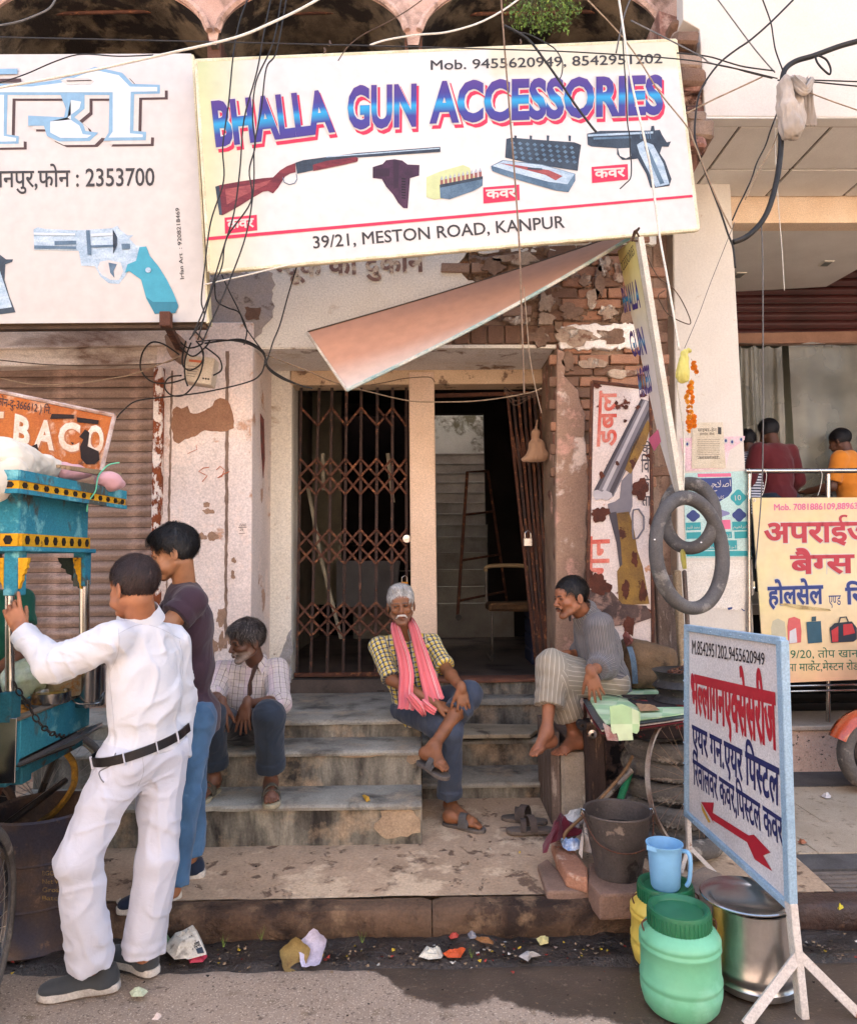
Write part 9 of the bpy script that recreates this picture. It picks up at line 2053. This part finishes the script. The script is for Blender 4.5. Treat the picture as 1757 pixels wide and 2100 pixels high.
# the man in white
s=1.05
jw=scaled(dict(HD=(274,1206,2.84),NK=(288,1272,2.90),LS=(238,1312,2.78),RS=(354,1318,3.02),LE=(110,1366,2.76),RE=(371,1440,3.10),LW=(42,1292,2.86),RW=(368,1560,3.06),LH=(256,1556,2.86),RH=(334,1546,3.00),LK=(162,1762,2.78),RK=(322,1758,2.96),LA=(188,1982,2.87),RA=(294,1958,2.96)),s);report('W',jw)
pw_=thing('person','man in white shirt, white trousers and black belt, reaching to the cart','person',P(210,2020,3.0),'customers at the food cart')
Hw=Head(jw['HD'],(-.86,.48,-.06),(-.05,0,1),1.02)
wlh=np.array(G(243,2026,0));wlt=np.array(G(92,2046,0));wlt=wlh+nrm(wlt-wlh)*.29;wrh=np.array(G(318,2000,0));wrt=wrh+nrm(np.array([-.86,.5,0]))*.28
body(jw,Hw,pw_,C('9c6749'),{'L':dict(d=(-.42,.1,.9),back=(.15,-1,.25),side=1,curl=(.1,.75,.85,.9),spread=.2,thumb=.2,tc=.8),'R':dict(d=(-.1,-.1,-1),back=(.9,-.3,0),side=-1,curl=(.5,.5,.5,.5))},{},gaunt=0.0,brow=C('1c1412'),arm=1.05,w=1.05,neck=.056)
hair_mesh(Hw,pw_,C('2a1c1a'),'short',.010,front=.012);moustache(Hw,pw_,C('15100e'),.028,.008,.006)
wht=cloth_mat('white shirt cotton',C('c3c4ca'),[],weave=.05,bumpd=.004);wht2=cloth_mat('white trouser twill',C('b9bac4'),[],weave=.05,bumpd=.003)
shirt(jw,wht,pw_,g=.020,w=1.0,cut={'L':('F',.88),'R':('F',.92)},low=-.035,amp=.014,r0=.070,r1=.058,tuck=True,belly=.008,h=.0055,k=.06)
collar(jw,Hw,wht,pw_,open_=.3,fwd_=(-.85,.5,0),r=.080,hgt=.046)
trousers(jw,wht2,pw_,g=.012,cut={'L':.97,'R':.97},r=(.097,.077,.082),amp=.012,top=.035,w=1.08,h=.0055,fol=1.3)
from mathutils.bvhtree import BVHTree
hc=(jw['LH']+jw['RH'])/2;sh=(jw['LS']+jw['RS'])/2;vv_=[];ff_=[]
for o in list(pw_.children):
 if o.name.startswith(('shirt','trousers')):
  n0=len(vv_);vv_+=[Vector(v.co)+world_loc(o)for v in o.data.vertices];ff_+=[tuple(i+n0 for i in p.vertices)for p in o.data.polygons]
bvh=BVHTree.FromPolygons(vv_,ff_);bu=Vector(nrm(nrm(sh-hc)+np.array([-.20,0,0])));bx_v=bu.orthogonal().normalized();by_v=bu.cross(bx_v);bc0=Vector(hc)+bu*.052;mb=MB();nb_=64;rad=[]
for k in range(nb_):
 a=2*math.pi*k/nb_;d=bx_v*math.cos(a)+by_v*math.sin(a);rr_=0
 for z_ in (-.016,0,.016):
  hit=bvh.ray_cast(bc0+bu*z_+d*.26,-d,.24)
  if hit[0]is not None:rr_=max(rr_,(hit[0]-bc0-bu*z_).length)
 rad.append(rr_ or .15)
rad=[min(sum(rad[(k+q)%nb_]for q in (-2,-1,0,1,2))/5,.2)for k in range(nb_)]
for k in range(nb_):
 a=2*math.pi*k/nb_;d=bx_v*math.cos(a)+by_v*math.sin(a)
 for z_,o_ in ((-.018,.001),(-.017,.007),(.017,.007),(.018,.001)):mb.v.append(bc0+d*(rad[k]+o_)+bu*z_)
mb.f=[(k*4+i,k*4+i+1,((k+1)%nb_)*4+i+1,((k+1)%nb_)*4+i)for k in range(nb_)for i in range(3)];mb.mi=[0]*len(mb.f)
mb.build('belt',mk('black leather belt',C('1f1b1c'),C('151213'),s=8,rough=.4,bump=.2),pw_,smooth=True)
for k in range(0,nb_,8):
 a=2*math.pi*k/nb_;d=bx_v*math.cos(a)+by_v*math.sin(a);MB().bar(bc0+d*(rad[k]+.009)-bu*.026,bc0+d*(rad[k]+.009)+bu*.023,.009,.003,d.cross(bu)).build('belt_loop',wht2,pw_)
sm_w=cloth_mat('shirt seam thread',C('a5a6ad'),[]);sm_d=cloth_mat('pocket shadow gap',C('6d6c72'),[])
for pts in ([(905,600),(912,700),(900,800),(845,925)],[(905,640),(1060,570),(1200,590),(1380,680)],[(835,930),(850,1100),(870,1300),(880,1460)],[(1372,690),(1400,850),(1385,1050),(1378,1240)],[(1420,1440),(1455,1300)]):seam(bvh,qw,pts,.0009,sm_w,pw_)
seam(bvh,qw,[(1075,1520),(1100,1680),(1060,1800)],.0009,sm_w,pw_)
seam(bvh,qw,[(885,1550),(850,1640),(765,1690),(770,1740),(795,1775)],.0028,sm_d,pw_,'pocket_edge')
gsh=cloth_mat('charcoal mesh shoe cloth',C('3f4245'),[],weave=.25);gs=mk('grey white rubber sole',C('c9c4bc'),C('9c958c'),s=8,bump=.2)
shoe(pw_,jw['LA'],wlh,wlt,1,gsh,gs,high=.07);shoe(pw_,jw['RA'],wrh,wrt,1,gsh,gs,high=.07)
# partly seen people
def simple_person(label,group,x,Yd,foot,hgt,facing,top,bottom,skin,hair,sleeve=('U',.5),bag=None,arms=None,hairstyle='short',lean=0.0,w=1.0,mt=None):
 """standing figure; x pixel of the body axis, feet at height foot"""
 base=np.array(P(x,1150,Yd));base[2]=foot;f=nrm(facing);r=np.cross(f,(0,0,1));k=hgt/1.70
 q=lambda rr,ff,z:base+r*rr*k+f*(ff*k+lean*z*k)+np.array([0,0,z*k])
 j=dict(HD=q(0,.05,1.585),NK=q(0,.0,1.44),RS=q(.175,0,1.40),LS=q(-.175,0,1.40),RH=q(.09,0,.92),LH=q(-.09,0,.92),RK=q(.10,.03,.50),LK=q(-.10,.03,.50),RA=q(.10,-.02,.09),LA=q(-.10,-.02,.09))
 a=arms or ((.24,.08,1.12),(.20,.32,1.10));j['RE']=q(*a[0]);j['RW']=q(*a[1]);b=a if len(a)==2 else a[2:];j['LE']=q(-b[0][0],b[0][1],b[0][2]);j['LW']=q(-b[1][0],b[1][1],b[1][2])
 p=thing('person',label,'person',base,group);H=Head(j['HD'],f+np.array([0,0,-.25]),(f[0]*.2,f[1]*.2,1),1.0*k)
 body(j,H,p,skin,{'L':dict(d=j['LW']-j['LE'],back=(0,0,1),side=1,curl=(.5,.5,.5,.5)),'R':dict(d=j['RW']-j['RE'],back=(0,0,1),side=-1,curl=(.5,.5,.5,.5))},{'L':(q(-.10,-.07,0),q(-.10,.18,0),-1,(0,0,1)),'R':(q(.10,-.07,0),q(.10,.18,0),1,(0,0,1))},fine_feet=False,h=.0075)
 hair_mesh(H,p,hair,hairstyle,.011,h=.006)
 shirt(j,top,p,g=.02,w=w,cut={'L':sleeve,'R':sleeve},low=.07,amp=.008,h=.010);trousers(j,bottom,p,cut={'L':.95,'R':.95},h=.010,r=(.09,.075,.07))
 return p
grn_c=cloth_mat('bottle green tee jersey',C('1f5a48'),[]);blk_c=cloth_mat('black track pants with side stripe',C('1d1b1e'),[(0,.5,.30,.006,C('b8353f'),.9),(0,.5,.315,.006,C('d8d0c8'),.9)])
simple_person('food seller in a bottle green tee standing behind the cart posts at the far left','people at the food cart',-28,4.05,.13,1.66,(.35,-.9,0),grn_c,blk_c,C('6b452f'),C('15110f'),arms=((.23,.12,1.14),(.10,.34,1.04)))
crm=cloth_mat('cream striped shirt cotton',C('ddd8b0'),[(0,.012,0,.002,C('c0b88a'),.6)])
simple_person('customer in a cream shirt almost cut off by the left edge','people at the food cart',-116,2.85,0,1.66,(.25,.95,0),crm,navy,C('6b452f'),C('15110f'),sleeve=('U',.85),arms=((.235,-.04,1.12),(.20,-.10,.90)))
mar=cloth_mat('maroon shirt cotton',C('5a2226'),[]);org=cloth_mat('orange shirt cotton',C('c97a2a'),[]);zeb=cloth_mat('navy white striped tee',C('d6d6dc'),[(1,.024,0,.012,C('20243a'),.95)])
YPp=gY+.62
simple_person('man in a maroon shirt bent over behind the steel railing','people inside the bag shop',1618,YPp+.05,1.32,1.58,(-.25,1,0),mar,navy2,C('5a3a2a'),C('141012'),sleeve=('F',.8),lean=.10,arms=((.27,.05,1.14),(.26,.20,1.00)))
simple_person('person in a striped navy and white tee beside the plastic curtain','people inside the bag shop',1540,YPp+.12,1.32,1.50,(.5,1,0),zeb,navy2,C('5a3a2a'),C('141012'),sleeve=('U',.7),lean=.12)
simple_person('person in an orange shirt at the right edge behind the railing','people inside the bag shop',1772,YPp+.05,1.32,1.48,(-.6,.8,0),org,navy2,C('5a3a2a'),C('141012'),sleeve=('U',.8),lean=.08)
# soft things that need the cloth tools
for sl2,hl,tt,sd,dl_ in PEOPLE_LATER:sandal(sl2,hl,tt,sd,(0,0,1),dl_,mk('brown slipper sole',C('6a5f56'),C('544a43'),s=8),'thong')
S=Sdf();S.rc(J(*q3(1335,500),4.16),J(*q3(1350,640),4.15),.040,.052,.03);S.rc(J(*q3(1350,640),4.15),J(*q3(1372,755),4.14),.055,.062,.03);S.rc(J(*q3(1400,520),4.18),J(*q3(1420,720),4.17),.025,.035,.02);S.rc(J(*q3(1340,470),4.17),J(*q3(1450,500),4.17),.03,.035,.02);S.post=lambda p,d:d+n3(p*np.array([2.6,2.6,.8]),16,2,3)*.035
v,f=mesh_sdf(S,.006);put_mesh('hanging_cloth',v,f,clo,cb,uv=np.zeros((len(v),2)))
ribbon2('hanging_cloth',q3,[(1480,455,.02),(1470,500,.0),(1475,600,0),(1480,680,0),(1485,735,0)],[.05,.06,.07,.075,.07],4.22,clo,cb)
ribbon2('hanging_cloth',q3,[(1375,455,.0),(1420,500,-.03),(1460,530,-.04),(1490,470,0)],[.05,.06,.05,.04],4.14,clo,cb,side=(.2,0,1))
yb_=thing('yellow_bag','pale yellow cloth pouch tied above the marigold garland','pouch',P(1400,740,4.27));S=Sdf()
S.rc(J(*q6(745,95),4.27),J(*q6(735,215),4.27),.022,.040,.02);S.ell(J(*q6(738,240),4.27),(.034,.025,.028));S.rc(J(*q6(752,80),4.27),J(*q6(770,75),4.27),.010,.016,.01);S.post=lambda p,d:d+n3(p*np.array([3,3,.8]),34,2,2)*.014
v,f=mesh_sdf(S,.004);put_mesh('pouch',v,f,cloth_mat('pale yellow cloth',C('bdb464'),[]),yb_,uv=np.zeros((len(v),2)))
ribbon2('tail',q6,[(735,1240,0),(742,1300,0),(745,1355,0)],[.02,.03,.02],4.4,cloth_mat('pale yellow cloth',C('bdb464'),[]),yb_)
S=Sdf();c=J(1100,930,YG-.28);k_=YG/5.0
S.ell(J(1102,934,YG-.28),(.090,.055,.052),k=.03);S.ell(J(1100,915,YG-.28),(.065,.05,.06),k=.04);S.rc(J(1098,898,YG-.28),J(1098,889,YG-.28),.030,.036,.01);S.ell(J(1080,942,YG-.28),(.045,.03,.02),k=.03);S.rc(J(1098,884,YG-.28),J(1102,862,YG-.26),.012,.008,.01);S.post=lambda p,d:d+n3(p*np.array([2.4,2.4,1]),30,2,2)*.010
v,f=mesh_sdf(S,.006);put_mesh('pouch',v,f,cloth_mat('tan pouch cloth',C('a8866c'),[]),hbag,uv=np.zeros((len(v),2)))
sk=thing('brown_sack','bulging brown canvas sack with a blue striped strap on the bench','sack',P(1320,1405,4.55));S=Sdf();sY=4.62
S.rc(J(1302,1345,sY),J(1345,1350,sY),.12,.11,.05);S.rc(J(1305,1385,sY),J(1350,1385,sY),.10,.10,.06);S.rc(J(1290,1330,sY),J(1355,1335,sY),.06,.05,.05);S.ell(J(1364,1350,sY),(.05,.08,.07),k=.05);S.half(J(1320,1409,sY),DN);S.half(J(1320,1314,sY),(.25,0,1),.03)
S.post=lambda p,d:d+n3(p,14,2,3)*.022;v,f=mesh_sdf(S,.009);put_mesh('sack_body',v,f,mk('grimy brown canvas',C('6f5a45'),C('54422f'),s=4,c4=C('3f3226'),thr4=.58,s4=7,bump=.5),sk)
MB().tube(catmull([J(1292,1332,sY-.10),J(1299,1360,sY-.15),J(1302,1400,sY-.12)],6),.0,4)if False else None
mb=MB();sp0=catmull([P(1290,1326,sY-.10),P(1296,1345,sY-.15),P(1300,1370,sY-.155),P(1302,1402,sY-.14)],6)
for p in sp0:mb.v+=[p+Vector((-.017,0,0)),p+Vector((.017,0,0))]
mb.f=[(2*i,2*i+1,2*i+3,2*i+2)for i in range(len(sp0)-1)];mb.mi=[0]*len(mb.f);mb.build('strap',mk('blue grey strap',C('5b6f80'),C('48586a'),s=20),sk)
crumple('red_rag','dull red rag and green strip on top of the brown sack','cloth',k4,[(960,640),(985,600),(1010,620),(1060,680),(1045,715),(990,740)],.9,.03,mk('dull red rag',C('7d4a45'),C('5f3835'),s=8),8,Y=4.5)
crumple('cardboard_piece','torn brown cardboard lying at the back corner of the bench','cardboard',k4,[(1398,1050),(1435,995),(1530,1070),(1538,1130),(1500,1150),(1430,1090)],zb_+.01,.02,mk('torn cardboard',C('a3705a'),C('8c5f4a'),s=8),9)
crumple('cardboard_piece','torn brown paper at the front edge of the bench','cardboard',k4,[(1075,1240),(1150,1255),(1250,1262),(1290,1300),(1120,1310)],zb_+.012,.012,mk('torn brown paper',C('b08a66'),C('947050'),s=8),10)
rc_=thing('roof_cloth','white and pink cloth bundle heaped on the cart roof','cloth',P(60,960,3.2));wcl=cloth_mat('grubby white sheet',C('d6cbb8'),[],weave=.2);pcl=cloth_mat('faded pink sheet',C('c9999a'),[],weave=.2)
for nm,pts,r,m_ in (('cloth_fold',[(-60,800,3.0),(20,745,3.05),(120,730,3.2),(260,755,3.4),(380,775,3.55)],(.10,.11,.075,.05,.035),wcl),('cloth_fold',[(-40,850,2.95),(60,790,3.0),(150,760,3.1)],(.08,.06,.04),wcl),('cloth_fold',[(380,780,3.5),(450,785,3.55),(520,800,3.6)],(.045,.035,.02),pcl),('cloth_fold',[(590,835,3.6),(650,845,3.65),(705,858,3.7)],(.03,.045,.03),pcl)):
 S=Sdf();S.chain([J(*q4(x,y),Y)for x,y,Y in pts],r,.03);S.post=lambda p,d:d+n3(p*np.array([1,1,2]),18,3,3)*.022;v,f=mesh_sdf(S,.008);put_mesh(nm,v,f,m_,rc_,uv=np.zeros((len(v),2)))
tag(MB().tube(catmull([P(*q4(x,y),Y)for x,y,Y in ((700,733,3.7),(640,745,3.65),(600,780,3.6),(575,820,3.55),(560,900,3.5),(520,960,3.48),(510,1020,3.48))],6),.0035,5).build('green_twine',mk('mint twine',C('6fc9a0')),None,loc=P(*q4(600,780),3.6)),'mint green plastic twine dangling over the cart roof','twine')
def clearbag():
 m=mk('clear food bag',C('c9d6c0'),C('a8b890'),s=7,rough=.12,spec=.7,bump=.6,bs=18);m.node_tree.nodes['Principled BSDF'].inputs['Alpha'].default_value=.6;return m
fbg=thing('food_bags','knotted clear plastic bags of food behind the cart post','bag',P(80,1410,3.4));S=Sdf();S.ell(J(*qw(250,960),3.45),(.085,.07,.075));S.rc(J(*qw(190,870),3.45),J(*qw(200,930),3.45),.02,.05,.03);S.ell(J(*qw(150,1000),3.4),(.08,.06,.09));S.post=lambda p,d:d+n3(p,30,3,2)*.02;v,f=mesh_sdf(S,.006);put_mesh('bag_film',v,f,clearbag(),fbg)
S=Sdf();S.ell(J(*qw(255,985),3.47),(.065,.05,.05));v,f=mesh_sdf(S,.008);put_mesh('bag_contents',v,f,mk('yellow green relish',C('8a8a45'),C('a8742f'),s=12),fbg)
print('script seconds',round(time.time()-T0,1))
